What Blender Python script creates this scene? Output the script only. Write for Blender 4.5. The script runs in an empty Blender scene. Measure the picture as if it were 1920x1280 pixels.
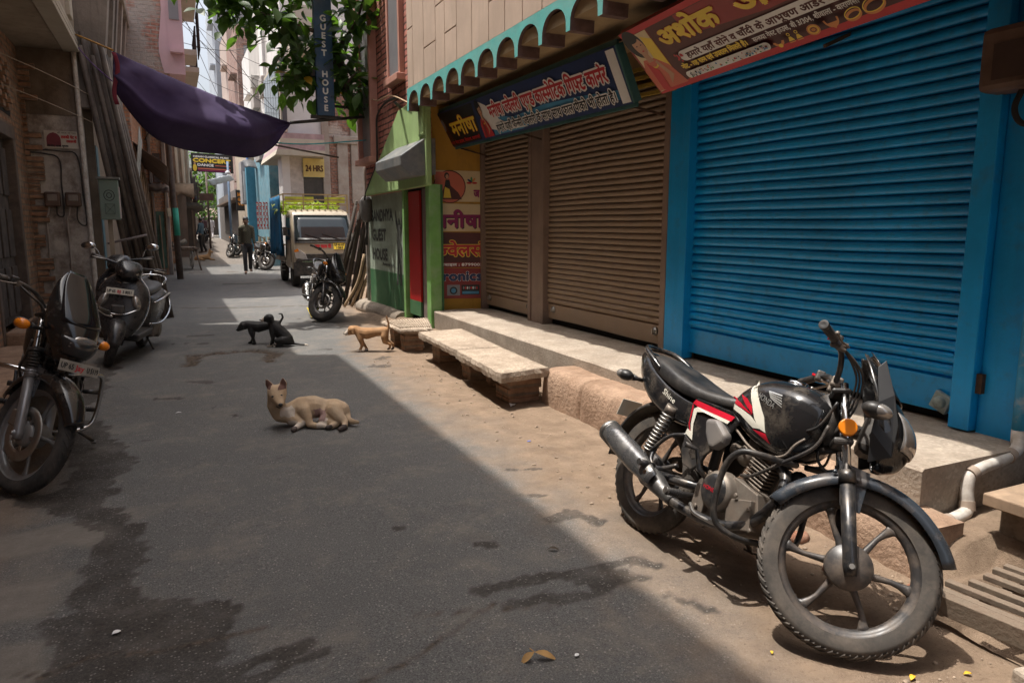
import bpy, bmesh, math, random
from mathutils import Vector, Matrix, noise
random.seed(7)
S = bpy.context.scene
COL = S.collection
R = math.radians
PI = math.pi

# ---------------------------------------------------------------- camera
cam = bpy.data.cameras.new('camera')
cam.sensor_width = 36.0
cam.lens = 36.0 * 1340 / 1920
cam.clip_start = 0.05
cam.clip_end = 2000
camo = bpy.data.objects.new('camera', cam)
COL.objects.link(camo)
camo.location = (0, 0, 1.4)
camo.rotation_euler = (R(90) - math.atan(212 / 1340), 0, R(-25.15))
S.camera = camo

# ---------------------------------------------------------------- sky, sun, exposure
SUN_DIR = Vector((.24, -.12, -1)).normalized()
world = bpy.data.worlds.new('World')
S.world = world
world.use_nodes = True
wn = world.node_tree.nodes
sky = wn.new('ShaderNodeTexSky')
sky.sky_type = 'NISHITA'
sky.sun_disc = False
sky.sun_elevation = math.asin(-SUN_DIR.z)
sky.sun_rotation = math.atan2(-SUN_DIR.x, -SUN_DIR.y)
sky.air_density = 1.0
sky.dust_density = 7.0
sky.ozone_density = 1.0
bg = wn['Background']
hs = wn.new('ShaderNodeHueSaturation'); hs.inputs['Saturation'].default_value = .55; hs.inputs['Value'].default_value = 1.1   # hazy, whitish noon sky
world.node_tree.links.new(sky.outputs[0], hs.inputs['Color']); world.node_tree.links.new(hs.outputs[0], bg.inputs[0])
bg.inputs[1].default_value = 0.138
sun = bpy.data.lights.new('sun', 'SUN')
sun.energy = 3.25
sun.angle = R(0.5)
sun.color = (1.0, .95, .87)
suno = bpy.data.objects.new('sun', sun)
COL.objects.link(suno)
suno.rotation_euler = SUN_DIR.to_track_quat('-Z', 'Y').to_euler()
suno.location = (-4, 4, 30)
S.view_settings.view_transform = 'Standard'
S.view_settings.look = 'None'
S.view_settings.exposure = .86
S.view_settings.gamma = 1.0
S.cycles.max_bounces = 6
S.cycles.diffuse_bounces = 4
S.cycles.glossy_bounces = 3
S.cycles.transmission_bounces = 4
S.cycles.transparent_max_bounces = 6

# ---------------------------------------------------------------- helpers
def V(*a): return Vector(a)

def tag(o, label=None, cat=None, group=None, kind=None):
    if label: o['label'] = label
    if cat: o['category'] = cat
    if group: o['group'] = group
    if kind: o['kind'] = kind
    return o

def thing(name, label, cat, loc=(0, 0, 0), rz=0.0, group=None, mat4=None):
    o = bpy.data.objects.new(name, None)
    o.empty_display_size = .1
    COL.objects.link(o)
    if mat4 is not None: o.matrix_world = mat4
    else:
        o.location = loc
        o.rotation_euler = (0, 0, rz)
    return tag(o, label, cat, group)

def copy_tree(o, parent=None):
    c = o.copy(); COL.objects.link(c)
    if parent is not None: c.parent = parent
    for ch in list(o.children): copy_tree(ch, c)
    return c

def frame(p0, p1, up=(0, 0, 1)):
    z = (Vector(p1) - Vector(p0)).normalized()
    u = Vector(up)
    if abs(z.dot(u)) > .98: u = Vector((1, 0, 0))
    x = u.cross(z).normalized(); y = z.cross(x)
    return x, y, z

def spline(pts, n=6):
    """Catmull-Rom through pts"""
    P = [Vector(p) for p in pts]
    if len(P) < 3: return P
    out = []
    for i in range(len(P) - 1):
        a = P[i - 1] if i else P[0] * 2 - P[1]
        b, c = P[i], P[i + 1]
        d = P[i + 2] if i + 2 < len(P) else P[-1] * 2 - P[-2]
        for k in range(n):
            t = k / n
            out.append(.5 * ((2 * b) + (c - a) * t + (2 * a - 5 * b + 4 * c - d) * t * t + (3 * b - a - 3 * c + d) * t ** 3))
    out.append(P[-1])
    return out

class MB:
    def __init__(s, M=None): s.v = []; s.f = []; s.mi = []; s.sm = []; s.M = M
    def add(s, vs, fs, m=0, sm=False):
        b = len(s.v)
        s.v += [Vector(v) for v in vs]
        for f in fs: s.f.append([i + b for i in f]); s.mi.append(m); s.sm.append(sm)
        return s
    def box(s, c, d, m=0, rz=0, rot=None):
        x, y, z = d[0] / 2, d[1] / 2, d[2] / 2
        q = [V(sx * x, sy * y, sz * z) for sz in (-1, 1) for sy in (-1, 1) for sx in (-1, 1)]
        if rz: q = [Matrix.Rotation(rz, 3, 'Z') @ p for p in q]
        if rot is not None: q = [rot @ p for p in q]
        c = Vector(c)
        return s.add([p + c for p in q], [(0, 2, 3, 1), (4, 5, 7, 6), (0, 1, 5, 4), (2, 6, 7, 3), (0, 4, 6, 2), (1, 3, 7, 5)], m)
    def bx(s, x0, x1, y0, y1, z0, z1, m=0):
        return s.box(((x0 + x1) / 2, (y0 + y1) / 2, (z0 + z1) / 2), (abs(x1 - x0), abs(y1 - y0), abs(z1 - z0)), m)
    def beam(s, p0, p1, w, h, m=0, up=(0, 0, 1)):
        x, y, z = frame(p0, p1, up); p0, p1 = Vector(p0), Vector(p1)
        q = [p + x * (sx * w / 2) + y * (sy * h / 2) for p in (p0, p1) for sx, sy in ((-1, -1), (1, -1), (1, 1), (-1, 1))]
        return s.add(q, [(3, 2, 1, 0), (4, 5, 6, 7), (0, 1, 5, 4), (1, 2, 6, 5), (2, 3, 7, 6), (3, 0, 4, 7)], m)
    def loft(s, rings, m=0, sm=True, closed=True, caps=True, loop=False):
        n = len(rings[0]); b = [p for r in rings for p in r]; fs = []
        k = len(rings)
        for i in range(k if loop else k - 1):
            i2 = (i + 1) % k
            for j in range(n if closed else n - 1):
                j2 = (j + 1) % n
                fs.append((i * n + j, i * n + j2, i2 * n + j2, i2 * n + j))
        s.add(b, fs, m, sm)
        if caps and closed and not loop:
            s.add(rings[0], [tuple(reversed(range(n)))], m, False)
            s.add(rings[-1], [tuple(range(n))], m, False)
        return s
    def tube(s, pts, r, n=8, m=0, caps=True, loop=False, sm=True, flat=1.0):
        P = [Vector(p) for p in pts]; k = len(P)
        rr = r if isinstance(r, (list, tuple)) else [r] * k
        if len(rr) != k:
            rr = [rr[min(int(i / (k - 1) * (len(rr) - 1)), len(rr) - 2)] * (1 - (i / (k - 1) * (len(rr) - 1) - min(int(i / (k - 1) * (len(rr) - 1)), len(rr) - 2))) + rr[min(int(i / (k - 1) * (len(rr) - 1)), len(rr) - 2) + 1] * (i / (k - 1) * (len(rr) - 1) - min(int(i / (k - 1) * (len(rr) - 1)), len(rr) - 2)) for i in range(k)]
        x = None; rings = []
        for i in range(k):
            if loop: t = P[(i + 1) % k] - P[i - 1]
            else: t = P[min(i + 1, k - 1)] - P[max(i - 1, 0)]
            t.normalize()
            if x is None:
                u = V(0, 0, 1) if abs(t.z) < .95 else V(1, 0, 0)
                x = u.cross(t).normalized()
            else:
                x = (x - t * x.dot(t)).normalized()
            y = t.cross(x)
            rings.append([P[i] + x * (rr[i] * math.cos(a)) + y * (flat * rr[i] * math.sin(a)) for a in [2 * PI * j / n for j in range(n)]])
        return s.loft(rings, m, sm, True, caps, loop)
    def cyl(s, p0, p1, r0, r1=None, n=16, m=0, sm=True):
        return s.tube([p0, p1], [r0, r0 if r1 is None else r1], n, m, True, False, sm)
    def lathe(s, prof, o=(0, 0, 0), ax=(0, 0, 1), n=24, m=0, sm=True, a0=0, a1=2 * PI, capends=False):
        o = Vector(o); z = Vector(ax).normalized()
        u = V(0, 0, 1) if abs(z.z) < .95 else V(1, 0, 0)
        x = u.cross(z).normalized(); y = z.cross(x)
        full = abs(a1 - a0 - 2 * PI) < 1e-6
        k = n if full else n + 1
        rings = [[o + z * h + (x * math.cos(a) + y * math.sin(a)) * r for (r, h) in prof] for a in [a0 + (a1 - a0) * i / n for i in range(k)]]
        return s.loft(rings, m, sm, False, False, full)
    def ball(s, c, r, n=12, m=0, rot=None):
        if not isinstance(r, (list, tuple)): r = (r, r, r)
        h = max(n // 2, 4); rings = []
        for i in range(h + 1):
            t = PI * i / h
            ring = [V(r[0] * math.sin(t) * math.cos(a), r[1] * math.sin(t) * math.sin(a), r[2] * math.cos(t)) for a in [2 * PI * j / n for j in range(n)]]
            if rot is not None: ring = [rot @ p for p in ring]
            rings.append([p + Vector(c) for p in reversed(ring)])
        return s.loft(rings, m, True, True, False)
    def prism(s, poly, fn, d, m=0, m2=None, sm=False):
        """poly of 2D points, fn(u,v,w)->3D, d thickness"""
        n = len(poly)
        a = [fn(u, v, 0) for u, v in poly]; b = [fn(u, v, d) for u, v in poly]
        s.add(a, [tuple(reversed(range(n)))], m)
        s.add(b, [tuple(range(n))], m)
        s.add(a + b, [(i, (i + 1) % n, n + (i + 1) % n, n + i) for i in range(n)], m if m2 is None else m2, sm)
        return s
    def poly(s, pts, m=0):
        return s.add(pts, [tuple(range(len(pts)))], m)
    def grid(s, nx, ny, fn, m=0, sm=True):
        vs = [fn(i / nx, j / ny) for j in range(ny + 1) for i in range(nx + 1)]
        fs = [(j * (nx + 1) + i, j * (nx + 1) + i + 1, (j + 1) * (nx + 1) + i + 1, (j + 1) * (nx + 1) + i) for j in range(ny) for i in range(nx)]
        return s.add(vs, fs, m, sm)
    def each(s, name, mats, parent=None, **kw):
        """every loose piece as an object of its own"""
        p = list(range(len(s.v)))
        def find(i):
            while p[i] != i: p[i] = p[p[i]]; i = p[i]
            return i
        for f in s.f:
            for q in f[1:]: p[find(q)] = find(f[0])
        g = {}
        for k, f in enumerate(s.f): g.setdefault(find(f[0]), []).append(k)
        out = []
        for fs in g.values():
            ids = sorted({q for k in fs for q in s.f[k]}); mp = {q: i for i, q in enumerate(ids)}
            m = MB(s.M); m.v = [s.v[q] for q in ids]; m.f = [[mp[q] for q in s.f[k]] for k in fs]; m.mi = [s.mi[k] for k in fs]; m.sm = [s.sm[k] for k in fs]
            out.append(m.build(name, mats, parent, **kw))
        return out
    def xf(s, M):
        s.v = [M @ v for v in s.v]; return s
    def join(s, o, m=None):
        b = len(s.v); s.v += o.v
        for f, mi, sm in zip(o.f, o.mi, o.sm): s.f.append([i + b for i in f]); s.mi.append(mi if m is None else m); s.sm.append(sm)
        return s
    def build(s, name, mats, parent=None, bevel=0, seg=2, sub=0, solid=0, fixn=True, loc=None):
        me = bpy.data.meshes.new(name)
        vs = [s.M @ v for v in s.v] if s.M is not None else s.v
        me.from_pydata([tuple(v) for v in vs], [], s.f)
        if not isinstance(mats, (list, tuple)): mats = [mats]
        for m in mats: me.materials.append(m)
        me.polygons.foreach_set('material_index', s.mi)
        me.polygons.foreach_set('use_smooth', s.sm)
        if fixn:
            bm = bmesh.new(); bm.from_mesh(me)
            bmesh.ops.remove_doubles(bm, verts=bm.verts, dist=1e-5)
            bmesh.ops.recalc_face_normals(bm, faces=bm.faces)
            bm.to_mesh(me); bm.free()
        me.update()
        o = bpy.data.objects.new(name, me); COL.objects.link(o)
        if parent is not None: o.parent = parent
        if loc is not None: o.location = loc
        if solid:
            md = o.modifiers.new('solid', 'SOLIDIFY'); md.thickness = solid; md.offset = 0
        if bevel:
            md = o.modifiers.new('bevel', 'BEVEL'); md.width = bevel; md.segments = seg; md.limit_method = 'ANGLE'; md.angle_limit = R(40)
        if sub:
            md = o.modifiers.new('sub', 'SUBSURF'); md.levels = sub; md.render_levels = sub
        return o

def skin_mesh(name, joints, edges, mats, parent=None, sub=2, root=0, matfn=None, post=None, rs=1.0, vox=.0065, it=7):
    """one continuous body: joints (pos, r or (rx, ry)) swept along the edges, fused by a voxel remesh and baked"""
    mb = MB()
    def rad(r):
        r = r if isinstance(r, tuple) else (r, r)
        return Vector((r[0] * rs, r[1] * rs, (r[0] + r[1]) * .5 * rs))
    for a, b in edges:
        pa, pb = Vector(joints[a][0]), Vector(joints[b][0]); ra, rb = rad(joints[a][1]), rad(joints[b][1])
        n = max(2, int((pb - pa).length / (min(min(ra), min(rb)) * .33)) + 1); n = min(n, 16)
        for k in range(n + 1):
            t = k / n; r = ra.lerp(rb, t); mb.ball(pa.lerp(pb, t), (r.x, r.y, r.z), 12)
    o = mb.build(name, [], None, fixn=False)
    md = o.modifiers.new('r', 'REMESH'); md.mode = 'VOXEL'; md.voxel_size = vox; md.use_smooth_shade = True
    sm = o.modifiers.new('s', 'SMOOTH'); sm.factor = .5; sm.iterations = it
    dg = bpy.context.evaluated_depsgraph_get(); dg.update()
    old = o.data; nm = bpy.data.meshes.new_from_object(o.evaluated_get(dg))
    o.modifiers.clear(); o.data = nm; nm.name = name; bpy.data.meshes.remove(old)
    nm.materials.clear()
    if not isinstance(mats, (list, tuple)): mats = [mats]
    for m in mats: nm.materials.append(m)
    if post:
        for v in nm.vertices: v.co = post(v.co.copy())
    for p in nm.polygons:
        p.use_smooth = True
        p.material_index = matfn(p.center) if matfn else 0
    nm.update()
    if parent is not None: o.parent = parent
    return o

# ---------------------------------------------------------------- procedural materials
MATS = {}
def mat(name, col, rough=.7, metal=0.0, var=.25, scale=5.0, dust=None, dusta=.5, dscale=3.0, bump=0.0, bscale=40.0, coat=0.0, streak=0.0, spec=.5, dthr=.5, trans=0.0, speck=0.0, sscale=70):
    """base colour broken by noise; dust=(r,g,b) patches of grime with their own outline; streak = vertical wear"""
    if name in MATS: return MATS[name]
    m = bpy.data.materials.new(name); m.use_nodes = True
    nt = m.node_tree; N = nt.nodes; L = nt.links; b = N['Principled BSDF']
    tc = N.new('ShaderNodeTexCoord')
    def nz(sc, det=6, src=None, rough_=.6):
        n = N.new('ShaderNodeTexNoise'); n.inputs['Scale'].default_value = sc; n.inputs['Detail'].default_value = det; n.inputs['Roughness'].default_value = rough_
        L.new(src or tc.outputs['Object'], n.inputs['Vector']); return n
    def ramp(fac, a, c):
        r = N.new('ShaderNodeMapRange'); r.inputs[1].default_value = a; r.inputs[2].default_value = c
        L.new(fac, r.inputs[0]); return r.outputs[0]
    def mix(fac, a, c, blend='MIX'):
        x = N.new('ShaderNodeMix'); x.data_type = 'RGBA'; x.blend_type = blend
        for sock, val in ((0, fac), (6, a), (7, c)):
            if hasattr(val, 'links'): L.new(val, x.inputs[sock])
            else: x.inputs[sock].default_value = val if sock == 0 else (*val, 1)
        return x.outputs[2]
    n1 = nz(scale)
    lo = tuple(c * (1 - var) for c in col); hi = tuple(min(c * (1 + var), 1) for c in col)
    c = mix(ramp(n1.outputs[0], .3, .7), lo, hi)
    if streak:
        mp = N.new('ShaderNodeMapping'); mp.inputs['Scale'].default_value = (9, 9, .7); L.new(tc.outputs['Object'], mp.inputs[0])
        ns = nz(1.0, 5, mp.outputs[0])
        c = mix(ramp(ns.outputs[0], .52, .75), c, tuple(x * (1 - streak) for x in col))
    if speck:
        vo = N.new('ShaderNodeTexVoronoi'); vo.inputs['Scale'].default_value = sscale; L.new(tc.outputs['Object'], vo.inputs['Vector'])
        sp_ = N.new('ShaderNodeSeparateColor'); L.new(vo.outputs['Color'], sp_.inputs[0])
        c = mix(ramp(sp_.outputs[0], .55, .95), c, tuple(min(1, x * (1 + speck)) for x in col)); c = mix(ramp(sp_.outputs[1], .6, 1.0), c, tuple(x * (1 - speck * .8) for x in col))
    rr = None
    if dust:
        nd = nz(dscale, 9, None, .7)
        f = ramp(nd.outputs[0], dthr - .08, dthr + .15)
        mm = N.new('ShaderNodeMath'); mm.operation = 'MULTIPLY'; mm.inputs[1].default_value = dusta; L.new(f, mm.inputs[0])
        c = mix(mm.outputs[0], c, dust)
        rr = N.new('ShaderNodeMapRange'); rr.inputs[3].default_value = rough; rr.inputs[4].default_value = max(rough, .75); L.new(mm.outputs[0], rr.inputs[0])
    if hasattr(c, 'links'): L.new(c, b.inputs['Base Color'])
    if rr: L.new(rr.outputs[0], b.inputs['Roughness'])
    else: b.inputs['Roughness'].default_value = rough
    b.inputs['Metallic'].default_value = metal
    b.inputs['Specular IOR Level'].default_value = spec
    if coat: b.inputs['Coat Weight'].default_value = coat
    if trans: b.inputs['Transmission Weight'].default_value = trans
    if bump:
        nb = nz(bscale, 8)
        bp = N.new('ShaderNodeBump'); bp.inputs['Strength'].default_value = 1.0; bp.inputs['Distance'].default_value = bump
        L.new(nb.outputs[0], bp.inputs['Height']); L.new(bp.outputs[0], b.inputs['Normal'])
    MATS[name] = m
    return m

def brickmat(name, c1, c2, mortar, scale=1.0, bw=.23, bh=.075, rough=.9, dust=None, dusta=.5, bump=.01, axis='Y', msize=.012, dthr=.5, dscale=1.3):
    """bricks; axis = horizontal wall direction in object space"""
    if name in MATS: return MATS[name]
    m = bpy.data.materials.new(name); m.use_nodes = True
    nt = m.node_tree; N = nt.nodes; L = nt.links; b = N['Principled BSDF']
    tc = N.new('ShaderNodeTexCoord'); sp = N.new('ShaderNodeSeparateXYZ'); cb = N.new('ShaderNodeCombineXYZ')
    L.new(tc.outputs['Object'], sp.inputs[0])
    L.new(sp.outputs[0 if axis == 'X' else 1], cb.inputs[0]); L.new(sp.outputs[2], cb.inputs[1])
    # wobble
    nw = N.new('ShaderNodeTexNoise'); nw.inputs['Scale'].default_value = 3; L.new(tc.outputs['Object'], nw.inputs['Vector'])
    vm = N.new('ShaderNodeVectorMath'); vm.operation = 'MULTIPLY_ADD'; vm.inputs[1].default_value = (.03, .03, 0)
    L.new(nw.outputs['Color'], vm.inputs[0]); L.new(cb.outputs[0], vm.inputs[2])
    br = N.new('ShaderNodeTexBrick'); L.new(vm.outputs[0], br.inputs['Vector'])
    br.inputs['Color1'].default_value = (*c1, 1); br.inputs['Color2'].default_value = (*c2, 1); br.inputs['Mortar'].default_value = (*mortar, 1)
    br.inputs['Scale'].default_value = 1; br.inputs['Brick Width'].default_value = bw; br.inputs['Row Height'].default_value = bh
    br.inputs['Mortar Size'].default_value = msize; br.inputs['Mortar Smooth'].default_value = .2
    n1 = N.new('ShaderNodeTexNoise'); n1.inputs['Scale'].default_value = 14; n1.inputs['Detail'].default_value = 8; L.new(tc.outputs['Object'], n1.inputs['Vector'])
    mr = N.new('ShaderNodeMapRange'); mr.inputs[1].default_value = .3; mr.inputs[2].default_value = .7; mr.inputs[3].default_value = .65; mr.inputs[4].default_value = 1.3; L.new(n1.outputs[0], mr.inputs[0])
    mx = N.new('ShaderNodeMix'); mx.data_type = 'RGBA'; mx.blend_type = 'MULTIPLY'; mx.inputs[0].default_value = 1
    L.new(br.outputs[0], mx.inputs[6]); L.new(mr.outputs[0], mx.inputs[7])
    c = mx.outputs[2]
    if dust:
        nd = N.new('ShaderNodeTexNoise'); nd.inputs['Scale'].default_value = dscale; nd.inputs['Detail'].default_value = 10; nd.inputs['Roughness'].default_value = .7; L.new(tc.outputs['Object'], nd.inputs['Vector'])
        md = N.new('ShaderNodeMapRange'); md.inputs[1].default_value = dthr; md.inputs[2].default_value = dthr + .08; md.inputs[4].default_value = dusta; L.new(nd.outputs[0], md.inputs[0])
        mz = N.new('ShaderNodeMix'); mz.data_type = 'RGBA'; L.new(md.outputs[0], mz.inputs[0]); L.new(c, mz.inputs[6]); mz.inputs[7].default_value = (*dust, 1); c = mz.outputs[2]
    L.new(c, b.inputs['Base Color']); b.inputs['Roughness'].default_value = rough
    bp = N.new('ShaderNodeBump'); bp.inputs['Distance'].default_value = bump; bp.inputs['Strength'].default_value = 1
    ad = N.new('ShaderNodeMath'); ad.operation = 'MULTIPLY_ADD'; ad.inputs[1].default_value = -1.0; L.new(br.outputs['Fac'], ad.inputs[0]); L.new(n1.outputs[0], ad.inputs[2])
    L.new(ad.outputs[0], bp.inputs['Height']); L.new(bp.outputs[0], b.inputs['Normal'])
    MATS[name] = m
    return m

# ---------------------------------------------------------------- lettering
HALF = {}
def _glyph_mesh(txt, bold=0.0):
    cu = bpy.data.curves.new('t', 'FONT'); cu.body = txt; cu.size = 1.0; cu.resolution_u = 3
    ob = bpy.data.objects.new('t', cu); COL.objects.link(ob)
    dg = bpy.context.evaluated_depsgraph_get(); dg.update()
    me = bpy.data.meshes.new_from_object(ob.evaluated_get(dg))
    vs = [Vector(v.co) for v in me.vertices]; fs = [list(p.vertices) for p in me.polygons]
    bpy.data.objects.remove(ob); bpy.data.curves.remove(cu); bpy.data.meshes.remove(me)
    return vs, fs
_W = {}
def _adv(txt):
    """advance width measured against a closing bar"""
    if txt not in _W:
        a, _ = _glyph_mesh(txt + '|'); b, _ = _glyph_mesh('|')
        _W[txt] = max(v.x for v in a) - max(v.x for v in b)
    return _W[txt]
MATRA = 'ा ि ी ु ू ृ े ै ो ौ ं ँ ः ॅ ॉ ्'.split()
def text_geo(txt):
    """lays a line out at size 1: i-signs before their consonant, half letters cut from whole ones, reph as a hook"""
    toks = []; run = ''
    i = 0
    cl = []
    while i < len(txt):                       # clusters
        c = txt[i]; k = i + 1
        while k < len(txt) and (txt[k] in MATRA or (txt[k - 1] == '्')): k += 1
        cl.append(txt[i:k]); i = k
    for c in cl:
        reph = False
        if c.startswith('र्') and len(c) > 2: reph = True; c = c[2:]
        pre = ''
        while len(c) > 2 and c[1] == '्':
            if c[2] == 'र': break
            pre += c[0]; c = c[2:]
        rak = '्र' in c
        if rak: c = c.replace('्र', '', 1)
        ik = 'ि' in c
        if ik: c = 'ि' + c.replace('ि', '', 1)
        if pre or reph or rak:
            if run: toks.append(('s', run)); run = ''
            if ik and pre: toks.append(('s', 'ि')); c = c[1:]
            for p in pre: toks.append(('h', p))
            toks.append(('r' if reph else ('k' if rak else 's'), c))
        else: run += c
    if run: toks.append(('s', run))
    V_, F_ = [], []; x = 0
    for t, s_ in toks:
        vs, fs = _glyph_mesh(s_)
        w = _adv(s_)
        if t == 'h':
            cut = w * (.74 if s_ not in 'कफ' else .8)
            bm = bmesh.new(); bv = [bm.verts.new(v) for v in vs]
            for f in fs:
                try: bm.faces.new([bv[q] for q in f])
                except ValueError: pass
            bmesh.ops.bisect_plane(bm, geom=bm.verts[:] + bm.edges[:] + bm.faces[:], plane_co=(cut, 0, 0), plane_no=(1, 0, 0), clear_outer=True)
            bm.verts.index_update(); vs = [v.co.copy() for v in bm.verts]; fs = [[v.index for v in f.verts] for f in bm.faces]; bm.free()
            w = cut
        b = len(V_); V_ += [V(v.x + x, v.y, 0) for v in vs]; F_ += [[q + b for q in f] for f in fs]
        if t in 'rk':
            if t == 'r': pts = [(w - .20 + .16 * math.sin(a), .60 + .16 * (1 - math.cos(a)) * .62) for a in [PI * q / 8 for q in range(9)]]
            else: pts = [(w * .35, .2), (w * .2, .03)]
            for q in range(len(pts) - 1):
                (ax, ay), (bx_, by) = pts[q], pts[q + 1]
                l = math.hypot(bx_ - ax, by - ay) or 1; nx, ny = -(by - ay) / l * .03, (bx_ - ax) / l * .03
                b = len(V_); V_ += [V(ax + x + nx, ay + ny, 0), V(ax + x - nx, ay - ny, 0), V(bx_ + x - nx, by - ny, 0), V(bx_ + x + nx, by + ny, 0)]
                F_.append([b, b + 1, b + 2, b + 3])
        x += w
    return V_, F_, x

def lettering(mb, txt, fn, u0, v0, size, w0=.002, m=0, bold=0.0, outline=0.0, mo=1, width=None, shear=0.0, center=False):
    """writes txt into mb; fn(u,v,w) maps the board plane; bold / outline by shifted copies, each on its own layer"""
    vs, fs, wd = text_geo(txt)
    sx = size if width is None else width / max(wd, .01)
    if center: u0 -= wd * sx / 2
    def put(du, dv, w, mi):
        mb.add([fn(u0 + v.x * sx + v.y * size * shear + du, v0 + v.y * size + dv, w) for v in vs], fs, mi)
    k = 0
    if outline:
        for a in range(8):
            put(outline * math.cos(a * PI / 4), outline * math.sin(a * PI / 4), w0 + .00012 * k, mo); k += 1
    if bold:
        for du, dv in ((bold, 0), (-bold, 0), (0, bold), (0, -bold)):
            put(du, dv, w0 + .00012 * k, m); k += 1
    put(0, 0, w0 + .00012 * k, m)
    return sx * wd
# ================================================================ GROUND
def ssm(a, b, x):
    t = min(max((x - a) / (b - a), 0), 1); return t * t * (3 - 2 * t)
def fbm(x, y, s, oct=5):
    return noise.fractal(Vector((x * s, y * s, 1.7)), 1.0, 2.0, oct)
def rise(y): return min(max(0, (y - 28) * .0135), 1.2)
WET = [([(-.93, 4.47), (-.67, 4.18), (-.41, 3.9), (-.3, 3.61), (-.31, 3.26), (-.34, 3.03)], .09),
       ([(-.34, 3.03), (-.19, 2.75), (-.05, 2.65), (-.02, 2.5), (-.21, 2.41), (-.35, 2.38)], .13),
       ([(-.39, 2.76), (-.31, 2.47), (-.13, 2.28), (.05, 2.15)], .13), ([(.02, 2.27), (.16, 2.31), (.35, 2.33)], .035),
       ([(.05, 2.2), (.2, 2.22), (.36, 2.27)], .03),
       ([(.99, 2.42), (1.23, 2.41), (1.49, 2.39), (1.69, 2.38), (1.77, 2.29)], .035), ([(1.06, 2.26), (1.25, 2.24), (1.41, 2.2), (1.5, 2.3), (1.62, 2.23)], .04),
       ([(1.4, 2.36), (1.6, 2.3)], .05), ([(1.59, 2.89), (1.72, 2.92), (1.76, 2.78)], .045), ([(1.58, 3.27), (1.69, 3.2)], .022), ([(1.70, 3.67), (1.86, 3.6)], .028),
       ([(1.64, 2.07), (1.72, 1.92)], .03), ([(-.73, 5.81), (-.47, 4.68), (-.54, 4.24)], .16), ([(-.75, 6.6), (-.7, 8.9)], .12),
       ([(.09, 7.11), (.2, 7.05)], .05), ([(.33, 5.67), (.38, 5.6)], .03), ([(.12, 10.17), (.35, 10.2)], .06), ([(1.09, 5.45), (1.14, 5.4)], .025),
       ([(1.81, 7.17), (1.9, 7.1)], .08), ([(1.45, 8.42), (1.55, 8.4)], .05), ([(1.16, 2.8), (1.2, 2.78)], .03), ([(.86, 3.13), (.88, 3.12)], .02), ([(1.95, 7.55), (2.05, 7.6)], .05),
       ([(-.1, 9.6), (.3, 9.5)], .05), ([(-.2, 6.5), (-.05, 6.45)], .04), ([(1.2, 19.5), (1.9, 19.6)], .12)]
PALE = [([(-1.2, 3.6), (-.62, 3.7), (-.48, 3.66)], .16), ([(-.9, 3.1), (-.66, 3.1)], .2), ([(-.9, 2.5), (-.62, 2.6)], .2), ([(-.18, 2.58), (-.05, 2.6)], .035), ([(-.55, 2.1), (-.9, 1.8)], .25)]
HOLE = [([(.07, 8.0), (.13, 8.6), (.44, 8.68), (.79, 8.68), (.97, 8.4), (.84, 7.9)], .075)]
CRACK = [([(-.59, 2.57), (-.46, 2.5), (-.31, 2.57), (-.13, 2.49), (.2, 2.5)], .008), ([(-.29, 14.15), (.3, 13.8), (.74, 13.66), (1.64, 13.54), (2.36, 13.3)], .05),
         ([(.7, 2.35), (1.2, 2.2)], .006), ([(.2, 2.0), (.6, 2.08), (1.0, 2.3)], .006), ([(.3, 25.2), (1.3, 24.9), (2.2, 25.4)], .07)]
def dist_pl(x, y, pl):
    d = 1e9
    for i in range(len(pl) - 1):
        ax, ay = pl[i]; bx, by = pl[i + 1]; dx, dy = bx - ax, by - ay
        t = min(max(((x - ax) * dx + (y - ay) * dy) / (dx * dx + dy * dy), 0), 1)
        d = min(d, math.hypot(x - ax - t * dx, y - ay - t * dy))
    return d
def strokes(x, y, ST, edge=.04):
    b = 0
    for pl, r in ST:
        if min(p[0] for p in pl) - r - .3 < x < max(p[0] for p in pl) + r + .3 and min(p[1] for p in pl) - r - .3 < y < max(p[1] for p in pl) + r + .3:
            n = fbm(x, y, 11, 7) * min(.065, r * .95) + fbm(x, y, 3, 3) * min(.06, r * .5)
            b = max(b, 1 - ssm(r - edge * .5, r + edge * .5, dist_pl(x, y, pl) + n))
    return b
def dirt_edge(y):
    P = [(-5, 1.75), (1.44, 1.52), (1.88, 1.64), (2.44, 1.72), (3, 1.75), (3.9, 1.76), (4.7, 1.76), (5.7, 1.78), (7.1, 1.85), (8.7, 1.95), (10, 2.25), (14, 2.8), (20, 4.2), (40, 4.5), (900, 5)]
    for (a, xa), (b, xb) in zip(P, P[1:]):
        if a <= y <= b: return xa + (xb - xa) * (y - a) / (b - a)
    return 2
def ground_z(x, y):
    z = rise(y)
    if y < 30:
        s = ssm(.25, .6, x - dirt_edge(y))
        z += fbm(x, y, 1.3, 3) * .006 + s * (fbm(x, y, 4, 5) * .016 - .012)
        if x > 2.62 and y < 12: z += .13 * (ssm(2.66, 2.95, x) if y > 1.72 else ssm(3.0, 3.12, x)) * (1 - ssm(11.2, 12, y))
        if y < 1.75: z -= .16 * ssm(2.44, 2.5, x) * (1 - ssm(2.98, 3.06, x)) * ssm(1.66, 1.58, y)
        if x < -.7: z += fbm(x, y, 3, 4) * .012 * ssm(.7, 1.1, -x)
        z -= strokes(x, y, HOLE) * (.02 + .012 * fbm(x, y, 14, 4)) if y < 10 else 0
    return z
def axis(parts):
    out = []
    for a, b, st in parts:
        n = max(1, round((b - a) / st)); out += [a + (b - a) * i / n for i in range(n)]
    return out + [parts[-1][1]]
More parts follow.
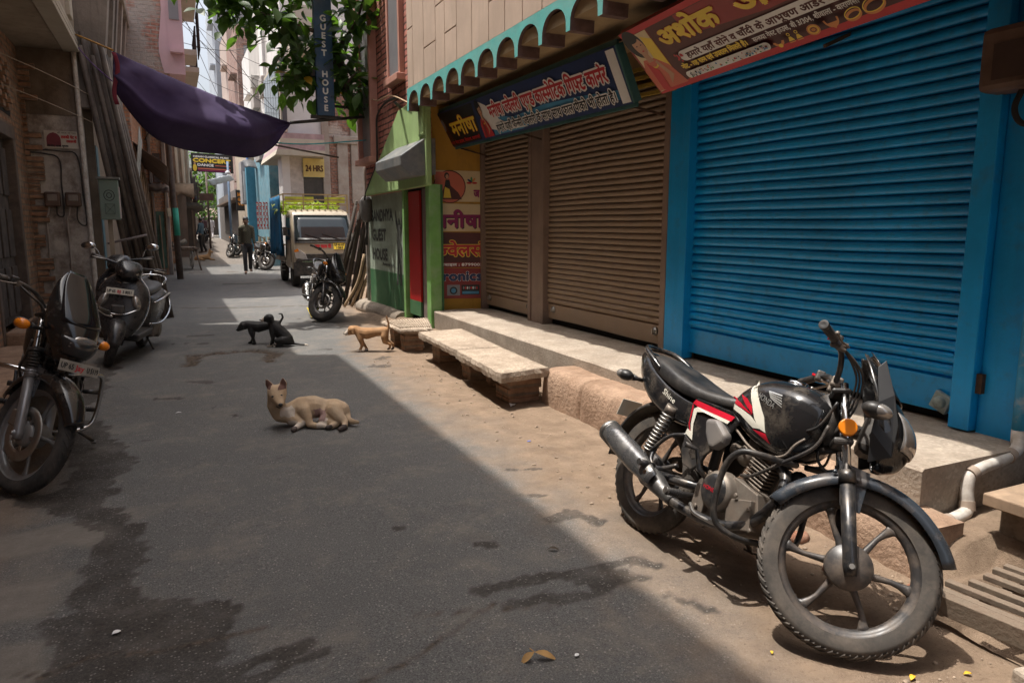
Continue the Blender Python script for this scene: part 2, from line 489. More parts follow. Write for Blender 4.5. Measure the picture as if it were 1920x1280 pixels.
GX = axis([(-500, -60, 220), (-60, -12, 16), (-12, -3, 3), (-3, -1.2, .15), (-1.2, 3.2, .035), (3.2, 5, .2), (5, 12, 3), (12, 60, 16), (60, 500, 220)])
GY = axis([(-300, -30, 135), (-30, -4, 5), (-4, 1.0, .4), (1.0, 4.2, .025), (4.2, 9, .045), (9, 16, .12), (16, 30, .35), (30, 60, 3), (60, 120, 10), (120, 900, 260)])
gv = [(x, y, ground_z(x, y)) for y in GY for x in GX]
nx = len(GX)
gf = [(j * nx + i, j * nx + i + 1, (j + 1) * nx + i + 1, (j + 1) * nx + i) for j in range(len(GY) - 1) for i in range(nx - 1)]
gm = bpy.data.meshes.new('road'); gm.from_pydata(gv, [], gf)
for nm, fn in (('wet', lambda x, y: strokes(x, y, WET)), ('pale', lambda x, y: strokes(x, y, PALE, .12)), ('hole', lambda x, y: max(strokes(x, y, HOLE), strokes(x, y, CRACK, .015) * .9)),
               ('soil', lambda x, y: max(.62 * ssm(-.32, .05, x - dirt_edge(y) + fbm(x, y, 7, 7) * .14) + .38 * ssm(-.1, .40, x - dirt_edge(y) + fbm(x, y, 6, 7) * .20 + fbm(x, y, 1.1, 3) * .1), ssm(.62, 1.1, -x + fbm(x, y, 3, 6) * .2 - max(0, y - 12) * .045) * .75))):
    at = gm.attributes.new(nm, 'FLOAT', 'POINT')
    at.data.foreach_set('value', [fn(x, y) if y < 30 else (.3 if nm == 'soil' else 0) for x, y, z in gv])
gm.polygons.foreach_set('use_smooth', [True] * len(gf))
road = bpy.data.objects.new('road', gm); COL.objects.link(road); road['kind'] = 'structure'

def road_material():
    m = bpy.data.materials.new('worn asphalt'); m.use_nodes = True
    nt = m.node_tree; N = nt.nodes; L = nt.links; b = N['Principled BSDF']
    tc = N.new('ShaderNodeTexCoord')
    def nz(s, d=8, r=.65):
        n = N.new('ShaderNodeTexNoise'); n.inputs['Scale'].default_value = s; n.inputs['Detail'].default_value = d; n.inputs['Roughness'].default_value = r
        L.new(tc.outputs['Object'], n.inputs['Vector']); return n.outputs[0]
    def rng(f, a, c, d=0, e=1):
        r = N.new('ShaderNodeMapRange'); r.inputs[1].default_value = a; r.inputs[2].default_value = c; r.inputs[3].default_value = d; r.inputs[4].default_value = e; L.new(f, r.inputs[0]); return r.outputs[0]
    def mix(f, a, c, bl='MIX'):
        x = N.new('ShaderNodeMix'); x.data_type = 'RGBA'; x.blend_type = bl
        for k, v in ((0, f), (6, a), (7, c)):
            if hasattr(v, 'links'): L.new(v, x.inputs[k])
            else: x.inputs[k].default_value = v if k == 0 else (*v, 1)
        return x.outputs[2]
    def att(n):
        a = N.new('ShaderNodeAttribute'); a.attribute_name = n; return a.outputs['Fac']
    def mul(a, c):
        x = N.new('ShaderNodeMath'); x.operation = 'MULTIPLY'
        for k, v in ((0, a), (1, c)):
            if hasattr(v, 'links'): L.new(v, x.inputs[k])
            else: x.inputs[k].default_value = v
        return x.outputs[0]
    c = mix(rng(nz(.9), .3, .7), (.122, .122, .121), (.165, .162, .157))
    c = mix(rng(nz(170, 5, .8), .47, .60), c, (.062, .060, .057)); c = mix(rng(nz(120, 5, .8), .56, .64), c, (.26, .25, .235))                     # aggregate
    vo = N.new('ShaderNodeTexVoronoi'); vo.inputs['Scale'].default_value = 95; L.new(tc.outputs['Object'], vo.inputs['Vector'])
    sc = N.new('ShaderNodeSeparateColor'); L.new(vo.outputs['Color'], sc.inputs[0]); chip = mul(rng(vo.outputs['Distance'], .42, .30), rng(sc.outputs[0], .80, .84))
    c = mix(mul(chip, rng(nz(12), .42, .6, .1, .8)), c, (.34, .32, .29))   # pale chips
    c = mix(mul(rng(nz(2.4, 10, .75), .50, .68), .5), c, (.25, .215, .18)); c = mix(mul(rng(nz(1.1, 12, .8), .56, .62), .35), c, (.10, .092, .085))   # dust film
    vs = N.new('ShaderNodeTexVoronoi'); vs.inputs['Scale'].default_value = 1.7; L.new(tc.outputs['Object'], vs.inputs['Vector'])
    c = mix(mul(rng(nz(7, 9, .7), .66, .72), .55), c, (.09, .075, .065))     # small spots
    wp = N.new('ShaderNodeVectorMath'); wp.operation = 'MULTIPLY_ADD'; nw = N.new('ShaderNodeTexNoise'); nw.inputs['Scale'].default_value = 4; nw.inputs['Detail'].default_value = 6; L.new(tc.outputs['Object'], nw.inputs['Vector'])
    L.new(nw.outputs['Color'], wp.inputs[0]); wp.inputs[1].default_value = (.35, .35, 0); L.new(tc.outputs['Object'], wp.inputs[2])
    ve = N.new('ShaderNodeTexVoronoi'); ve.feature = 'DISTANCE_TO_EDGE'; ve.inputs['Scale'].default_value = 1.1; L.new(wp.outputs[0], ve.inputs['Vector'])
    c = mix(mul(mul(rng(ve.outputs['Distance'], .011, .003), rng(nz(1.3, 4), .60, .66)), .55), c, (.05, .044, .04))
    soil = mix(rng(nz(6, 10, .7), .3, .7), (.155, .108, .074), (.28, .203, .142))
    soil = mix(rng(nz(70, 6), .55, .75), soil, (.12, .075, .05))
    c = mix(att('soil'), c, soil)
    c = mix(mul(att('pale'), .75), c, mix(rng(nz(9, 9, .75), .35, .65), (.17, .15, .13), (.24, .215, .185)))
    def addm(a, k, o):
        x = N.new('ShaderNodeMath'); x.operation = 'MULTIPLY_ADD'; L.new(a, x.inputs[0]); x.inputs[1].default_value = k; x.inputs[2].default_value = o; return x.outputs[0]
    def add2(a, b_):
        x = N.new('ShaderNodeMath'); x.operation = 'ADD'; L.new(a, x.inputs[0]); L.new(b_, x.inputs[1]); return x.outputs[0]
    wf = rng(add2(att('wet'), add2(addm(nz(16, 10, .75), 1.0, -.5), addm(nz(120, 4), .5, -.25))),   .26, .74)
    c = mix(mul(wf, rng(nz(5, 6), .3, .6, .45, .9)), c, mix(mul(chip, .75), mix(rng(nz(60, 6, .8), .4, .6), (.03, .026, .023), (.062, .053, .046)), (.2, .19, .175)))
    c = mix(att('hole'), c, mix(rng(nz(30), .4, .6), (.035, .026, .02), (.12, .09, .065)))
    L.new(c, b.inputs['Base Color'])
    b.inputs['Roughness'].default_value = .9; b.inputs['Specular IOR Level'].default_value = .25
    bp = N.new('ShaderNodeBump'); bp.inputs['Distance'].default_value = .006
    ad = N.new('ShaderNodeMath'); ad.operation = 'ADD'; L.new(nz(180, 5), ad.inputs[0]); L.new(nz(25, 8), ad.inputs[1])
    L.new(ad.outputs[0], bp.inputs['Height']); L.new(bp.outputs[0], b.inputs['Normal'])
    return m
gm.materials.append(road_material())

# ================================================================ MATERIALS
CONC = mat('rough concrete', (.36, .30, .24), .95, var=.25, scale=4, dust=(.20, .15, .11), dusta=.6, dscale=2.5, bump=.006, bscale=60, speck=.2)
CONCF = mat('stained concrete', (.30, .25, .20), .95, var=.3, scale=3, dust=(.13, .10, .075), dusta=.7, dscale=3, bump=.006, bscale=70, streak=.4, speck=.25)
KERBM = mat('brown cement', (.33, .22, .15), .95, var=.25, scale=6, dust=(.20, .12, .075), dusta=.8, dscale=4, bump=.012, bscale=35, speck=.12, sscale=50)
BLUE = mat('blue paint', (.003, .31, .70), .42, var=.15, scale=3, dust=(.07, .10, .12), dusta=.5, dscale=6, dthr=.6, bump=.002, bscale=30, streak=.15)
BLUEP = mat('blue slat paint', (.003, .31, .70), .36, var=.16, scale=2, streak=.12, dust=(.06, .12, .16), dusta=.55, dscale=14, dthr=.60, bump=.0015, bscale=30)
BROWN = mat('brown slat paint', (.31, .225, .16), .55, var=.2, scale=4, dust=(.24, .17, .11), dusta=.6, dscale=4, dthr=.45, bump=.0015, bscale=30)
BROWNF = mat('brown post paint', (.23, .16, .125), .6, var=.2, scale=4, dust=(.26, .19, .14), dusta=.5, dscale=5, bump=.002)
BEIGE = mat('beige cladding', (.55, .42, .33), .8, var=.12, scale=2, dust=(.40, .30, .23), dusta=.4, dscale=1.5, bump=.002, streak=.12)
TEAL = mat('turquoise paint', (.12, .46, .43), .7, var=.12, scale=5, dust=(.25, .4, .36), dusta=.4, dscale=6, bump=.003)
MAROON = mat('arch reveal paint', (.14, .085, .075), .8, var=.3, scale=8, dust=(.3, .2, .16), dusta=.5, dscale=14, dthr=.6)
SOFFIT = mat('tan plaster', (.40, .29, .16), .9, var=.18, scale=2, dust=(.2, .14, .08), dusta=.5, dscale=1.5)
YELLOW = mat('ochre wall paint', (.50, .27, .035), .8, var=.2, scale=4, dust=(.22, .12, .03), dusta=.5, dscale=4, streak=.3)
LGREEN = mat('pale green paint', (.33, .48, .19), .8, var=.12, scale=3, dust=(.28, .36, .18), dusta=.5, dscale=2.5, bump=.003, streak=.15)
PGREEN = mat('mint wall paint', (.35, .42, .33), .85, var=.12, scale=3, dust=(.20, .23, .17), dusta=.65, dscale=2.5, bump=.003, streak=.25)
DGREEN = mat('green paint', (.04, .15, .055), .7, var=.2, scale=4, dust=(.10, .15, .08), dusta=.55, dscale=4, bump=.002, streak=.2)
REDD = mat('red door paint', (.38, .004, .004), .5, var=.12, scale=3)
BRICKR = brickmat('red glazed brick', (.44, .15, .115), (.54, .22, .165), (.10, .045, .035), bw=.56, bh=.082, msize=.013, dust=(.5, .24, .18), dusta=.6, bump=.012, dthr=.53, dscale=5)
PINKF = mat('pink frame paint', (.50, .25, .19), .7, var=.12, scale=4)
GREYW = mat('grey pane', (.22, .215, .23), .35, var=.15, scale=2)
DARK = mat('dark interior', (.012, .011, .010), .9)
BLACKP = mat('black lettering', (.02, .02, .02), .7)
WHITEP = mat('white lettering', (.8, .79, .76), .7, var=.05)
STEEL = mat('bare steel', (.42, .41, .39), .38, metal=1, var=.2, scale=20, dust=(.2, .16, .12), dusta=.5, dscale=20)
PVC = mat('white pipe', (.62, .58, .53), .5, var=.1, scale=8, dust=(.30, .22, .16), dusta=.7, dscale=12, dthr=.52)
PVCB = mat('blue painted pipe', (.03, .25, .46), .5, var=.15, scale=8, dust=(.5, .45, .4), dusta=.8, dscale=10, dthr=.62)

# ================================================================ RIGHT SIDE: shop building
XS, XF = 3.68, 2.80
shop = thing('shop_building', 'beige clad shop building with roller shutters and a turquoise scalloped fascia', 'building', (0, 0, 0))
w = MB()
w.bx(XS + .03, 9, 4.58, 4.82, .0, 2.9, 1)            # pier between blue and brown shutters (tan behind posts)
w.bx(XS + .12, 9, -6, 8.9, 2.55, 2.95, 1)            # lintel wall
w.bx(XS + .35, 9, -6, 8.9, 0, 2.55, 2)
w.bx(XS + .02, 9, -6, 1.2, 0, 2.95, 1)
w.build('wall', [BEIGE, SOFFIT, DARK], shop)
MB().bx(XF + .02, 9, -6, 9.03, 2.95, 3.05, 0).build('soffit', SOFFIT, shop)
# cladding with cut grooves
cl = MB(); random.seed(3)
y = -6.0
while y < 9.0:
    wd = random.choice((.3, .36, .42)); y1 = min(y + wd, 9.05)
    z = 3.125 - random.choice((0, .35, .7))
    while z < 9.2:
        h = 1.05
        z0, z1 = max(z, 3.125), min(z + h, 9.2)
        if z1 - z0 > .05: cl.bx(XF, XF + .06, y + .006, y1 - .006, z0 + .006, z1 - .006, 0)
        z += h
    y = y1
cl.build('cladding', BEIGE, shop, bevel=.003, seg=1)
MB().bx(XF + .045, 9, -6, 9.04, 3.125, 9.3).build('upper_wall', MAROON, shop)
# scalloped fascia: row of arches cut in one slab
def fascia():
    mb = MB(); P = .452; zt, zb, zc = 3.125, 2.86, 3.03
    poly = [(9.05, zt), (9.05, zb)]
    ya = 9.02
    k = 0
    while ya > -5.5:
        y0, y1 = ya - .03, ya - P + .03
        if k == 0: poly[-1] = (9.05, zb)
        poly.append((y0, zb))
        c = (y0 + y1) / 2; rr = (y0 - y1) / 2
        for a in range(1, 14):
            t = PI * a / 14
            poly.append((c + rr * math.cos(t), zb + .03 + (zt - .055 - zb - .03) * math.sin(t) ** .8))
        poly.append((y1, zb)); ya -= P; k += 1
    poly.append((ya, zb)); poly.append((ya, zt))
    n = len(poly)
    X0, X1 = XF - .012, XF + .2
    # front / back as strips between the arch outline and the top edge
    for X in (X0, X1):
        for i in range(1, n - 2):
            (a, za), (b2, zb2) = poly[i], poly[i + 1]
            if abs(a - b2) > 1e-6: mb.add([(X, a, za), (X, b2, zb2), (X, b2, zt), (X, a, zt)], [(0, 1, 2, 3)], 0)
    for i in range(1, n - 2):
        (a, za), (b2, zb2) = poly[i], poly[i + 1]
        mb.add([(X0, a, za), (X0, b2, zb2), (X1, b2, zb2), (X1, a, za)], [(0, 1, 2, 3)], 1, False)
    mb.add([(X0, 9.05, zt), (X0, 9.05, zb), (X1, 9.05, zb), (X1, 9.05, zt)], [(0, 1, 2, 3)], 0)
    return mb
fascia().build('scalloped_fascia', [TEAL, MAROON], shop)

def shutter(y0, y1, z0, z1, m, pitch, name='roller_shutter', plate=.2, dents=0):
    mb = MB(); prof = []
    z = z0 + plate
    prof += [(0.0, z0), (0.0, z0 + plate - .012), (.012, z0 + plate - .006)]
    while z < z1:
        for t, x in ((0, .024), (.05, .024), (.09, .000), (.24, -.009), (.5, -.015), (.78, -.014), (.93, -.004), (.97, .004)):
            prof.append((x, z + t * pitch))
        z += pitch
    prof.append((.014, z))
    nY = 40
    rings = []
    for i in range(nY + 1):
        yy = y0 + (y1 - y0) * i / nY
        rings.append([V(XS + .05 + px + .006 * math.sin(zz * 2.1 + yy * 2.3) + .005 * noise.noise(V(yy * 2, zz * 9, 0)) + .012 * max(0, noise.noise(V(yy * 1.6, zz * 1.6, 4)) - .3), yy, zz + .003 * math.sin(yy * 3 + zz) + .0035 * noise.noise(V(yy * 1.3, zz * 6, 8))) for px, zz in prof])
    mb.loft(rings, 0, True, False, False)
    o = mb.build(name, m, shop, fixn=False)
    md = o.modifiers.new('edge', 'EDGE_SPLIT'); md.split_angle = R(50)
    return o
def lock(par, y, z, s=.035, m=None):
    mb = MB()
    mb.lathe([(0, -.03), (s * .45, -.03), (s * .55, -.022), (s * .6, -.016), (s, -.014), (s * 1.05, 0), (s, .01)], (XS + .05, y, z), (-1, 0, 0), 16)
    mb.lathe([(0, -.0), (s, .0)], (XS + .05, y, z), (-1, 0, 0), 16)
    for v in range(len(mb.v)): mb.v[v].x = 2 * (XS + .05) - mb.v[v].x if mb.v[v].x > XS + .05 else mb.v[v].x
    mb.box((XS + .02, y, z), (.02, s * .25, s * 1.2))
    return mb.build('lock', m or STEEL, par)
sh = shutter(2.31, 4.58, .41, 2.72, BLUEP, .065, plate=.2)
LOCKB = mat('pale worn lock', (.32, .38, .36), .6, var=.3, scale=20)
mb = MB(); mb.box((XS + .035, 2.43, .47), (.03, .10, .10), rot=Matrix.Rotation(R(22), 3, 'X')); mb.lathe([(0, .03), (.02, .03), (.032, .025), (.036, .0)], (XS + .025, 2.43, .47), (-1, 0, 0), 16); mb.build('lock', LOCKB, sh, bevel=.006)
s1 = shutter(4.88, 7.0, .415, 2.62, BROWN, .055, plate=.17); lock(s1, 6.86, .52); lock(s1, 5.02, .52)
s2 = shutter(7.33, 8.74, .40, 2.62, BROWN, .055, plate=.15); lock(s2, 7.47, .5); lock(s2, 8.62, .5)
# near-black strip painted in for the shade in the gap below the shutters
MB().bx(XS + .11, XS + .15, 2.2, 8.75, .3, .6).build('painted_gap_shade', DARK, shop)
# posts
p = MB()
p.bx(XS - .03, XS + .08, 4.56, 4.64, .36, 2.9); p.bx(XS - .015, XS + .09, 4.64, 4.82, .36, 2.9)
p.bx(XS - .055, XS + .02, 2.22, 2.33, .37, 2.9)
p.each('door_post', BLUE, shop, bevel=.006)
p = MB()
p.bx(XS - .02, XS + .08, 4.82, 4.89, .36, 2.6)
p.bx(XS - .03, XS + .1, 6.98, 7.05, .345, 2.6); p.bx(XS - .01, XS + .09, 7.05, 7.30, .34, 2.6); p.bx(XS - .03, XS + .1, 7.30, 7.36, .345, 2.6)
p.bx(XS - .02, XS + .08, 8.73, 8.78, .34, 2.6)
p.each('door_post', BROWNF, shop, bevel=.006)
MB().bx(XS + .0, XS + .5, 1.3, 2.22, .2, 2.95).build('blue_pier', BLUE, shop, bevel=.01)
mb = MB(); mb.box((XS - .0, 2.215, .62), (.06, .05, .1)); mb.build('hinge', mat('rusty iron', (.10, .06, .04), .8, metal=.5, var=.4, scale=20), shop)
# ochre return wall with posters
YW0, YW1 = V(XS, 8.79, 0), V(3.08, 8.98, 0)
mb = MB(); d = (YW1 - YW0); nrm = V(-d.y, d.x, 0).normalized() * -1
if nrm.y > 0: nrm = -nrm
def yw(u, v, wv): return YW0 + d * u + nrm * wv + V(0, 0, v)
mb.prism([(0, .2), (1, .2), (1, 2.95), (0, 2.95)], yw, -.1)
mb.build('ochre_wall', YELLOW, shop)

# concrete platform before the shutters
pl = MB()
def plinth_x(y): return 2.90 + (y - 1.95) * .0145
n = 30; rings = []
for i in range(n + 1):
    yy = 1.95 + (8.85 - 1.95) * i / n
    x0 = plinth_x(yy) + .006 * noise.noise(V(yy * 3, 0, 0)); zt = .36 - .0025 * (yy - 2) + .004 * noise.noise(V(yy * 2, 5, 0))
    rings.append([V(x0 + .012, yy, -.1), V(x0, yy, .1), V(x0 - .004, yy, zt - .012), V(x0 + .010, yy, zt), V(XS + .34, yy, zt), V(XS + .34, yy, -.1)])
rings[0] = [p_ + V(0, .02 * (p_.z < .05), 0) for p_ in rings[0]]
pl.loft(rings, 0, False)
plat = pl.build('platform', [CONC], None); tag(plat, 'long raised concrete platform running under the roller shutters', 'platform')

# rounded kerb wall over the drain
kb = MB(); rings = []; n = 170
for i in range(n + 1):
    yy = 1.78 + (5.06 - 1.78) * i / n
    zt = .275 - .09 * ssm(2.6, 1.8, yy) + .012 * noise.noise(V(yy * 2.5, 0, 3)) + .006 * noise.noise(V(yy * 11, 3, 0)) - (.025 if i in (49, 50, 102, 103, 140) else 0); x0 = 2.665 + .015 * noise.noise(V(yy * 1.7, 2, 0)) + .006 * noise.noise(V(yy * 13, 2, 0)) + (.02 if i in (49, 50, 102, 103, 140) else 0)
    rings.append([V(x0 - .02, yy, -.1), V(x0 - .012, yy, zt * .35), V(x0, yy, zt - .075), V(x0 + .02, yy, zt - .03), V(x0 + .06, yy, zt - .006), V(x0 + .11, yy, zt), V(plinth_x(yy) + .05, yy, zt - .005), V(plinth_x(yy) + .05, yy, -.1)])
kb.loft(rings, 0, True)
ko = kb.build('kerb_wall', KERBM, None); tag(ko, 'low rounded brown cement kerb wall along the foot of the platform', 'kerb')
md = ko.modifiers.new('e', 'EDGE_SPLIT'); md.split_angle = R(60)

# bench slabs on brick supports
SLAB = mat('slab concrete', (.40, .32, .245), .95, var=.2, scale=6, dust=(.22, .165, .12), dusta=.7, dscale=5, bump=.012, bscale=50, speck=.3)
SUPP = brickmat('support brick', (.26, .15, .09), (.32, .19, .12), (.2, .15, .11), bw=.2, bh=.07, dust=(.3, .22, .16), dusta=.6, bump=.015)
def slab(name, label, corners, z, th, sups, m=SLAB, grooves=False):
    t = thing(name, label, 'bench', (0, 0, 0), 0, 'concrete bench slabs over the drain')
    mb = MB(); c = [V(*p, 0) for p in corners]; nu, nv = 26, 10
    def P(u, v):
        q = (c[0] * (1 - u) + c[1] * u) * (1 - v) + (c[3] * (1 - u) + c[2] * u) * v
        e = min(u, 1 - u, 1) ; f = min(v, 1 - v)
        q = q + V(noise.noise(V(u * 9, v * 9, z)) * .016 * (f < .01), noise.noise(V(u * 9, v * 9, 5)) * .012 * (e < .01), 0)
        return q
    top = [[P(i / nu, j / nv) for i in range(nu + 1)] for j in range(nv + 1)]
    mb.grid(nu, nv, lambda u, v: P(u, v) + V(0, 0, z + .003 * noise.noise(V(u * 7, v * 7, 1)) - .008 * (min(u, 1 - u, v, 1 - v) < .01)), 0, True)
    mb.grid(nu, nv, lambda u, v: P(u, v) + V(0, 0, z - th + .008 * noise.noise(V(u * 14, v * 14, 2))), 0, True)
    per = [(i / nu, 0) for i in range(nu)] + [(1, j / nv) for j in range(nv)] + [(1 - i / nu, 1) for i in range(nu)] + [(0, 1 - j / nv) for j in range(nv)]
    L_ = []
    for lev, dz, ins in ((0, -.008, 0), (1, -th * .5, -.012), (2, -th, 0)):
        ring = []
        cen = (c[0] + c[1] + c[2] + c[3]) / 4
        for u, v in per:
            q = P(u, v); dr = (q - cen).normalized()
            if lev == 1: q = q + dr * (.010 + .018 * noise.noise(V(u * 23, v * 23, 9)))
            zz = z + dz + (.003 * noise.noise(V(u * 7, v * 7, 1)) if lev == 0 else (.008 * noise.noise(V(u * 14, v * 14, 2)) if lev == 2 else 0))
            ring.append(q + V(0, 0, zz))
        L_.append(ring)
    mb.loft(L_, 0, False, True, False)
    if grooves:
        for k in range(16):
            v = .06 + .88 * k / 15
            a, b_ = P(.10, v), P(.9, v); mb.beam(a + V(0, 0, z + .006), b_ + V(0, 0, z + .006), .012, .012)
    mb.build('slab', m, t)
    for (x0, x1, y0, y1) in sups:
        q = MB(); zz = -.05
        while zz < z - th - .005:
            h = min(.075, z - th - zz); jx, jy = random.uniform(-.012, .012), random.uniform(-.012, .012)
            q.bx(x0 + jx, x1 + jx, y0 + jy, y1 + jy, zz, zz + h); zz += .075
        q.build('brick_support', SUPP, t, bevel=.008)
    return t
random.seed(5)
slab('slab_bench', 'broken edged concrete bench slab beside the tan puppy, lying next to the ribbed doorstep', [(2.34, 7.36), (2.30, 6.12), (2.74, 6.08), (2.86, 7.42)], .30, .075, [(2.46, 2.72, 7.05, 7.28), (2.42, 2.7, 6.1, 6.32)])
slab('slab_bench', 'thick concrete bench slab ending against the brown kerb wall', [(2.29, 6.10), (2.22, 4.93), (2.67, 5.0), (2.74, 6.06)], .30, .085, [(2.40, 2.68, 5.15, 5.42), (2.5, 2.66, 5.75, 5.85)])
slab('doorstep', 'ribbed slab step on bricks in front of the red door', [(2.27, 8.66), (2.27, 7.80), (2.62, 7.74), (2.9, 8.72)], .27, .05, [(2.34, 2.56, 7.86, 8.05), (2.36, 2.6, 8.4, 8.58)], SLAB, True)['category'] = 'step'

# ================================================================ guest house
gh = thing('guest_house', 'red brick guest house with mint green ground floor walls and a red door', 'building')
XG = 3.05
mb = MB(); mb.bx(2.98, 8, 8.98, 12.05, 1.93, 10).build('brick_wall', BRICKR, gh)
g = MB(); g.bx(XG, 7, 10.06, 12.25, .72, 1.93); g.build('mint_wall', PGREEN, gh)
MB().bx(XG - .004, 7, 10.06, 12.25, -.1, .72).build('green_dado', DGREEN, gh)
MB().bx(XG + .4, 7, 8.9, 10.06, -.1, 2.6).build('porch_wall', DGREEN, gh)
# green flare above the door
mb = MB(); mb.prism([(12.0, 1.93), (9.95, 3.0), (8.95, 3.06), (8.75, 2.9), (8.75, 1.93)], lambda u, v, w_: V(2.925 + w_, u, v), .075, 0)
mb.prism([(9.0, 2.55), (8.78, 2.95), (8.78, 2.55)], lambda u, v, w_: V(2.90 + w_, u, v), .03, 0)
mb.build('green_flare', LGREEN, gh, bevel=.02)
# door frame, door
fr = MB(); fr.bx(XG - .09, XG + .06, 8.76, 8.92, .0, 1.95); fr.bx(XG - .06, XG + .05, 9.98, 10.07, .0, 1.95); fr.each('door_frame', mat('green frame paint', (.16, .36, .09), .7, var=.2, scale=4, dust=(.3, .4, .25), dusta=.5, dscale=6), gh, bevel=.006)
MB().bx(XG - .055, XG + .1, 8.79, 8.83, .25, 1.95).build('post_face', DGREEN, gh)
MB().bx(XG + .0, XG + .05, 9.32, 9.95, .2, 1.94).build('door_surround', DARK, gh)
dr = MB().bx(XG - .03, XG + .0, 9.36, 9.86, .40, 1.90).build('door', REDD, gh, bevel=.004)
MB().bx(XG - .034, XG - .002, 9.362, 9.858, .2, .40).build('kick_panel', DGREEN, dr)
mb = MB()
for zz in (.55, .8, 1.1, 1.4, 1.7):
    for yy in (9.39, 9.83): mb.ball((XG - .03, yy, zz), .006, 6)
mb.each('rivet', STEEL, dr)
MB().bx(XG - .01, XG + .03, 9.15, 9.3, .2, 1.92).build('inner_post', mat('grey brown post', (.18, .14, .13), .7), gh)
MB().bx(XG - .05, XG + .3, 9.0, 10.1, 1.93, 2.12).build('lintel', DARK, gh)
# sheet metal hood over the door
hood = MB(); prof = [(.02, .0), (-.30, -.03), (-.44, .10), (-.44, .22), (-.14, .43), (.02, .45)]
hood.loft([[V(XG + x, yy, 2.07 + z) for x, z in prof] for yy in (8.80, 10.02)], 0, False)
hood.build('door_hood', [mat('grey sheet metal', (.15, .16, .165), .5, metal=.3, var=.2, scale=5, dust=(.38, .34, .28), dusta=.5, dscale=4)], gh, bevel=.01)
# windows on the brick
def gh_win(y0, y1, z0, z1, out=.10):
    f = MB()
    f.bx(2.98 - out, 3.0, y0 - .07, y0, z0, z1); f.bx(2.98 - out, 3.0, y1, y1 + .07, z0, z1); f.bx(2.98 - out - .05, 3.0, y0 - .10, y1 + .10, z0 - .09, z0)
    f.bx(2.98 - out, 3.0, y0 - .07, y1 + .07, z1, z1 + .08)
    fo = f.build('window', PINKF, gh, bevel=.008)
    MB().bx(2.93, 2.975, y0, y1, z0, z1).build('pane', GREYW, fo)
gh_win(11.28, 12.0, 2.5, 8.8, .12); gh_win(9.83, 10.32, 3.47, 8.8, .07)
# painted words and dancer
wr = MB()
def gw(u, v, w_): return V(XG - .004 - w_, u, v)
def gwm(u, v, w_): return V(XG - .004 - w_, -u, v)
for txt, yy, zz, wid in (('SANDHYA', 12.05, 1.52, 1.30), ('GUEST', 12.02, 1.21, .86), ('HOUSE', 12.02, .90, .92)):
    lettering(wr, txt, gwm, -yy, zz, .25, .002, 0, bold=.012, width=wid)
lettering(wr, 'Rooms Avl.', gwm, -11.4, .82, .055, .002, 0, bold=.006, width=.7)
dn = [(.0, .0), (.05, .3), (.10, .62), (.06, .72), (.10, .86), (.02, 1.02), (.0, 1.2), (.04, 1.22), (.10, 1.05), (.14, .98), (.18, 1.0), (.17, 1.07), (.21, 1.09), (.25, 1.05), (.24, .98), (.28, .94), (.33, 1.1), (.36, 1.22), (.39, 1.2), (.36, 1.0), (.30, .84), (.28, .7), (.32, .6), (.30, .3), (.28, .0), (.2, .0), (.18, .35), (.14, .35), (.1, .0)]
for i in range(1): wr.add([gwm(-10.62 + x, .55 + y_ * .92, .003) for x, y_ in dn], [tuple(range(len(dn)))], 0)
wr.build('painted_lettering', mat('faded black paint', (.035, .037, .033), .85, var=.4, scale=9, dust=(.22, .25, .19), dusta=.5, dscale=14, dthr=.55), gh)
# pipe up the corner and cement roll at the foot
MB().tube(spline([(XG - .03, 12.28, 0), (XG - .03, 12.28, 1.5), (XG - .03, 12.28, 2.6)], 4), .03, 10).build('corner_pipe', mat('old pipe', (.30, .27, .24), .6, var=.3, scale=10, dust=(.2, .14, .1), dusta=.6), gh)
MB().tube([(2.98, 10.1, .06), (2.95, 11.2, .07), (2.93, 12.4, .05), (3.1, 12.6, .05)], .13, 10).build('footing', CONCF, gh)

# ================================================================ things fixed to the right side
mb = MB(); pts = spline([(3.62, 1.98, 2.9), (3.62, 1.98, .6), (3.62, 1.97, .40), (3.58, 1.965, .34), (3.45, 1.955, .32), (3.30, 1.945, .31), (3.215, 1.94, .285), (3.19, 1.93, .22), (3.185, 1.92, .17), (3.165, 1.91, .135), (3.12, 1.905, .125), (2.95, 1.88, .125), (2.7, 1.86, .11)], 6)
pt = thing('drain_pipe', 'bent white plastic drain pipe turning down at the platform corner, painted blue above', 'pipe')
k = next(i for i, q in enumerate(pts) if q.z < .52)
MB().tube(pts[:k + 1], .029, 14).build('blue_length', PVCB, pt)
MB().tube(pts[k:], .029, 14).build('white_length', PVC, pt)
cp_ = MB()
for q in (k + 12, k + 26, k + 40, len(pts) - 9):
    if q + 1 < len(pts): cp_.cyl(pts[q], pts[q] + (pts[q + 1] - pts[q]).normalized() * .04, .034, n=14)
cp_.each('collar', mat('pipe collar', (.36, .28, .22), .7), pt)
# meter box
mx = thing('meter_box', 'rusty brown electric meter box fixed to the blue pier', 'meter box')
MB().bx(3.50, 3.68, 1.95, 2.27, 2.03, 2.32).build('case', mat('brown metal case', (.075, .04, .025), .45, var=.3, scale=5, dust=(.18, .12, .09), dusta=.5, dscale=5), mx, bevel=.03)
MB().bx(3.495, 3.502, 2.0, 2.2, 2.08, 2.24).build('cover_plate', mat('meter glass', (.06, .04, .035), .2), mx)
MB().tube(spline([(3.58, 2.1, 2.04), (3.58, 2.13, 1.95), (3.6, 2.10, 1.88), (3.62, 2.0, 1.87)], 6), .014, 8).build('cable', DARK, mx)
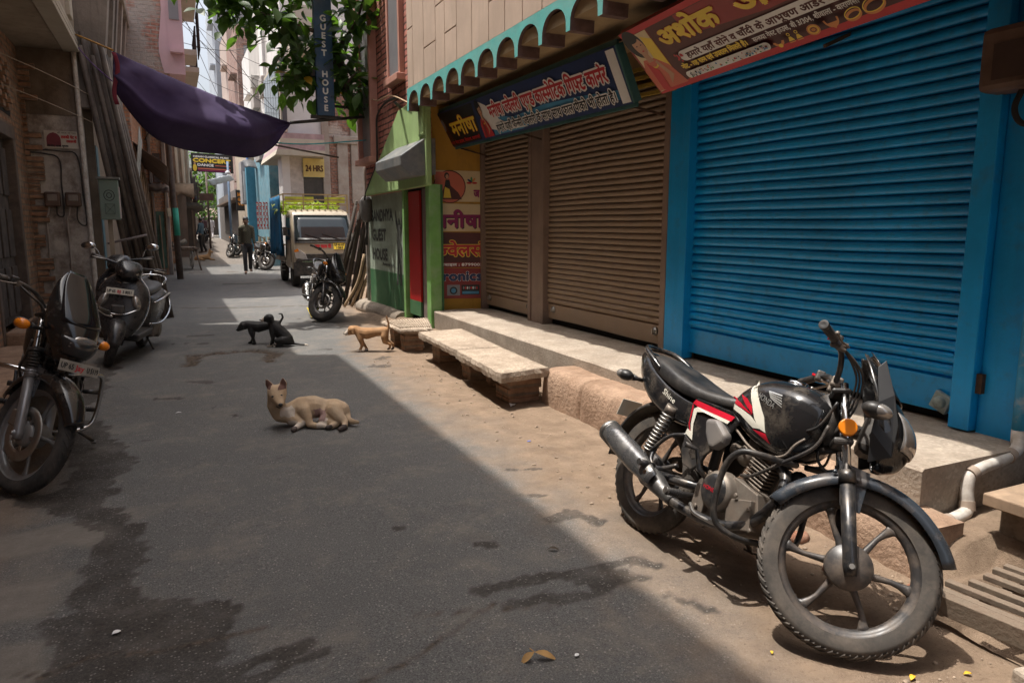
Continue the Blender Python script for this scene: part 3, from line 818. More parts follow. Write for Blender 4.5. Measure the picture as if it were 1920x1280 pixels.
# dark door post at far right and step beyond the pipe
mb = MB(); mb.bx(3.66, 4.0, 1.0, 1.93, .12, .30)
o = mb.build('grey_post', mat('slate paint', (.07, .085, .11), .6, var=.3, scale=4), None); tag(o, 'slate grey base block standing behind the bent drain pipe', 'post')
st = thing('doorstep', 'small concrete step with a worn wooden edge at the right border', 'step')
MB().bx(3.12, 3.66, .6, 1.74, .0, .245).build('block', CONCF, st, bevel=.01)
MB().bx(3.02, 3.5, .6, 1.76, .247, .30).build('plank', mat('worn plank', (.30, .21, .14), .85, var=.3, scale=8, streak=.3), st, bevel=.006)
# grate
gt = thing('drain_grate', 'grey weathered slatted grate over the gutter at the bottom right corner', 'grate')
WOOD = mat('grey slat', (.19, .145, .105), .85, var=.35, scale=12, dust=(.10, .065, .045), dusta=.75, dscale=12, bump=.003, bscale=60)
q0, ax_, ay_ = V(2.37, 1.60, .085), V(.985, -.1, 0).normalized(), V(.12, -.99, 0).normalized()
for k in range(7):
    a = q0 + ax_ * (.02 + k * .085)
    MB().beam(a + V(0, 0, random.uniform(-.006, .004)) + ay_ * random.uniform(-.03, .02), a + ay_ * 1.2 + ax_ * random.uniform(-.008, .008), .034 if k else .045, .022 if k else .07).build('slat', WOOD, gt, bevel=.003)
for k in (0.1, .62): MB().beam(q0 + ay_ * k - V(0, 0, .03), q0 + ay_ * k + ax_ * .56 - V(0, 0, .03), .04, .03).build('cross_bar', WOOD, gt)
# ================================================================ LEFT SIDE
PLAST = mat('flaking plaster', (.50, .45, .40), .9, var=.15, scale=3, dust=(.16, .12, .095), dusta=.9, dscale=2.8, dthr=.5, bump=.012, bscale=18, streak=.25)
DARKPL = mat('dark plaster', (.16, .12, .085), .95, var=.35, scale=2.5, dust=(.30, .25, .2), dusta=.5, dscale=2, dthr=.56, bump=.01, bscale=15, streak=.3)
OLDCON = mat('weathered concrete', (.27, .23, .20), .95, var=.3, scale=1.4, dust=(.09, .08, .075), dusta=.8, dscale=1.1, dthr=.53, bump=.012, bscale=12, streak=.5)
BRICKB = brickmat('old brown brick', (.27, .145, .085), (.34, .20, .12), (.21, .16, .12), bw=.24, bh=.075, dust=(.36, .29, .22), dusta=.7, bump=.02, dthr=.56)
BRICKO = brickmat('orange brick', (.46, .20, .11), (.54, .27, .16), (.33, .25, .19), bw=.24, bh=.075, dust=(.45, .38, .31), dusta=.85, bump=.02, dthr=.55)
BRICKX = brickmat('red brick side', (.36, .17, .13), (.42, .21, .155), (.36, .30, .26), bw=.23, bh=.075, dust=(.40, .36, .33), dusta=.92, bump=.02, axis='X', dthr=.55, dscale=.45)
PINKW = mat('pink house paint', (.62, .42, .46), .85, var=.08, scale=1.5, dust=(.45, .34, .35), dusta=.5, dscale=1)
OLDWOOD = mat('dark old wood', (.055, .042, .035), .8, var=.4, scale=6, dust=(.14, .11, .09), dusta=.6, dscale=6, dthr=.57, streak=.5)
CREAM = mat('cream trim', (.50, .46, .38), .85, var=.15, scale=3, dust=(.25, .2, .15), dusta=.5, dscale=3)
BEIGEW = mat('dull beige plaster', (.36, .30, .23), .9, var=.2, scale=1.5, dust=(.18, .15, .12), dusta=.6, dscale=1.2, bump=.006, streak=.35)
BARK = mat('dark pipe paint', (.085, .062, .05), .6, var=.4, scale=6, dust=(.17, .13, .1), dusta=.6, dscale=8)
IRON = mat('black iron', (.03, .027, .025), .6, var=.3, scale=8, dust=(.1, .075, .06), dusta=.5, dscale=10)

h1 = thing('old_house', 'dirty old house with a dark wooden door and a jutting upper storey', 'building')
XL = -1.75
mb = MB()
mb.bx(-8, XL, -8, 9.35, 0, 3.9); mb.bx(-8, XL, 11.15, 12.0, 0, 3.9); mb.bx(-8, XL, 9.35, 11.15, 2.62, 3.9); mb.bx(-8, XL - .3, 9.35, 11.15, 0, 2.62)
mb.build('brick_wall', BRICKB, h1)
mb = MB(); mb.bx(-8, -1.06, 12.0, 12.35, 0, 3.9).build('plaster_wall', [PLAST], h1)
mb = MB(); mb.bx(-1.76, -1.05, 11.985, 12.0, 2.95, 3.9).build('dark_upper_wall', DARKPL, h1)  # darker plaster panel across the top of the plaster wall
# irregular brick quoin at the inner corner
random.seed(11)
mb = MB(); zz = .0
while zz < 3.6:
    mb.bx(XL - .1, XL + random.choice((.05, .13, .2)), 11.94, 12.0, zz + .004, zz + .078); zz += .082
mb.build('brick_quoin', BRICKB, h1, bevel=.006)
dd = MB()
dd.bx(XL - .16, XL - .1, 9.45, 10.24, .25, 2.5); dd.bx(XL - .16, XL - .1, 10.26, 11.05, .25, 2.5)
for y0 in (9.5, 9.9, 10.3, 10.7):
    for z0 in (.35, 1.05, 1.8): dd.bx(XL - .1, XL - .075, y0, y0 + .3, z0, z0 + .58)
do = dd.build('wooden_door', OLDWOOD, h1, bevel=.01)
f = MB(); f.bx(XL - .2, XL + .015, 9.33, 9.45, .1, 2.62); f.bx(XL - .2, XL + .015, 11.05, 11.17, .1, 2.62); f.bx(XL - .2, XL + .02, 9.33, 11.17, 2.5, 2.66); f.each('door_frame', BARK, h1, bevel=.01)
# pierced brick screen over the door
mb = MB()
for r_ in range(6):
    for k in range(9):
        if (k + r_) % 2: mb.bx(XL - .02, XL + .06, 9.6 + k * .16, 9.6 + k * .16 + .13, 2.82 + r_ * .1, 2.82 + r_ * .1 + .075)
mb.build('brick_screen', BRICKB, h1, bevel=.006)
MB().bx(XL, XL + .004, 9.55, 11.1, 2.78, 3.42).build('painted_screen_shade', DARK, h1)  # flat dark sheet, its colour stands for the shade behind the screen holes
up = MB(); up.bx(-8, -1.05, -8, 9.3, 3.82, 10.75); up.bx(-8, -1.05, 9.3, 12.1, 3.82, 9.3)
up.build('upper_storey', BEIGEW, h1)
tr = MB()
for x_, z_ in ((.05, 3.80), (.03, 3.92), (.015, 4.02)): tr.bx(-1.2, -1.05 + x_, -8, 12.13, z_, z_ + .06)
for yy in (11.2, 9.8, 7.6, 5.4): tr.bx(-1.1, -1.0, yy, yy + .3, 4.1, 9.1)
tr.bx(-1.2, -1.0, -8, 9.3, 10.55, 10.8)
tr.build('moulding', CREAM, h1, bevel=.008)
wn_ = MB()
for yy in (10.25, 8.2, 6.0, 3.8, 1.6): wn_.bx(-1.1, -1.035, yy, yy + 1.0, 5.0, 6.6); wn_.bx(-1.1, -1.035, yy, yy + 1.0, 8.0, 9.4)
wn_.each('window', OLDWOOD, h1)
mb = MB(); mb.bx(-8, -1.3, -8, 9.2, -.1, .14); mb.bx(-8, -1.48, 9.2, 11.9, -.1, .12)
mb.bx(-1.75, -1.5, 9.4, 11.1, .1, .26)
mb.build('ledge', KERBM, h1, bevel=.03)
# things on the plaster wall
MB().tube(spline([(-1.075, 11.95, 3.85), (-1.07, 11.95, 2.5), (-1.06, 11.95, 1.2), (-1.06, 11.95, .2)], 4), .032, 8).build('rain_pipe', PVC, h1)
t = thing('wall_poster', 'small torn cream poster with red lettering pasted on the plaster wall', 'poster')
mb = MB(); mb.bx(-1.52, -1.12, 11.972, 11.983, 2.50, 2.735).build('sheet', mat('cream paper', (.55, .50, .42), .8, var=.1), t)
mb = MB()
def pw(u, v, w_): return V(-1.52 + u, 11.972 - w_, 2.5 + v)
mb.poly([pw(.0 + .02 + .09 + .085 * math.cos(a), .03 + .085 + .085 * math.sin(a) * (1.1), .003) for a in [PI * q / 10 for q in range(11)]] + [pw(.025, .02, .003), pw(.195, .02, .003)], 1)
mb.ball(pw(.11, .185, .0), (.025, .004, .03), 8, 1)
lettering(mb, 'लक्की पेट व', pw, .2, .135, .055, .002, 0, bold=.003, width=.19); lettering(mb, 'रक्तस्वी', pw, .26, .08, .05, .002, 0, bold=.003, width=.12)
lettering(mb, 'श्री माता मन्दिर', pw, .16, .2, .03, .002, 2, width=.22); lettering(mb, 'विनोद चन्द्र गुप्ता', pw, .03, .02, .035, .004, 2, bold=.002, width=.25)
mb.build('print', [mat('poster red', (.5, .03, .03), .7), mat('poster maroon', (.20, .04, .05), .7), BLACKP], t)
for k, (x_, lb) in enumerate(((-1.485, 'brown electric meter box nearer the wooden door, with two looped cables below'), (-1.235, 'brown electric meter box beside the white rain pipe'))):
    t = thing('meter_box', lb, 'meter box', (x_, 11.93, 1.8), 0, 'meter boxes on the plaster wall')
    MB().box((0, 0, 0), (.19, .1, .2)).build('case', mat('brown metal case', (.1, .07, .05), .5), t, bevel=.02)
    MB().box((0, -.045, .02), (.12, .025, .09)).build('cover_plate', mat('grey cover', (.16, .13, .11), .4, dust=(.3, .26, .22), dusta=.5), t, bevel=.01)
    MB().tube(spline([(-.05, 0, -.1), (-.07, .01, -.2), (-.1, .03, -.28), (-.1, .04, -.5), (-.1, .03, -1.2), (-.05, .03, -1.62)], 5), .012, 6).build('conduit', mat('pale conduit', (.34, .29, .26), .7), t)
    MB().tube(spline([(.04, 0, -.1), (.04, 0, -.2), (.08, .02, -.24), (.12, .03, -.18), (.12, .04, .2), (.12, .04, .55), (-.05, .04, .62), (-.3, .04, .64)] if k == 0 else [(.04, 0, -.1), (.03, 0, -.28), (.09, .02, -.36), (.14, .02, -.3), (.12, .04, .1), (.09, .04, .6), (-.1, .04, .66), (-.5, .04, .68)], 5), .010, 6).build('cable', IRON, t)

# second house
h2 = thing('weathered_house', 'weathered concrete house with slanted pilasters behind the leaning pipes', 'building')
MB().bx(-7, -.95, 12.35, 16.72, 0, 3.1).build('lower_wall', DARKPL, h2)
MB().bx(-1.0, -.94, 12.4, 12.75, .1, 2.6).build('teal_door', mat('teal door paint', (.02, .10, .13), .6, var=.3), h2)
mb = MB(); mb.prism([(-7, 2.9), (-.9, 3.1), (-.74, 4.2), (-.62, 5.3), (-7, 5.6)], lambda u, v, w_: V(u, 12.13 + w_, v), 4.57, 0)
mb.build('upper_wall', OLDCON, h2)
mb = MB()
for yy in (12.14, 13.2, 13.9, 15.0, 16.1): mb.prism([(-.92, 3.0), (-.83, 2.95), (-.66, 4.2), (-.52, 5.45), (-.75, 5.45)], lambda u, v, w_: V(u, yy + w_, v), .32, 0)
mb.bx(-1.2, -.5, 12.12, 16.75, 5.3, 5.5)
mb.each('pilaster', OLDCON, h2, bevel=.02)
# third house
h3 = thing('orange_brick_house', 'crumbling orange brick house with a rusty tin awning over its front', 'building')
mb = MB(); mb.bx(-6, -.62, 16.75, 24, 0, 4.45).build('brick_wall', BRICKO, h3)
mb = MB()
for k in range(9):
    yy = 17.0 + k * .78; mb.bx(-.64, -.56 + .03 * (k % 2), yy, yy + .25, 0, 2.6 + .1 * (k % 3))
for k in range(14): mb.beam((-.5, 17 + k * .5, 0), (-.58, 17.1 + k * .5, random.uniform(1.6, 2.6)), .07, .04)
mb.build('timber_posts', mat('bleached timber', (.28, .20, .13), .9, var=.35, scale=4, streak=.4), h3, bevel=.01)
mb = MB(); mb.bx(-.60, -.585, 18.2, 18.9, .3, 2.1); mb.bx(-.60, -.585, 20.4, 21.2, .3, 2.0); mb.each('green_shutter', mat('faded green', (.08, .14, .10), .8, var=.3), h3)
mb = MB()
mb.grid(24, 6, lambda u, v: V(-.62 + v * .62 , 16.9 + u * 7, 3.15 - v * .5 + .03 * math.sin(u * 150) + .05 * noise.noise(V(u * 6, v * 2, 0))), 0, True)
mb.build('tin_awning', mat('rusty tin', (.16, .105, .075), .7, metal=.2, var=.4, scale=3, dust=(.25, .2, .16), dusta=.6, dscale=2), h3, solid=.012)
mb = MB(); mb.grid(4, 4, lambda u, v: V(-.56 + .12 * v, 15.6 + u * 1.0, 2.35 + v * .95 - u * .2 + .02 * math.sin(u * 9)), 0)
o = mb.build('tin_sheet', mat('galvanised sheet', (.30, .32, .30), .5, metal=.3, var=.25, dust=(.16, .15, .12), dusta=.5), None, solid=.01); tag(o, 'grey green tin sheet propped against the old brick house', 'sheet')

# tall pink house (its height shades the road)
hp = thing('pink_house', 'tall house with bare brick side and pink corner, rising above the others on the left', 'building')
MB().bx(-7, .16, 16.7, 24.4, 4.5, 10.2).build('brick_side', BRICKX, hp)
pk = MB(); pk.bx(.16, .46, 16.69, 24.42, 4.5, 10.2)
zz = 4.5; prof = []
while zz < 8.7: prof.append((.16 - .12 - .10 * noise.noise(V(zz * 1.3, 0, 4)), zz)); zz += .2
pk.poly([V(.16, 16.685, 4.5)] + [V(x, 16.685, z) for x, z in prof] + [V(.16, 16.685, prof[-1][1])])
pk.build('pink_corner', PINKW, hp)
MB().bx(-7, .44, 16.6, 24.3, 8.2, 8.3).build('floor_band', mat('green band', (.10, .13, .08), .8), hp)
tr = MB(); tr.bx(.46, .72, 17.2, 18.3, 5.0, 5.12); tr.bx(.46, .8, 17.0, 18.6, 6.35, 6.43); tr.bx(.46, .82, 19.0, 21, 5.0, 5.12); tr.bx(.46, .85, 19, 21, 6.6, 6.7); tr.bx(.46, .8, 21.6, 23.6, 5.0, 5.1); tr.bx(.46, .9, 17.0, 20, 8.1, 8.2); tr.bx(.46, .7, 22, 24, 7.3, 7.4)
tr.each('balcony_slab', CREAM, hp, bevel=.01)
tr = MB()
for y0, y1, z0 in ((17.2, 18.3, 5.12), (19, 21, 5.12), (21.6, 23.6, 5.1)):
    k = y0
    while k < y1: tr.cyl((.78, k, z0), (.78, k, z0 + .9), .012, n=5); k += .14
    tr.cyl((.78, y0, z0 + .9), (.78, y1, z0 + .9), .02, n=5)
tr.build('balcony_rail', IRON, hp)
wn_ = MB(); wn_.bx(.40, .475, 17.4, 18.1, 5.3, 6.3); wn_.bx(.40, .475, 19.5, 20.4, 5.3, 6.4); wn_.bx(.22, .4, 16.67, 16.72, 5.55, 6.25); wn_.each('window', GREYW, hp)
wn_ = MB(); wn_.bx(.2, .44, 16.55, 16.7, 6.27, 6.33); wn_.bx(.2, .44, 16.55, 16.7, 4.9, 4.97); wn_.bx(.14, .46, 16.55, 16.7, 7.3, 7.36); wn_.each('window_shade', PINKW, hp)
mb = MB(); mb.grid(8, 4, lambda u, v: V(-.6 + u * .9, 16.5 - v * .2, 8.0 - .25 * v - .12 * v * math.sin(u * PI)), 0)
o = mb.build('shade_net', mat('green netting', (.04, .30, .24), .8), None, solid=.006); tag(o, 'green shade net sagging from the top floor of the bare brick side', 'net')
mb = MB(); mb.grid(8, 6, lambda u, v: V(.46 + v * .45, 17.0 + u * 1.6, 7.9 - v * .7 + .06 * math.sin(u * 8)), 0)
o = mb.build('awning_sheet', mat('black tarpaulin', (.035, .036, .04), .6), None, solid=.01); tag(o, 'black awning sheet hanging from the pink corner against the sky', 'awning')

# balcony house further on
h4 = thing('balcony_house', 'low house with pale pilasters and a rounded balcony above the parked cart', 'building')
mb = MB(); mb.bx(-5, .62, 29, 36, 2.95, 4.75); mb.build('wall', BEIGEW, h4)
MB().bx(-5, -.05, 24.3, 36, 0, 4.4).build('brick_end', brickmat('ochre brick end', (.50, .25, .14), (.58, .33, .2), (.36, .28, .22), bw=.24, bh=.085, axis='X', dust=(.42, .36, .30), dusta=.9, bump=.02, dthr=.54, dscale=1.6), h4)
mb = MB()
for x0, x1, z1 in ((-.52, -.43, 4.4), (-.16, -.05, 4.4), (-.9, -.78, 4.4)): mb.bx(x0, x1, 24.24, 24.3, 0, z1)
mb.each('plaster_strip', OLDCON, h4, bevel=.02)
mb = MB()
for k in range(7): x0 = -.95 + .13 * k + random.uniform(-.02, .02); mb.beam((x0, 24.1, 0), (x0 + random.uniform(-.06, .06), 24.26, random.uniform(1.7, 2.7)), .05, .03)
mb.each('plank', mat('bleached timber', (.28, .20, .13), .9, var=.35, scale=4, streak=.4), h4)
MB().bx(-.42, -.2, 24.26, 24.3, .2, 1.9).build('green_shutter', mat('faded green', (.08, .14, .10), .8, var=.3), h4); MB().bx(-.40, -.2, 24.26, 24.3, 2.75, 3.6).build('window', OLDWOOD, h4)
mb = MB(); mb.grid(16, 5, lambda u, v: V(-1.1 + u * 1.15, 24.28 - v * .7, 2.72 - v * .28 + .02 * math.sin(u * 60) + .05 * noise.noise(V(u * 5, v * 2, 3))), 0); mb.build('tin_awning', mat('rusty tin', (.16, .105, .075), .7, metal=.2, var=.4), h4, solid=.012)
MB().bx(-5, .25, 31, 36, 0, 2.95).build('lower_wall', BRICKO, h4)
mb = MB()
for k, x_ in enumerate((-.32, -.12, .1, .3, .5)): mb.cyl((x_, 28.93, 3.0), (x_, 28.93, 4.75), .055, n=8)
for k in range(4): mb.cyl((.66, 29.6 + k * 1.5, 3.0), (.66, 29.6 + k * 1.5, 4.7), .06, n=8)
mb.bx(-.5, .72, 28.85, 36, 4.7, 4.85)
mb.each('pilaster', CREAM, h4)
mb = MB(); mb.bx(-.25, -.05, 28.96, 29, 3.3, 4.4); mb.bx(.15, .28, 28.96, 29, 3.3, 4.4); mb.each('shutter', mat('brown window wood', (.22, .15, .11), .8), h4)
mb = MB(); mb.grid(14, 5, lambda u, v: V(-.4 + u * 1.2, 28.95 - .35 * math.sin(v * PI / 2), 2.98 - .35 * (1 - math.cos(v * PI / 2)) - .15 * abs(math.sin(u * 5)) * v), 0)
mb.build('balcony_floor', DARKPL, h4, solid=.05)
# dark row of shops up the left
ROW = [(36, 41, .95, 4.3, (.20, .14, .11)), (41, 47, 1.25, 5.2, (.10, .085, .08)), (47, 55, 1.5, 4.6, (.30, .24, .2)), (55, 66, 1.8, 5.5, (.22, .18, .16))]
for k, (y0, y1, x_, h_, c) in enumerate(ROW):
    t = thing('shop_house', ['brown shop front just past the balcony house', 'dark shop house under the hanging concert banner', 'greyish shop house far up the left of the lane', 'farthest low house on the left of the lane'][k], 'building')
    z0 = rise(y0)
    MB().bx(-5, x_ - .3, y0, y1, z0 - .5, h_).build('wall', mat('shop row %d' % k, c, .9, var=.3, scale=1, streak=.3), t)
    mb = MB(); mb.bx(-5, x_ + .25, y0 + .1, y1 - .1, z0 + 2.3, z0 + 2.45); mb.bx(-5, x_, y0, y1, z0 + 2.9, z0 + 3.0); mb.build('balcony_slab', mat('sooty slab', (.09, .075, .065), .9), t)
    mb = MB(); yy = y0 + .2
    while yy < y1 - .2: mb.bx(x_ - .02, x_, yy, yy + .05, z0 + 3.0, z0 + 3.8); yy += .22
    mb.bx(x_ - .03, x_ + .01, y0 + .1, y1 - .1, z0 + 3.8, z0 + 3.87); mb.bx(x_ - .3, x_, y0 + .05, y0 + .09, z0 + 3.0, z0 + 3.8); mb.build('balcony_rail', IRON, t)
    MB().bx(x_ - .34, x_ - .28, y0 + .6, y1 - .6, z0 + .1, z0 + 2.1).build('painted_front_shade', DARK, t)  # solid near-black panel, its colour stands for the shade inside the shop

# ================================================================ FAR RIGHT
WHITEW = mat('white house paint', (.66, .655, .64), .8, var=.06, scale=2, dust=(.5, .46, .44), dusta=.4, dscale=1.5)
OLDP = mat('stripped plaster', (.37, .34, .30), .95, var=.2, scale=1.5, dust=(.24, .17, .13), dusta=.8, dscale=1.1, dthr=.5, bump=.015, bscale=10)
BRICKW = brickmat('ruined brick', (.26, .135, .10), (.33, .18, .13), (.24, .18, .15), bw=.26, bh=.09, dust=(.48, .42, .37), dusta=.9, bump=.03, axis='X', dthr=.52)
hr = thing('ruined_wall', 'old bare brick and plaster wall behind the small truck', 'wall')
MB().bx(4.55, 9, 24.05, 24.6, 0, 6.6).build('brick_face', BRICKW, hr)
mb = MB(); mb.bx(4.52, 4.75, 23.95, 24.06, 0, 6.8); mb.bx(5.0, 5.35, 23.98, 24.06, 0, 4.1); mb.bx(5.45, 6.1, 23.97, 24.06, 2.2, 6.5); mb.bx(4.9, 5.8, 23.93, 24.06, 4.1, 4.35); mb.build('plaster_bands', OLDP, hr, bevel=.02)
hw = thing('white_house', 'modern white house with a grey glass bay and a striped canopy', 'building')
MB().bx(3.42, 9, 24.6, 27.6, 3.9, 9).build('upper_wall', WHITEW, hw)
MB().bx(3.42, 4.55, 24.05, 24.6, 3.9, 9).build('side_wall', WHITEW, hw)
MB().bx(3.25, 3.45, 23.7, 27.4, 4.35, 6.6).build('bay_frame', CREAM, hw, bevel=.02)
mb = MB()
for k in range(6): mb.bx(3.22, 3.26, 23.85 + k * .6, 24.38 + k * .6, 4.5, 6.45)
mb.bx(3.3, 3.44, 23.66, 23.71, 4.5, 6.3)
mb.build('glass', mat('dark bay glass', (.09, .10, .11), .15, var=.1), hw)
ca = MB()
for k in range(4): ca.prism([(3.0 + .06 * k, 3.62 + k * .17), (4.5, 3.62 + k * .17), (4.5, 3.79 + k * .17), (3.06 + .06 * k, 3.79 + k * .17)], lambda u, v, w_: V(u, 23.35 + .05 * k + w_, v), 4.1 - .05 * k, k % 2)
ca.build('striped_canopy', [CREAM, mat('mauve stripe', (.36, .25, .26), .8)], hw)
MB().bx(3.22, 3.46, 23.75, 24.6, 0, 3.62).build('white_column', WHITEW, hw)
MB().bx(3.46, 3.90, 24.0, 24.3, 0, 3.62).build('column_side', mat('pale side wall', (.48, .45, .42), .85), hw)
MB().bx(3.9, 4.52, 24.0, 24.05, .3, 3.0).build('dark_shutter', mat('charcoal shutter', (.055, .055, .05), .6, streak=.3), hw)
MB().bx(3.6, 4.3, 23.2, 24.1, 6.7, 8.0).build('top_balcony', CREAM, hw)
t = thing('shop_sign', 'yellow sign with brown numerals below the striped canopy', 'sign')
MB().bx(3.9, 4.56, 23.93, 23.985, 3.02, 3.60).build('board', mat('sign yellow', (.62, .50, .17), .6, var=.1), t)
mb = MB()
def ys(u, v, w_): return V(3.9 + u, 23.93 - w_, 3.0 + v)
lettering(mb, '24 HRS', ys, .07, .2, .26, .004, 0, bold=.012, width=.55); mb.build('lettering', mat('brown ink', (.10, .05, .02), .7), t)
# brick block with AC boxes, right of the sky gap
hb = thing('concrete_block', 'grey concrete flats with box balconies behind the white house', 'building')
MB().bx(3.55, 9, 28, 35, 4.3, 10.5).build('upper_wall', mat('pale concrete', (.42, .40, .38), .9, var=.15, scale=1, streak=.3), hb)
mb = MB(); mb.bx(3.2, 4.2, 29.6, 31, 4.0, 5.2); mb.bx(3.3, 3.6, 31.5, 32.5, 6.2, 7.0); mb.bx(3.35, 3.6, 29, 30, 6.3, 7.0); mb.each('balcony_box', mat('balcony concrete', (.36, .33, .31), .9, var=.15), hb, bevel=.02)
MB().bx(3.45, 3.56, 29.2, 30.2, 5.4, 9.5).build('white_strip', WHITEW, hb)
hs = thing('blue_shop', 'turquoise painted shop beyond the truck with a black canopy', 'building')
MB().bx(3.35, 9, 28.1, 34.9, 0, 4.25).build('wall', mat('turquoise wall', (.12, .30, .38), .8, var=.25, dust=(.3, .36, .38), dusta=.6, streak=.3), hs)
MB().bx(3.0, 3.36, 33.0, 33.5, 0, 4.0).build('blue_pier', mat('blue wall', (.07, .25, .36), .8, var=.15), hs)
mb = MB(); mb.grid(8, 3, lambda u, v: V(2.85 + u * 1.4, 32.6 - v * .8 + u * .2, 4.2 - v * .35 + .05 * math.sin(u * 11)), 0); mb.build('black_canopy', mat('black tarpaulin', (.035, .036, .04), .6), hs, solid=.02)
t = thing('shop_board', 'white sign board with red writing jutting from the turquoise shop', 'sign')
MB().bx(2.95, 3.42, 33.8, 33.9, 2.6, 3.85).build('board', WHITEW, t)
mb = MB(); mb.poly([V(3.42, 33.79, 2.75), V(3.85, 33.6, 2.85), V(3.85, 33.6, 3.75), V(3.42, 33.79, 3.8)]); mb.build('side_panel', mat('peeling pink panel', (.50, .33, .30), .8, var=.2), t, solid=.02)
mb = MB()
def rb(u, v, w_): return V(2.98 + u, 33.79 - w_, 2.7 + v)
for tx, u, v, wd in (('गुप्ता', .08, .65, .3), ('जनरल', .05, .4, .36), ('स्टोर', .06, .15, .34)):
    mb = MB(); lettering(mb, tx, rb, u, v, .21, .004, 0, bold=.012, width=wd); mb.build('lettering', mat('sign red', (.55, .03, .03), .7), t)
t = thing('shop_board', 'small blue notice board with red writing on the turquoise wall', 'sign')
MB().bx(3.8, 4.3, 27.98, 28.09, 2.55, 3.3).build('board', mat('notice blue', (.03, .30, .55), .7), t)
mb = MB(); lettering(mb, 'दिया', lambda u, v, w_: V(3.8 + u, 27.98 - w_, 2.5 + v), .1, .35, .25, .004, 0, bold=.012, width=.3); mb.build('lettering', mat('sign red', (.55, .03, .03), .7), t)
t = thing('shop_board', 'dark hanging board with orange lettering up the lane', 'sign')
MB().bx(2.92, 3.46, 38, 38.1, 2.25, 3.25).build('board', BLACKP, t)
for k, (tx, sz) in enumerate((('Hotel', .24), ('Ganga', .19), ('View', .17))):
    mb = MB(); lettering(mb, tx, lambda u, v, w_: V(2.92 + u, 38 - w_, 2.25 + v), .08, .7 - k * .22, sz, .004, 0, bold=.01, width=.38); mb.build('lettering', mat('orange paint', (.75, .30, .03), .7), t)
# far towers (each a thing)
def tower(name, label, x0, x1, y0, y1, z1, m, win=None, rows=3, cols=2, z0=-.3):
    t = thing(name, label, 'building')
    MB().bx(x0, x1, y0, y1, z0, z1).build('wall', m, t)
    wm = MB(); sl = MB()
    for r_ in range(rows):
        for c in range(cols):
            xx = x0 + (c + .3) * (x1 - x0) / cols * .5; zz = z1 - 2.2 - r_ * 2.9
            wm.bx(xx, xx + .4, y0 - .03, y0 + .02, zz, zz + 1.1); sl.bx(xx - .1, xx + .5, y0 - .3, y0 + .02, zz + 1.15, zz + 1.22)
        sl.bx(x0 - .35, x0, y0 + .5, y0 + 2.5, z1 - 2.6 - r_ * 2.9, z1 - 2.5 - r_ * 2.9)
    wm.each('window', GREYW, t); sl.each('window_shade', m, t)
    return t
GREYT = mat('grey blue render', (.36, .40, .45), .85, var=.1, scale=.6, streak=.15)
tower('tower_block', 'tall grey blue tower block edging the strip of sky', 3.75, 9, 60, 70, 19, GREYT, rows=4)
tower('tower_block', 'pinkish brown apartment block next to the grey tower', 4.0, 9, 52, 59, 14.5, mat('pinkish render', (.40, .32, .28), .9, var=.15, scale=.8, streak=.2), rows=3)
tower('tower_block', 'dark brick apartment block with a single lit window', 3.85, 9, 44, 51, 12.5, brickmat('dark brick', (.24, .14, .115), (.30, .18, .145), (.22, .17, .15), bw=.5, bh=.16, axis='X', dust=(.34, .28, .25), dusta=.6), rows=3)
tower('tower_block', 'narrow white block between the brick apartments and the concrete flats', 4.0, 9, 37, 43, 10.3, WHITEW, rows=2, cols=1)
t = thing('shop_house', 'beige house with a blue stripe on the right behind the walking man', 'building')
MB().bx(3.3, 9, 35.2, 42, 0, 5.3).build('wall', mat('beige render', (.46, .38, .29), .9, var=.15), t); MB().bx(3.25, 3.32, 35.1, 35.5, 1, 5.2).build('blue_stripe', mat('stripe blue', (.12, .22, .48), .8), t); MB().bx(3.0, 3.5, 35.3, 36.5, 2.5, 4.4).build('box_window', mat('grey render', (.33, .31, .30), .9), t, bevel=.02)
t = thing('shop_house', 'dark low shop closing the far right end of the lane', 'building')
MB().bx(3.7, 9, 43, 66, 0, 3.8).build('wall', mat('dark shop wall', (.14, .12, .11), .9, var=.3), t); MB().bx(3.2, 9, 44, 60, 3.0, 3.12).build('tin_roof', mat('rusty tin', (.16, .105, .075), .7), t)
# backing of the lane end
t = thing('lane_end_shops', 'low brown roofed shops closing the far end of the lane', 'building')
MB().bx(-2, 9, 82, 88, .5, 2.6).build('wall', mat('far wall', (.16, .13, .11), .9, var=.3), t)
mb = MB(); mb.grid(6, 1, lambda u, v: V(2.5 + u * 4.5, 80 + v * 5, 2.5 + v * 1.0)); mb.build('tin_roof', mat('brown roofing', (.22, .15, .12), .8, var=.3), t, solid=.08)

# ---------------------------------------------------------------- trees
LEAFM = {}
def leafmat(name, c, tr=.35):
    m = bpy.data.materials.new(name); m.use_nodes = True; nt = m.node_tree; N = nt.nodes; L = nt.links
    b = N['Principled BSDF']; b.inputs['Roughness'].default_value = .45
    oi = N.new('ShaderNodeTexCoord'); nz = N.new('ShaderNodeTexNoise'); nz.inputs['Scale'].default_value = 2.5; L.new(oi.outputs['Object'], nz.inputs['Vector'])
    mx = N.new('ShaderNodeMix'); mx.data_type = 'RGBA'; L.new(nz.outputs[0], mx.inputs[0]); mx.inputs[6].default_value = (*[q * .6 for q in c], 1); mx.inputs[7].default_value = (*[q * 1.4 for q in c], 1)
    L.new(mx.outputs[2], b.inputs['Base Color'])
    t = N.new('ShaderNodeBsdfTranslucent'); t.inputs[0].default_value = (c[0] * 2.6, c[1] * 3.0, c[2] * .7, 1)
    ms = N.new('ShaderNodeMixShader'); ms.inputs[0].default_value = tr
    L.new(b.outputs[0], ms.inputs[1]); L.new(t.outputs[0], ms.inputs[2]); L.new(ms.outputs[0], N['Material Output'].inputs[0])
    return m
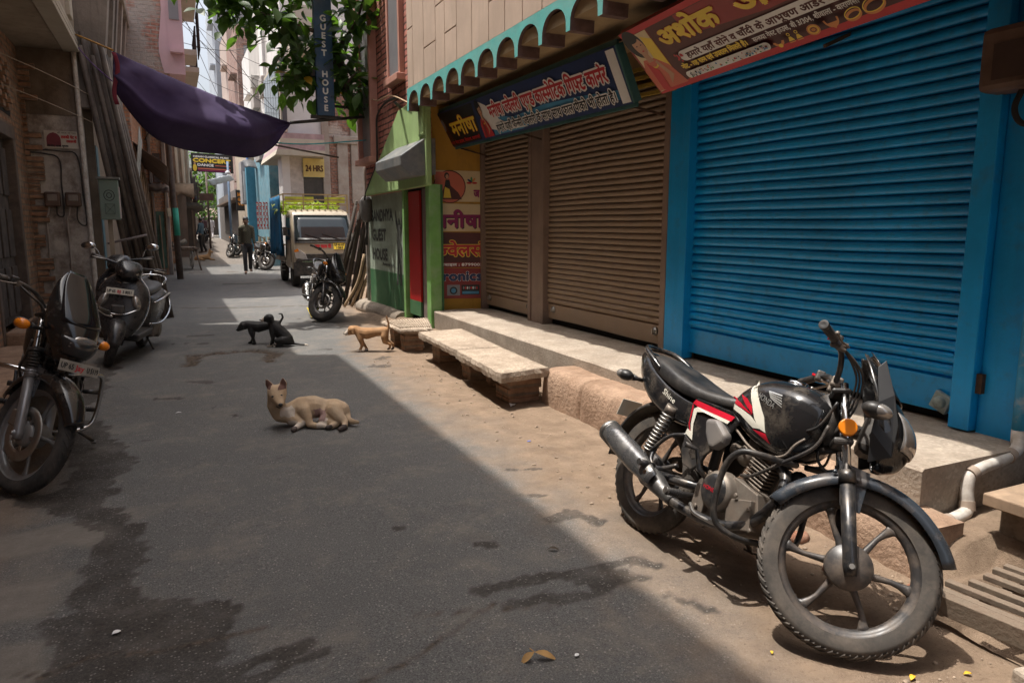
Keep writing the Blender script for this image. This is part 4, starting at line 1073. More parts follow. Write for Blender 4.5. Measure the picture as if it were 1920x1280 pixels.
LEAF_FAR = leafmat('far foliage', (.06, .11, .03))
LEAF_NEAR = leafmat('near foliage', (.045, .085, .028), .42)
LEAF_YEL = leafmat('yellow leaf', (.35, .20, .02), .4)
TRUNKM = mat('bark', (.11, .085, .065), .95, var=.35, scale=8, bump=.02, bscale=15)
def leaf_geo(mb, p, d, up, L_, W_, m=0, fold=.18, n=4):
    d = d.normalized(); s = d.cross(up)
    if s.length < .05: s = d.cross(V(1, .3, 0))
    s.normalize(); u = s.cross(d)
    prof = [0, .55, .9, 1.0, .8, .35, 0][: ] if n > 3 else [0, 1, .6, 0]
    k = len(prof); row = []
    for i, w_ in enumerate(prof):
        t = i / (k - 1); c = p + d * (L_ * t) - u * (L_ * .25 * t * t)
        row += [c + s * (W_ * w_ / 2) + u * (W_ * fold * w_), c, c - s * (W_ * w_ / 2) + u * (W_ * fold * w_)]
    fs = []
    for i in range(k - 1): fs += [(i * 3, i * 3 + 1, i * 3 + 4, i * 3 + 3), (i * 3 + 1, i * 3 + 2, i * 3 + 5, i * 3 + 4)]
    mb.add(row, fs, m, True)
random.seed(21)
def far_tree(label, x, y, h, r):
    t = thing('tree', label, 'tree', (x, y, rise(y)))
    mb = MB(); mb.tube(spline([(0, 0, -.2), (.1, 0, h * .3), (-.1, .1, h * .6), (0, 0, h * .85)], 4), [.28, .2, .12, .04], 8)
    for k in range(6):
        a = k * 1.1; mb.tube(spline([(0, 0, h * (.35 + .07 * k)), (math.cos(a) * r * .5, math.sin(a) * r * .5, h * (.5 + .07 * k)), (math.cos(a) * r * .8, math.sin(a) * r * .8, h * (.55 + .08 * k))], 3), [.09, .05, .02], 6)
    mb.build('trunk', TRUNKM, t)
    lf = MB()
    cl = [(V(random.gauss(0, .5) * r, random.gauss(0, .5) * r, h * random.uniform(.3, 1)), random.uniform(.5, 1.0)) for _ in range(26)]
    for c, cr in cl:
        for _ in range(48):
            q = c + V(random.gauss(0, .5), random.gauss(0, .5), random.gauss(0, .4)) * cr
            leaf_geo(lf, q, V(random.uniform(-1, 1), random.uniform(-1, 1), random.uniform(-.8, .3)), V(0, 0, 1), .38, .22, 0, .1, 3)
    lf.build('crown', LEAF_FAR, t, fixn=False)
far_tree('sunlit green tree closing the lane behind the hanging tin sheet', 4.0, 70, 7.5, 1.6)
far_tree('leafy tree left of the tin sheet at the lane end', 2.6, 74, 6.5, 1.6)
far_tree('tree at the lane end beside the blue pole', 5.6, 76, 7.8, 1.8)
# ================================================================ TWO WHEELERS (local frame: x forward from rear axle, y left, z up)
from mathutils.bvhtree import BVHTree
TYRE = mat('dusty tyre', (.055, .048, .042), .85, var=.25, scale=14, dust=(.145, .118, .094), dusta=.65, dscale=9, dthr=.5)
TYREB = mat('black tyre', (.03, .029, .028), .85, var=.25, scale=14, dust=(.12, .1, .085), dusta=.6, dscale=9)
RIM = mat('dusty black rim', (.045, .042, .042), .4, metal=.2, var=.25, scale=10, dust=(.17, .13, .10), dusta=.7, dscale=11, dthr=.5)
RIMG = mat('grey rim', (.2, .2, .2), .4, metal=.4, var=.25, scale=10, dust=(.2, .17, .14), dusta=.6, dscale=11)
BLK = mat('black gloss paint', (.013, .013, .014), .16, var=.2, scale=6, dust=(.16, .13, .10), dusta=.5, dscale=7, dthr=.58, coat=.3)
BLKM = mat('black plastic', (.022, .021, .021), .45, var=.3, scale=8, dust=(.17, .135, .105), dusta=.5, dscale=9, dthr=.53)
MUD = mat('slate gloss paint', (.035, .042, .052), .22, var=.2, scale=6, dust=(.2, .15, .11), dusta=.55, dscale=8, dthr=.58)
VINYL = mat('black seat vinyl', (.016, .016, .017), .38, var=.25, scale=8, dust=(.13, .115, .10), dusta=.45, dscale=5, dthr=.5, bump=.0012, bscale=160)
CHROME = mat('chrome', (.55, .55, .55), .16, metal=1, var=.08, scale=20)
ALU = mat('dirty cast alloy', (.20, .175, .15), .5, metal=.6, var=.3, scale=16, dust=(.20, .155, .12), dusta=.8, dscale=14, dthr=.46)
SATIN = mat('satin black metal', (.05, .05, .053), .30, metal=.6, var=.3, scale=12, dust=(.22, .18, .14), dusta=.6, dscale=14, dthr=.54)
AMBER = mat('amber lens', (.75, .22, .01), .25, var=.1)
CLEAR = mat('lamp lens', (.34, .32, .30), .06, metal=.55, var=.15, scale=30)
REDL = mat('red lens', (.45, .01, .02), .2)
REDP = mat('red decal', (.50, .012, .03), .3)
WHTP = mat('cream decal', (.66, .63, .54), .35, var=.1)
GREYD = mat('grey shroud plastic', (.14, .13, .125), .45, var=.15, dust=(.2, .17, .14), dusta=.4)
GLOSSR = mat('dark red gloss', (.10, .008, .008), .2, dust=(.1, .08, .07), dusta=.4)

def ring_se(x, z0, z1, hw, e, n=20):
    r = []
    for j in range(n):
        a = 2 * PI * j / n + .001; ca, sa = math.cos(a), math.sin(a)
        r.append(V(x, hw * math.copysign(abs(ca) ** e, ca), (z0 + z1) / 2 + (z1 - z0) / 2 * math.copysign(abs(sa) ** e, sa)))
    return r
def body(st, n=20, k=5, m=0, mb=None):
    """smooth hull through stations (x, z0, z1, halfwidth, exponent)"""
    P = [Vector((s_[0], s_[1], s_[2])) for s_ in st]; Q = [Vector((s_[3], s_[4], 0)) for s_ in st]
    A, B = spline(P, k), spline(Q, k)
    mb = mb or MB()
    return mb.loft([ring_se(a.x, a.y, a.z, max(b.x, .002), b.y, n) for a, b in zip(A, B)], m)
def decal(mb, poly, bvh, side, m=0, off=.0018, cuts=3):
    """polygon in side view laid onto a hull from the side"""
    bm = bmesh.new(); f = bm.faces.new([bm.verts.new((u, 0, v)) for u, v in poly])
    bmesh.ops.triangulate(bm, faces=[f]); bmesh.ops.subdivide_edges(bm, edges=bm.edges[:], cuts=cuts, use_grid_fill=True)
    bmesh.ops.triangulate(bm, faces=bm.faces[:])
    vs = []
    bm.verts.index_update()
    for v in bm.verts:
        h = bvh.ray_cast(Vector((v.co.x, side * 1.0, v.co.z)), Vector((0, -side, 0)))
        vs.append(h[0] + V(0, side * off, 0) + (h[1] * 0 if h[1] is None else V(0, 0, 0)) if h[0] is not None else V(v.co.x, side * .08, v.co.z))
    mb.add(vs, [[q.index for q in f.verts] for f in bm.faces], m, True); bm.free()
def bvh_of(mb): return BVHTree.FromPolygons([tuple(v) for v in mb.v], mb.f)
def text_on(mb, txt, bvh, side, x, z, size, ang=0, m=0, width=None, off=.0025):
    vs, fs, wd = text_geo(txt); sx = size if width is None else width / wd
    ca, sa = math.cos(ang), math.sin(ang); out = []
    for v in vs:
        u, w_ = v.x * sx * (-side), v.y * size
        px, pz = x + (u * ca - w_ * sa * (-side)), z + (u * sa * (-side) + w_ * ca)
        h = bvh.ray_cast(Vector((px, side, pz)), Vector((0, -side, 0)))
        out.append((h[0] if h[0] is not None else V(px, side * .1, pz)) + V(0, side * off, 0))
    mb.add(out, fs, m)

def make_wheel(par, M, c, R_, tw, name, rim_m, tyre_m, spokes=6, disc=0, tread=40, hub=.075, bore=None, drum=True):
    ax = (0, 1, 0); w_ = MB(M)
    rr = R_ - tw * .95
    w_.lathe([(rr + .012, -tw * .36), (rr + .014, -tw * .30), (rr - .004, -tw * .27), (rr - .014, -tw * .18), (rr - .022, -tw * .08), (rr - .022, tw * .08), (rr - .014, tw * .18), (rr - .004, tw * .27), (rr + .014, tw * .3), (rr + .012, tw * .36), (rr + .012, -tw * .36)], c, ax, 48)
    c = Vector(c)
    for k in range(spokes):
        a = 2 * PI * k / spokes + .05
        d = V(math.cos(a), 0, math.sin(a)); s_ = V(-math.sin(a), 0, math.cos(a))
        rings = []
        for t, wd, th in ((hub * .7, .024, .028), (hub + .02, .014, .021), ((rr + hub) * .5, .0105, .015), (rr - .06, .0125, .015), (rr - .03, .019, .018), (rr - .012, .036, .022)):
            q = c + d * t + s_ * (.012 * math.sin((t - hub) / (rr - hub) * PI))
            rings.append([q + s_ * (wd * math.cos(b)) + V(0, th * .6 * math.sin(b), 0) for b in [PI * j / 4 for j in range(8)]])
        w_.loft(rings, 0, True)
    w_.lathe([(0, -.062), (hub * .55, -.060), (hub * .9, -.052), (hub, -.04), (hub, .04), (hub * .9, .052), (hub * .55, .06), (0, .062)], c, ax, 28)
    if drum: w_.lathe([(0, -.066), (hub * 1.15, -.060), (hub * 1.2, -.05), (hub * 1.2, -.03)], c, ax, 32)
    o = w_.build(name, rim_m, par)
    t = MB(M); pr = []
    for k in range(11):
        a = PI * (.08 + .84 * k / 10); pr.append((R_ - tw * .48 + tw * .49 * math.sin(a) * (1.0), -tw * .5 * math.cos(a)))
    pr = [(rr + .008, -tw * .38)] + pr + [(rr + .008, tw * .38)]
    t.lathe(pr, c, ax, 64)
    for k in range(tread):
        for sg in (-1, 1):
            a = 2 * PI * (k + (.5 if sg > 0 else 0)) / tread
            rows = []
            for q in range(4):
                b = PI * .5 + sg * (.10 + .27 * q) ; aa = a + .045 * q
                rad = R_ - tw * .48 + tw * .49 * math.sin(b) + .006; yy = -tw * .5 * math.cos(b) * 1.02
                for da in (-.030, .030):
                    rows.append(c + V(math.cos(aa + da) * rad, yy, math.sin(aa + da) * rad))
            low = [c + (p_ - c) * .965 for p_ in rows]
            fs = [(2 * i, 2 * i + 1, 2 * i + 3, 2 * i + 2) for i in range(3)] + [(8 + 2 * i, 2 * i, 2 * i + 2, 8 + 2 * i + 2) for i in range(3)] + [(2 * i + 1, 8 + 2 * i + 1, 8 + 2 * i + 3, 2 * i + 3) for i in range(3)]
            t.add(rows + low, fs, 0, False)
    t.build('tyre', tyre_m, o)
    if disc:
        dm = MB(M); dm.lathe([(disc * .62, -.052), (disc, -.052), (disc, -.048), (disc * .62, -.048), (disc * .62, -.052)], c, ax, 36)
        for k in range(5):
            a = 2 * PI * k / 5; dm.beam(c + V(math.cos(a) * hub * .7, -.05, math.sin(a) * hub * .7), c + V(math.cos(a) * disc * .66, -.05, math.sin(a) * disc * .66), .018, .004, up=(0, 1, 0))
        dm.build('brake_disc', STEEL, o)
        cm = MB(M); cm.box(c + V(-.09, -.06, .06), (.07, .045, .09)); cm.build('caliper', ALU, o, bevel=.01)
    return o
def arc_guard(mb, c, r, hw, a0, a1, n=16, lip=.025, m=0, tip=True, flare=0):
    """mudguard over a wheel: U section swept along an arc"""
    rings = []
    for i in range(n + 1):
        t = i / n; a = a0 + (a1 - a0) * t
        k = 1 - (.35 * max(0, abs(t - .5) * 2 - .6) / .4 if tip else 0)
        d = V(math.cos(a), 0, math.sin(a)); ring = []
        rr = r + flare * max(0, abs(t - .5) * 2 - .6)
        for j in range(9):
            b = PI * (j / 8); y = -hw * k * math.cos(b); ring.append(Vector(c) + d * (rr - lip * (1 - math.sin(b) ** .6)) + V(0, y, 0))
        rings.append(ring)
    return mb.loft(rings, m, True, False, False)
def coil(mb, p0, p1, r, turns, wire, n=10, m=0):
    p0, p1 = Vector(p0), Vector(p1); x, y, z = frame(p0, p1); N_ = turns * n
    mb.tube([p0 + (p1 - p0) * (i / N_) + (x * math.cos(2 * PI * i / n) + y * math.sin(2 * PI * i / n)) * r for i in range(N_ + 1)], wire, 5, m)
def signal(par, M, p, d, lens, name='turn_signal', s=1.0):
    mb = MB(M); p, d = Vector(p), Vector(d)
    x, y, z = frame(p, p + d)
    mb.tube([p, p + d * .3, p + d * .6], [.011 * s, .012 * s, .02 * s], 8)
    rot = Matrix((V(1, 0, 0), V(0, 1, 0), V(0, 0, 1))).transposed()
    mb.ball(p + d, (.052 * s, .042 * s, .032 * s), 14)
    o = mb.build(name, BLKM, par)
    MB(M).ball(p + d + V(.016 * s if lens != 'r' else -.016 * s, math.copysign(.006, d.y), 0), (.045 * s, .039 * s, .029 * s), 14).build('lens', AMBER if lens == 'a' else CLEAR, o)
    return o

def steer_mat(xg, rake, deg):
    a = V(-math.sin(rake), 0, math.cos(rake)); p = V(xg, 0, 0)
    return Matrix.Translation(p) @ Matrix.Rotation(R(deg), 4, a) @ Matrix.Translation(-p)
def place(px, py, dx, dy, lean):
    return Matrix.Translation((px, py, 0)) @ Matrix.Rotation(math.atan2(dy, dx), 4, 'Z') @ Matrix.Rotation(R(-lean), 4, 'X')
def plate(par, M, c, w_, h_, n, up, txts, m=WHTP, inks=None, name='number_plate'):
    c, n, up = Vector(c), Vector(n).normalized(), Vector(up).normalized(); x = up.cross(n).normalized(); up = n.cross(x)
    def fn(u, v, w__): return c + x * (u - w_ / 2) + up * (v - h_ / 2) + n * w__
    mb = MB(M); mb.prism([(0, 0), (w_, 0), (w_, h_), (0, h_)], fn, -.004)
    o = mb.build(name, m, par, bevel=.001, seg=1)
    t = MB(M)
    for k, (tx, u, v, sz, wd, mi) in enumerate(txts): lettering(t, tx, fn, u, v, sz, .0015, mi, bold=sz * .03, width=wd)
    t.build('characters', inks or [BLACKP, REDP], o)
    return o

# ---------------------------------------------------------------- commuter motorcycle in the foreground
def make_commuter(name, label, mw, steer=38, kind='hero', group=None):
    t = thing(name, label, 'motorcycle', mat4=mw, group=group)
    HERO = kind == 'hero'; STREET = kind == 'street'; SPORT = kind == 'sport'
    PAINT = BLK
    RAKE = R(21.2); WB = .963 + .63 * math.tan(RAKE); XG_ = .963 + .93 * math.tan(RAKE)
    WR = .32
    SM = steer_mat(XG_, RAKE, steer); I = None
    tn = math.tan(RAKE)
    def fx(z, off=0): return WB + (.30 - z) * tn + off
    TW = .125 if STREET else .082
    fw = make_wheel(t, SM, (WB, 0, .30), WR, TW, 'front_wheel', RIM if not SPORT else RIMG, TYRE if HERO else TYREB, 6 if HERO else 5, 0 if HERO else (.15 if SPORT else .13), 46, .072, drum=HERO)
    make_wheel(t, I, (0, 0, .30), WR, TW + .01, 'rear_wheel', RIM, TYRE if HERO else TYREB, 6, 0, 44, .075)
    # fork
    for sg in (-1, 1):
        f = MB(SM); y = sg * .078
        f.tube([(fx(.27), y, .27), (fx(.30), y, .30), (fx(.34), y, .34), (fx(.60), y, .60)], [.022, .027, .026, .028], 14)
        f.cyl((fx(.59), y, .59), (fx(.635), y, .635), .033, .031, 14); f.cyl((fx(.30), y - sg * .005, .30), (fx(.30), y + sg * .035, .30), .015, n=10)
        o = f.build('fork_leg', SATIN if not SPORT else mat('grey slider', (.25, .25, .26), .35, metal=.5, dust=(.3, .26, .22), dusta=.4), t)
        if SPORT:
            gb = MB(SM)
            for k_ in range(9): gb.cyl((fx(.60 + k_ * .016), y, .60 + k_ * .016), (fx(.609 + k_ * .016), y, .609 + k_ * .016), .034, .029, 12)
            gb.build('fork_boot', BLKM, o)
        MB(SM).cyl((fx(.62), y, .62), (fx(.96), y, .96), .0165, n=14).build('stanchion', CHROME, o)
    MB(SM).cyl((WB, -.12, .30), (WB, .12, .30), .010, n=10).build('axle', STEEL, t)
    tc = MB(SM)
    tc.box((fx(.735, -.012), 0, .735), (.075, .20, .03), rot=Matrix.Rotation(-RAKE, 3, 'Y')); tc.box((fx(.925, -.012), 0, .925), (.075, .20, .022), rot=Matrix.Rotation(-RAKE, 3, 'Y'))
    tc.build('triple_clamp', BLKM, t, bevel=.012)
    for sg in (-1, 1) if HERO else ():
        rf = MB(SM); y = sg * .112; q = (fx(.79, .005), y, .79); rf.cyl((q[0], y - sg * .02, q[2]), (q[0], y, q[2]), .036, .034, 20); rf.build('reflector', AMBER, t, bevel=.004)
    # front mudguard with stays
    g = MB(SM); arc_guard(g, (WB, 0, .30), WR + .04, TW * .5 + .028, R(26), R(160), 26, .055, flare=.03)
    gm_ = g.build('front_mudguard', MUD if HERO else PAINT, t, solid=.004)
    fb = MB(SM)
    for sg in (-1, 1):
        for a0_, a1_ in ((.015, -.075), ):
            fb.prism([(fx(.55) + .05, .66), (fx(.55) - .07, .665), (fx(.5) - .03, .50), (fx(.5) + .045, .50)], lambda u, v, w_: V(u, sg * (.058 + w_), v), .006)
        for dx_ in (.04, -.05): fb.ball((fx(.6) + dx_, sg * .068, .615), .010, 8)
    fb.build('mudguard_stay', MUD, gm_, bevel=.002)
    # cowl and headlamp
    lv = [(.685, .015, .03), (.72, .085, .10), (.80, .122, .155), (.88, .135, .165), (.95, .128, .135), (1.02, .108, .10), (1.08, .078, .068), (1.125, .035, .03)]
    if not HERO: lv = [(.60, .02, .04), (.64, .06, .12), (.72, .11, .20), (.80, .14, .21), (.88, .145, .18), (.96, .13, .12), (1.04, .10, .055), (1.10, .055, .01)]
    A = spline([V(*q) for q in lv], 4)
    NOSE = 0 if HERO else (-.02 if SPORT else .02); ZO = .10 if SPORT else 0
    def cw(a, tt, k=1.0, o=0): return V(1.115 + NOSE - (a.x - .8) * .42 + (a.z * k + o) * math.cos(tt), (a.y * k + o) * math.sin(tt), a.x + ZO)
    mb = MB(SM); TT = [R(-84) + R(168) * j / 22 for j in range(23)]
    mb.loft([[cw(a, tt) for tt in TT] for a in A], 0, True, False, False)
    co = mb.build('headlamp_cowl', BLK, t, solid=.005)
    mb = MB(SM); sub = [a for a in A if (.765 < a.x < .925 if HERO else .66 < a.x < .80)]
    mb.loft([[cw(a, R(-52) + R(104) * j / 14, 1, .006 + .010 * math.sin(PI * min(max((a.x - (.765 if HERO else .66)) / .16, 0), 1))) for j in range(15)] for a in sub], 0, True, False, False); ho_ = mb.build('headlamp', CLEAR if HERO else mat('smoked lens', (.05, .05, .052), .08, metal=.4), co, solid=.003)
    if SPORT: MB(SM).ball((1.295, 0, .845), (.03, .085, .062), 18).build('reflector', CLEAR, ho_)
    mb = MB(SM); sub = [a for a in A if a.x > (.955 if HERO else .86)]
    mb.loft([[cw(a, R(-50) + R(100) * j / 12, 1.0, .012) + V(-.02 * (a.x - .955), 0, .05 * (a.x - .955) * 2) for j in range(13)] for a in sub], 0, True, False, False); mb.build('visor', mat('smoked visor', (.012, .012, .014), .08), co, solid=.003)
    mb = MB(SM); mb.box((1.12, 0, .83), (.08, .15, .2)); mb.build('lamp_shell', BLKM, co, bevel=.03)
    if SPORT: plate(t, SM, (1.345, 0, .735), .235, .06, (1, 0, .25), (0, 0, 1), [('UP 65', .008, .016, .042, .075, 0), ('Jay', .095, .016, .042, .05, 1), ('U 5119', .16, .016, .042, .068, 0)], mat('grimy plate', (.36, .34, .30), .5, var=.2, scale=12, dust=(.2, .17, .14), dusta=.6, dscale=14))
    if STREET: plate(t, SM, (1.27, 0, .52), .22, .06, (1, 0, .25), (0, 0, 1), [('UP 65 BT', .01, .012, .045, .2, 0)], WHTP)
    for sg in (-1, 1):
        wg = MB(SM); wg.prism([(1.13, .69), (1.20, .74), (1.18, .86), (1.13, .97), (1.06, 1.10), (1.04, 1.06), (1.085, .92), (1.10, .80)], lambda u, v, w_: V(u - .0, sg * (.132 - .10 * max(0, u - 1.10) - .18 * max(0, v - .97) - .35 * max(0, .78 - v) + w_), v), .006)
        if HERO: wg.build('cowl_wing', mat('matt black panel', (.012, .012, .013), .5), co, bevel=.002)
        signal(t, SM, (1.07, sg * .115, .86), (.012, sg * (.085 if HERO else .12), .005), 'c' if HERO else 'a')
    # handlebar, grips, levers, cables
    def hb(sg): return spline([(fx(.95, -.03), sg * .0, .965), (fx(.95, -.035), sg * .055, .965), (fx(.95, -.04), sg * .10, 1.005), (fx(.95, -.06), sg * .17, 1.045), (fx(.95, -.10), sg * .26, 1.055), (fx(.95, -.155), sg * .385, 1.045)], 6)
    ho = MB(SM).tube(hb(-1)[::-1] + hb(1)[1:], .0115, 10).build('handlebar', SATIN, t)
    cl_ = MB(SM); cl_.box((fx(.95, -.03), .045, .965), (.045, .03, .045)); cl_.box((fx(.95, -.03), -.045, .965), (.045, .03, .045)); cl_.build('bar_clamp', ALU, ho, bevel=.008)
    for sg in (-1, 1):
        P = hb(sg); g0, g1 = P[-7] , P[-1]; dv = (g1 - g0).normalized()
        gr = MB(SM); gr.tube([g1 - dv * .125, g1 - dv * .11, g1 - dv * .02, g1, g1 + dv * .012], [.019, .0165, .0165, .019, .018], 14)
        gr.lathe([(.006, .0), (.012, .001), (.0185, .0)], g1 + dv * .0125, dv, 14, 0)
        for k in range(8): gr.cyl(g1 - dv * (.10 - k * .011), g1 - dv * (.095 - k * .011), .0175, n=12)
        gr.build('grip', BLKM, ho)
        sw = MB(SM); sw.box(g1 - dv * .155, (.04, .045, .05)); sw.build('switch_box', BLKM, ho, bevel=.01)
        MB(SM).box(g1 - dv * .15 + V(-.026, 0, .0), (.014, .012, .01)).build('kill_switch', REDL, ho)
        lvp = spline([g1 - dv * .17 + V(.02, 0, -.005), g1 - dv * .13 + V(.055, 0, -.012), g1 - dv * .06 + V(.05, 0, -.018), g1 + V(.052, 0, -.012)], 5)
        lo = MB(SM).tube(lvp, [.008, .007, .006, .006], 8, flat=.6); lo.ball(lvp[-1], .010, 8); lo.box(g1 - dv * .17 + V(.02, 0, -.01), (.035, .03, .028)); lo.build('lever', STEEL if sg > 0 else ALU, ho)
        cb = MB(SM)
        for k, o_ in enumerate((0, .012, -.012)): cb.tube(spline([g1 - dv * .17 + V(.02, 0, -.01), g1 - dv * .22 + V(.07 + o_, 0, -.05), V(1.0 + o_, sg * .12, .97), V(1.01 + o_, sg * .06, .87), V(.99, sg * .03, .76)], 6), .0045, 6)
        cb.build('cable', BLKM, ho)
    # tank
    tk = body([(.455, .745, .775, .045, .8), (.49, .70, .83, .085, .75), (.56, .665, .885, .118, .72), (.66, .625, .925, .142, .70), (.76, .605, .935, .150, .70), (.85, .605, .925, .145, .72), (.91, .64, .905, .115, .75), (.955, .70, .87, .07, .8), (.968, .75, .83, .02, .9)], 28, 6)
    tb = bvh_of(tk); to = tk.build('fuel_tank', PAINT, t)
    dc = MB()
    for sg in (-1, 1):
        decal(dc, [(.56, .90), (.59, .905), (.665, .84), (.745, .755), (.772, .692), (.735, .700), (.69, .735), (.655, .785), (.60, .85)], tb, sg, 0)
        decal(dc, [(.465, .775), (.58, .760), (.665, .742), (.745, .702), (.69, .695), (.58, .735), (.465, .752)], tb, sg, 0)
        decal(dc, [(.465, .805), (.56, .785), (.67, .748), (.58, .763), (.465, .779)], tb, sg, 1)
        decal(dc, [(.53, .825), (.60, .785), (.668, .752), (.655, .782), (.60, .812)], tb, sg, 1)
        decal(dc, [(.69, .690), (.772, .689), (.80, .652), (.77, .662)], tb, sg, 1)
    if HERO: dc.build('decal', [WHTP, REDP], to)
    em = MB()
    for sg in (-1, 1):
        text_on(em, 'HONDA', tb, sg, .665 if sg < 0 else .80, .832 if sg < 0 else .79, .036, R(-16), 0, width=.118)
        for k in range(5): # wing emblem of five feathers
            decal(em, [(.715 + .006 * k, .872 - .006 * k), (.795 + .006 * k, .868 - .012 * k), (.797 + .006 * k, .862 - .012 * k), (.718 + .006 * k, .866 - .006 * k)], tb, sg, 0, .003, 1)
    if HERO: em.build('emblem', mat('silver badge', (.55, .55, .53), .3, metal=.7), to)
    MB().lathe([(0, .012), (.036, .012), (.043, .006), (.045, -.004)], (.735, 0, .936), (.02, 0, 1), 20).build('filler_cap', CHROME, to)
    lip = MB()
    for sg in (-1, 1): lip.tube(spline([(.50, sg * .098, .69), (.60, sg * .123, .655), (.70, sg * .135, .612), (.80, sg * .138, .600), (.88, sg * .125, .625), (.905, sg * .11, .68), (.93, sg * .09, .72)], 5), .006, 6)
    lip.build('tank_seam', ALU, to)
    # seat
    se = body([(.53, .77, .80, .05, .8), (.49, .735, .805, .085, .7), (.40, .725, .80, .115, .65), (.28, .725, .805, .135, .62), (.14, .735, .835, .145, .6), (.0, .765, .875, .140, .6), (-.13, .80, .90, .115, .65), (-.20, .83, .90, .07, .75), (-.225, .85, .885, .02, .9)], 24, 6)
    se.build('seat', VINYL, t)
    # tail and side panels
    ta = body([(.30, .59, .735, .115, .6), (.18, .58, .75, .128, .6), (.02, .60, .79, .130, .6), (-.14, .66, .85, .118, .6), (-.26, .74, .90, .088, .7), (-.35, .82, .91, .045, .8)], 22, 5)
    tvb = bvh_of(ta); tao = ta.build('tail_panel', BLK, t)
    tx = MB()
    for sg in (-1, 1): HERO and text_on(tx, 'Shine', tvb, sg, .02 if sg < 0 else .14, .715 if sg < 0 else .69, .04, R(-18) if sg < 0 else R(-18), 0, width=.12)
    HERO and tx.build('script', WHTP, tao)
    MB().ball((-.315, 0, .835), (.03, .055, .04), 14).build('tail_light', REDL, tao)
    gr = MB().tube(spline([(-.05, -.125, .83), (-.14, -.135, .88), (-.25, -.10, .925), (-.29, 0, .93), (-.25, .10, .925), (-.14, .135, .88), (-.05, .125, .83)], 6), [.013, .016, .016, .015, .016, .016, .013], 10).build('grab_rail', BLK, t)
    for sg in (-1, 1):
        sp = MB(); sp.prism([(.545, .735), (.30, .745), (.265, .70), (.28, .60), (.31, .50), (.39, .455), (.46, .50), (.55, .60), (.60, .70)], lambda u, v, w_: V(u, sg * (.118 + w_ + .03 * (1 - ((u - .42) / .2) ** 2) * .6), v), .012)
        so = sp.build('side_panel', BLK, t, bevel=.012)
        d2 = MB()
        f2 = lambda u, v, w_: V(u, sg * (.1355 + w_ + .018 * (1 - ((u - .42) / .2) ** 2)), v)
        for pl_, mi in (([(.575, .715), (.30, .735), (.285, .715), (.33, .705), (.56, .69)], 1), ([(.555, .69), (.33, .705), (.305, .69), (.315, .62), (.345, .55), (.36, .545), (.335, .62), (.335, .68), (.38, .69), (.545, .675)], 0), ([(.285, .715), (.30, .70), (.305, .62), (.34, .56), (.30, .61)], 1)):
            d2.add([f2(u, v, .0) for u, v in pl_], [tuple(range(len(pl_)))], mi)
        if HERO: d2.build('decal', [WHTP, REDP], so)
        sh_ = MB(); sh_.prism([(.42, .668), (.50, .682), (.585, .625), (.575, .585), (.53, .545), (.49, .54), (.445, .60)], lambda u, v, w_: V(u, sg * (.118 + w_), v), .055); sh_.build('air_scoop', GREYD, so, bevel=.022, seg=4)
        bd = MB(); bd.prism([(.30, .565), (.345, .55), (.35, .575), (.305, .59)], lambda u, v, w_: V(u, sg * (.148 + w_), v), .003); bd.build('badge', WHTP, so) if HERO else None
        lower = MB(); lower.prism([(.29, .56), (.44, .50), (.475, .54), (.44, .45), (.40, .41), (.33, .42), (.30, .48)], lambda u, v, w_: V(u, sg * (.125 + w_), v), .02); lower.build('lower_cover', BLKM, so, bevel=.006)
    # rear guard, plate, signals
    g = MB(); arc_guard(g, (0, 0, .30), .375, .075, R(60), R(183), 20, .035, tip=False); go = g.build('rear_mudguard', BLKM, t, solid=.005)
    plate(go, None, (-.385, 0, .56), .14, .10, (-1, 0, .25), (0, 0, 1), [('UP 65', .02, .055, .035, .10, 0), ('AB 2014', .015, .012, .035, .11, 0)])
    for sg in (-1, 1): signal(t, None, (-.26, sg * .06, .74), (-.03, sg * .10, .005), 'r')
    # shocks, swingarm, frame
    for sg in (-1, 1):
        a, b = V(.02, sg * .125, .335), V(.13, sg * .125, .665)
        s_ = MB(); s_.cyl(a, b, .017, n=10); s_.cyl(a, a + (b - a) * .3, .024, n=12); s_.cyl(b, b + (a - b) * .12, .034, n=12); so = s_.build('shock_absorber', ALU, t)
        c_ = MB(); coil(c_, a + (b - a) * .22, a + (b - a) * .88, .033, 11, .0055); c_.build('spring', STEEL, so)
        MB().tube([(-.03, sg * .105, .30), (.25, sg * .10, .32), (.48, sg * .085, .35)], [.02, .022, .022], 8).build('swing_arm', SATIN, t)
    fr = MB()
    fr.tube(spline([(fx(.74, -.03), 0, .72), (.80, 0, .62), (.74, 0, .40), (.70, 0, .25), (.55, 0, .2)], 5), .022, 8); fr.tube(spline([(fx(.88, -.04), 0, .86), (.75, 0, .78), (.5, 0, .72), (.4, 0, .62), (.40, 0, .35), (.5, 0, .22)], 5), .025, 8)
    fr.cyl((fx(.73, -.055), 0, .72), (fx(.92, -.055), 0, .92), .032, n=14)
    for sg in (-1, 1): fr.tube([(.42, sg * .08, .70), (.15, sg * .10, .68), (-.2, sg * .08, .78)], .014, 7)
    fr.build('frame', BLKM, t)
    sk = MB(); sk.prism([(.60, .60), (.84, .62), (.93, .74), (.90, .80), (.80, .74), (.60, .70)], lambda u, v, w_: V(u, -.055 + w_, v), .11); sk.build('frame_cover', BLKM, t, bevel=.02)
    # engine
    en = MB()
    en.loft([[V(x, y, z) for x, z in [(.44, .30), (.50, .24), (.70, .215), (.80, .25), (.84, .33), (.80, .43), (.66, .46), (.50, .44), (.44, .38)]] for y in (-.115, -.09, .09, .115)], 0, False)
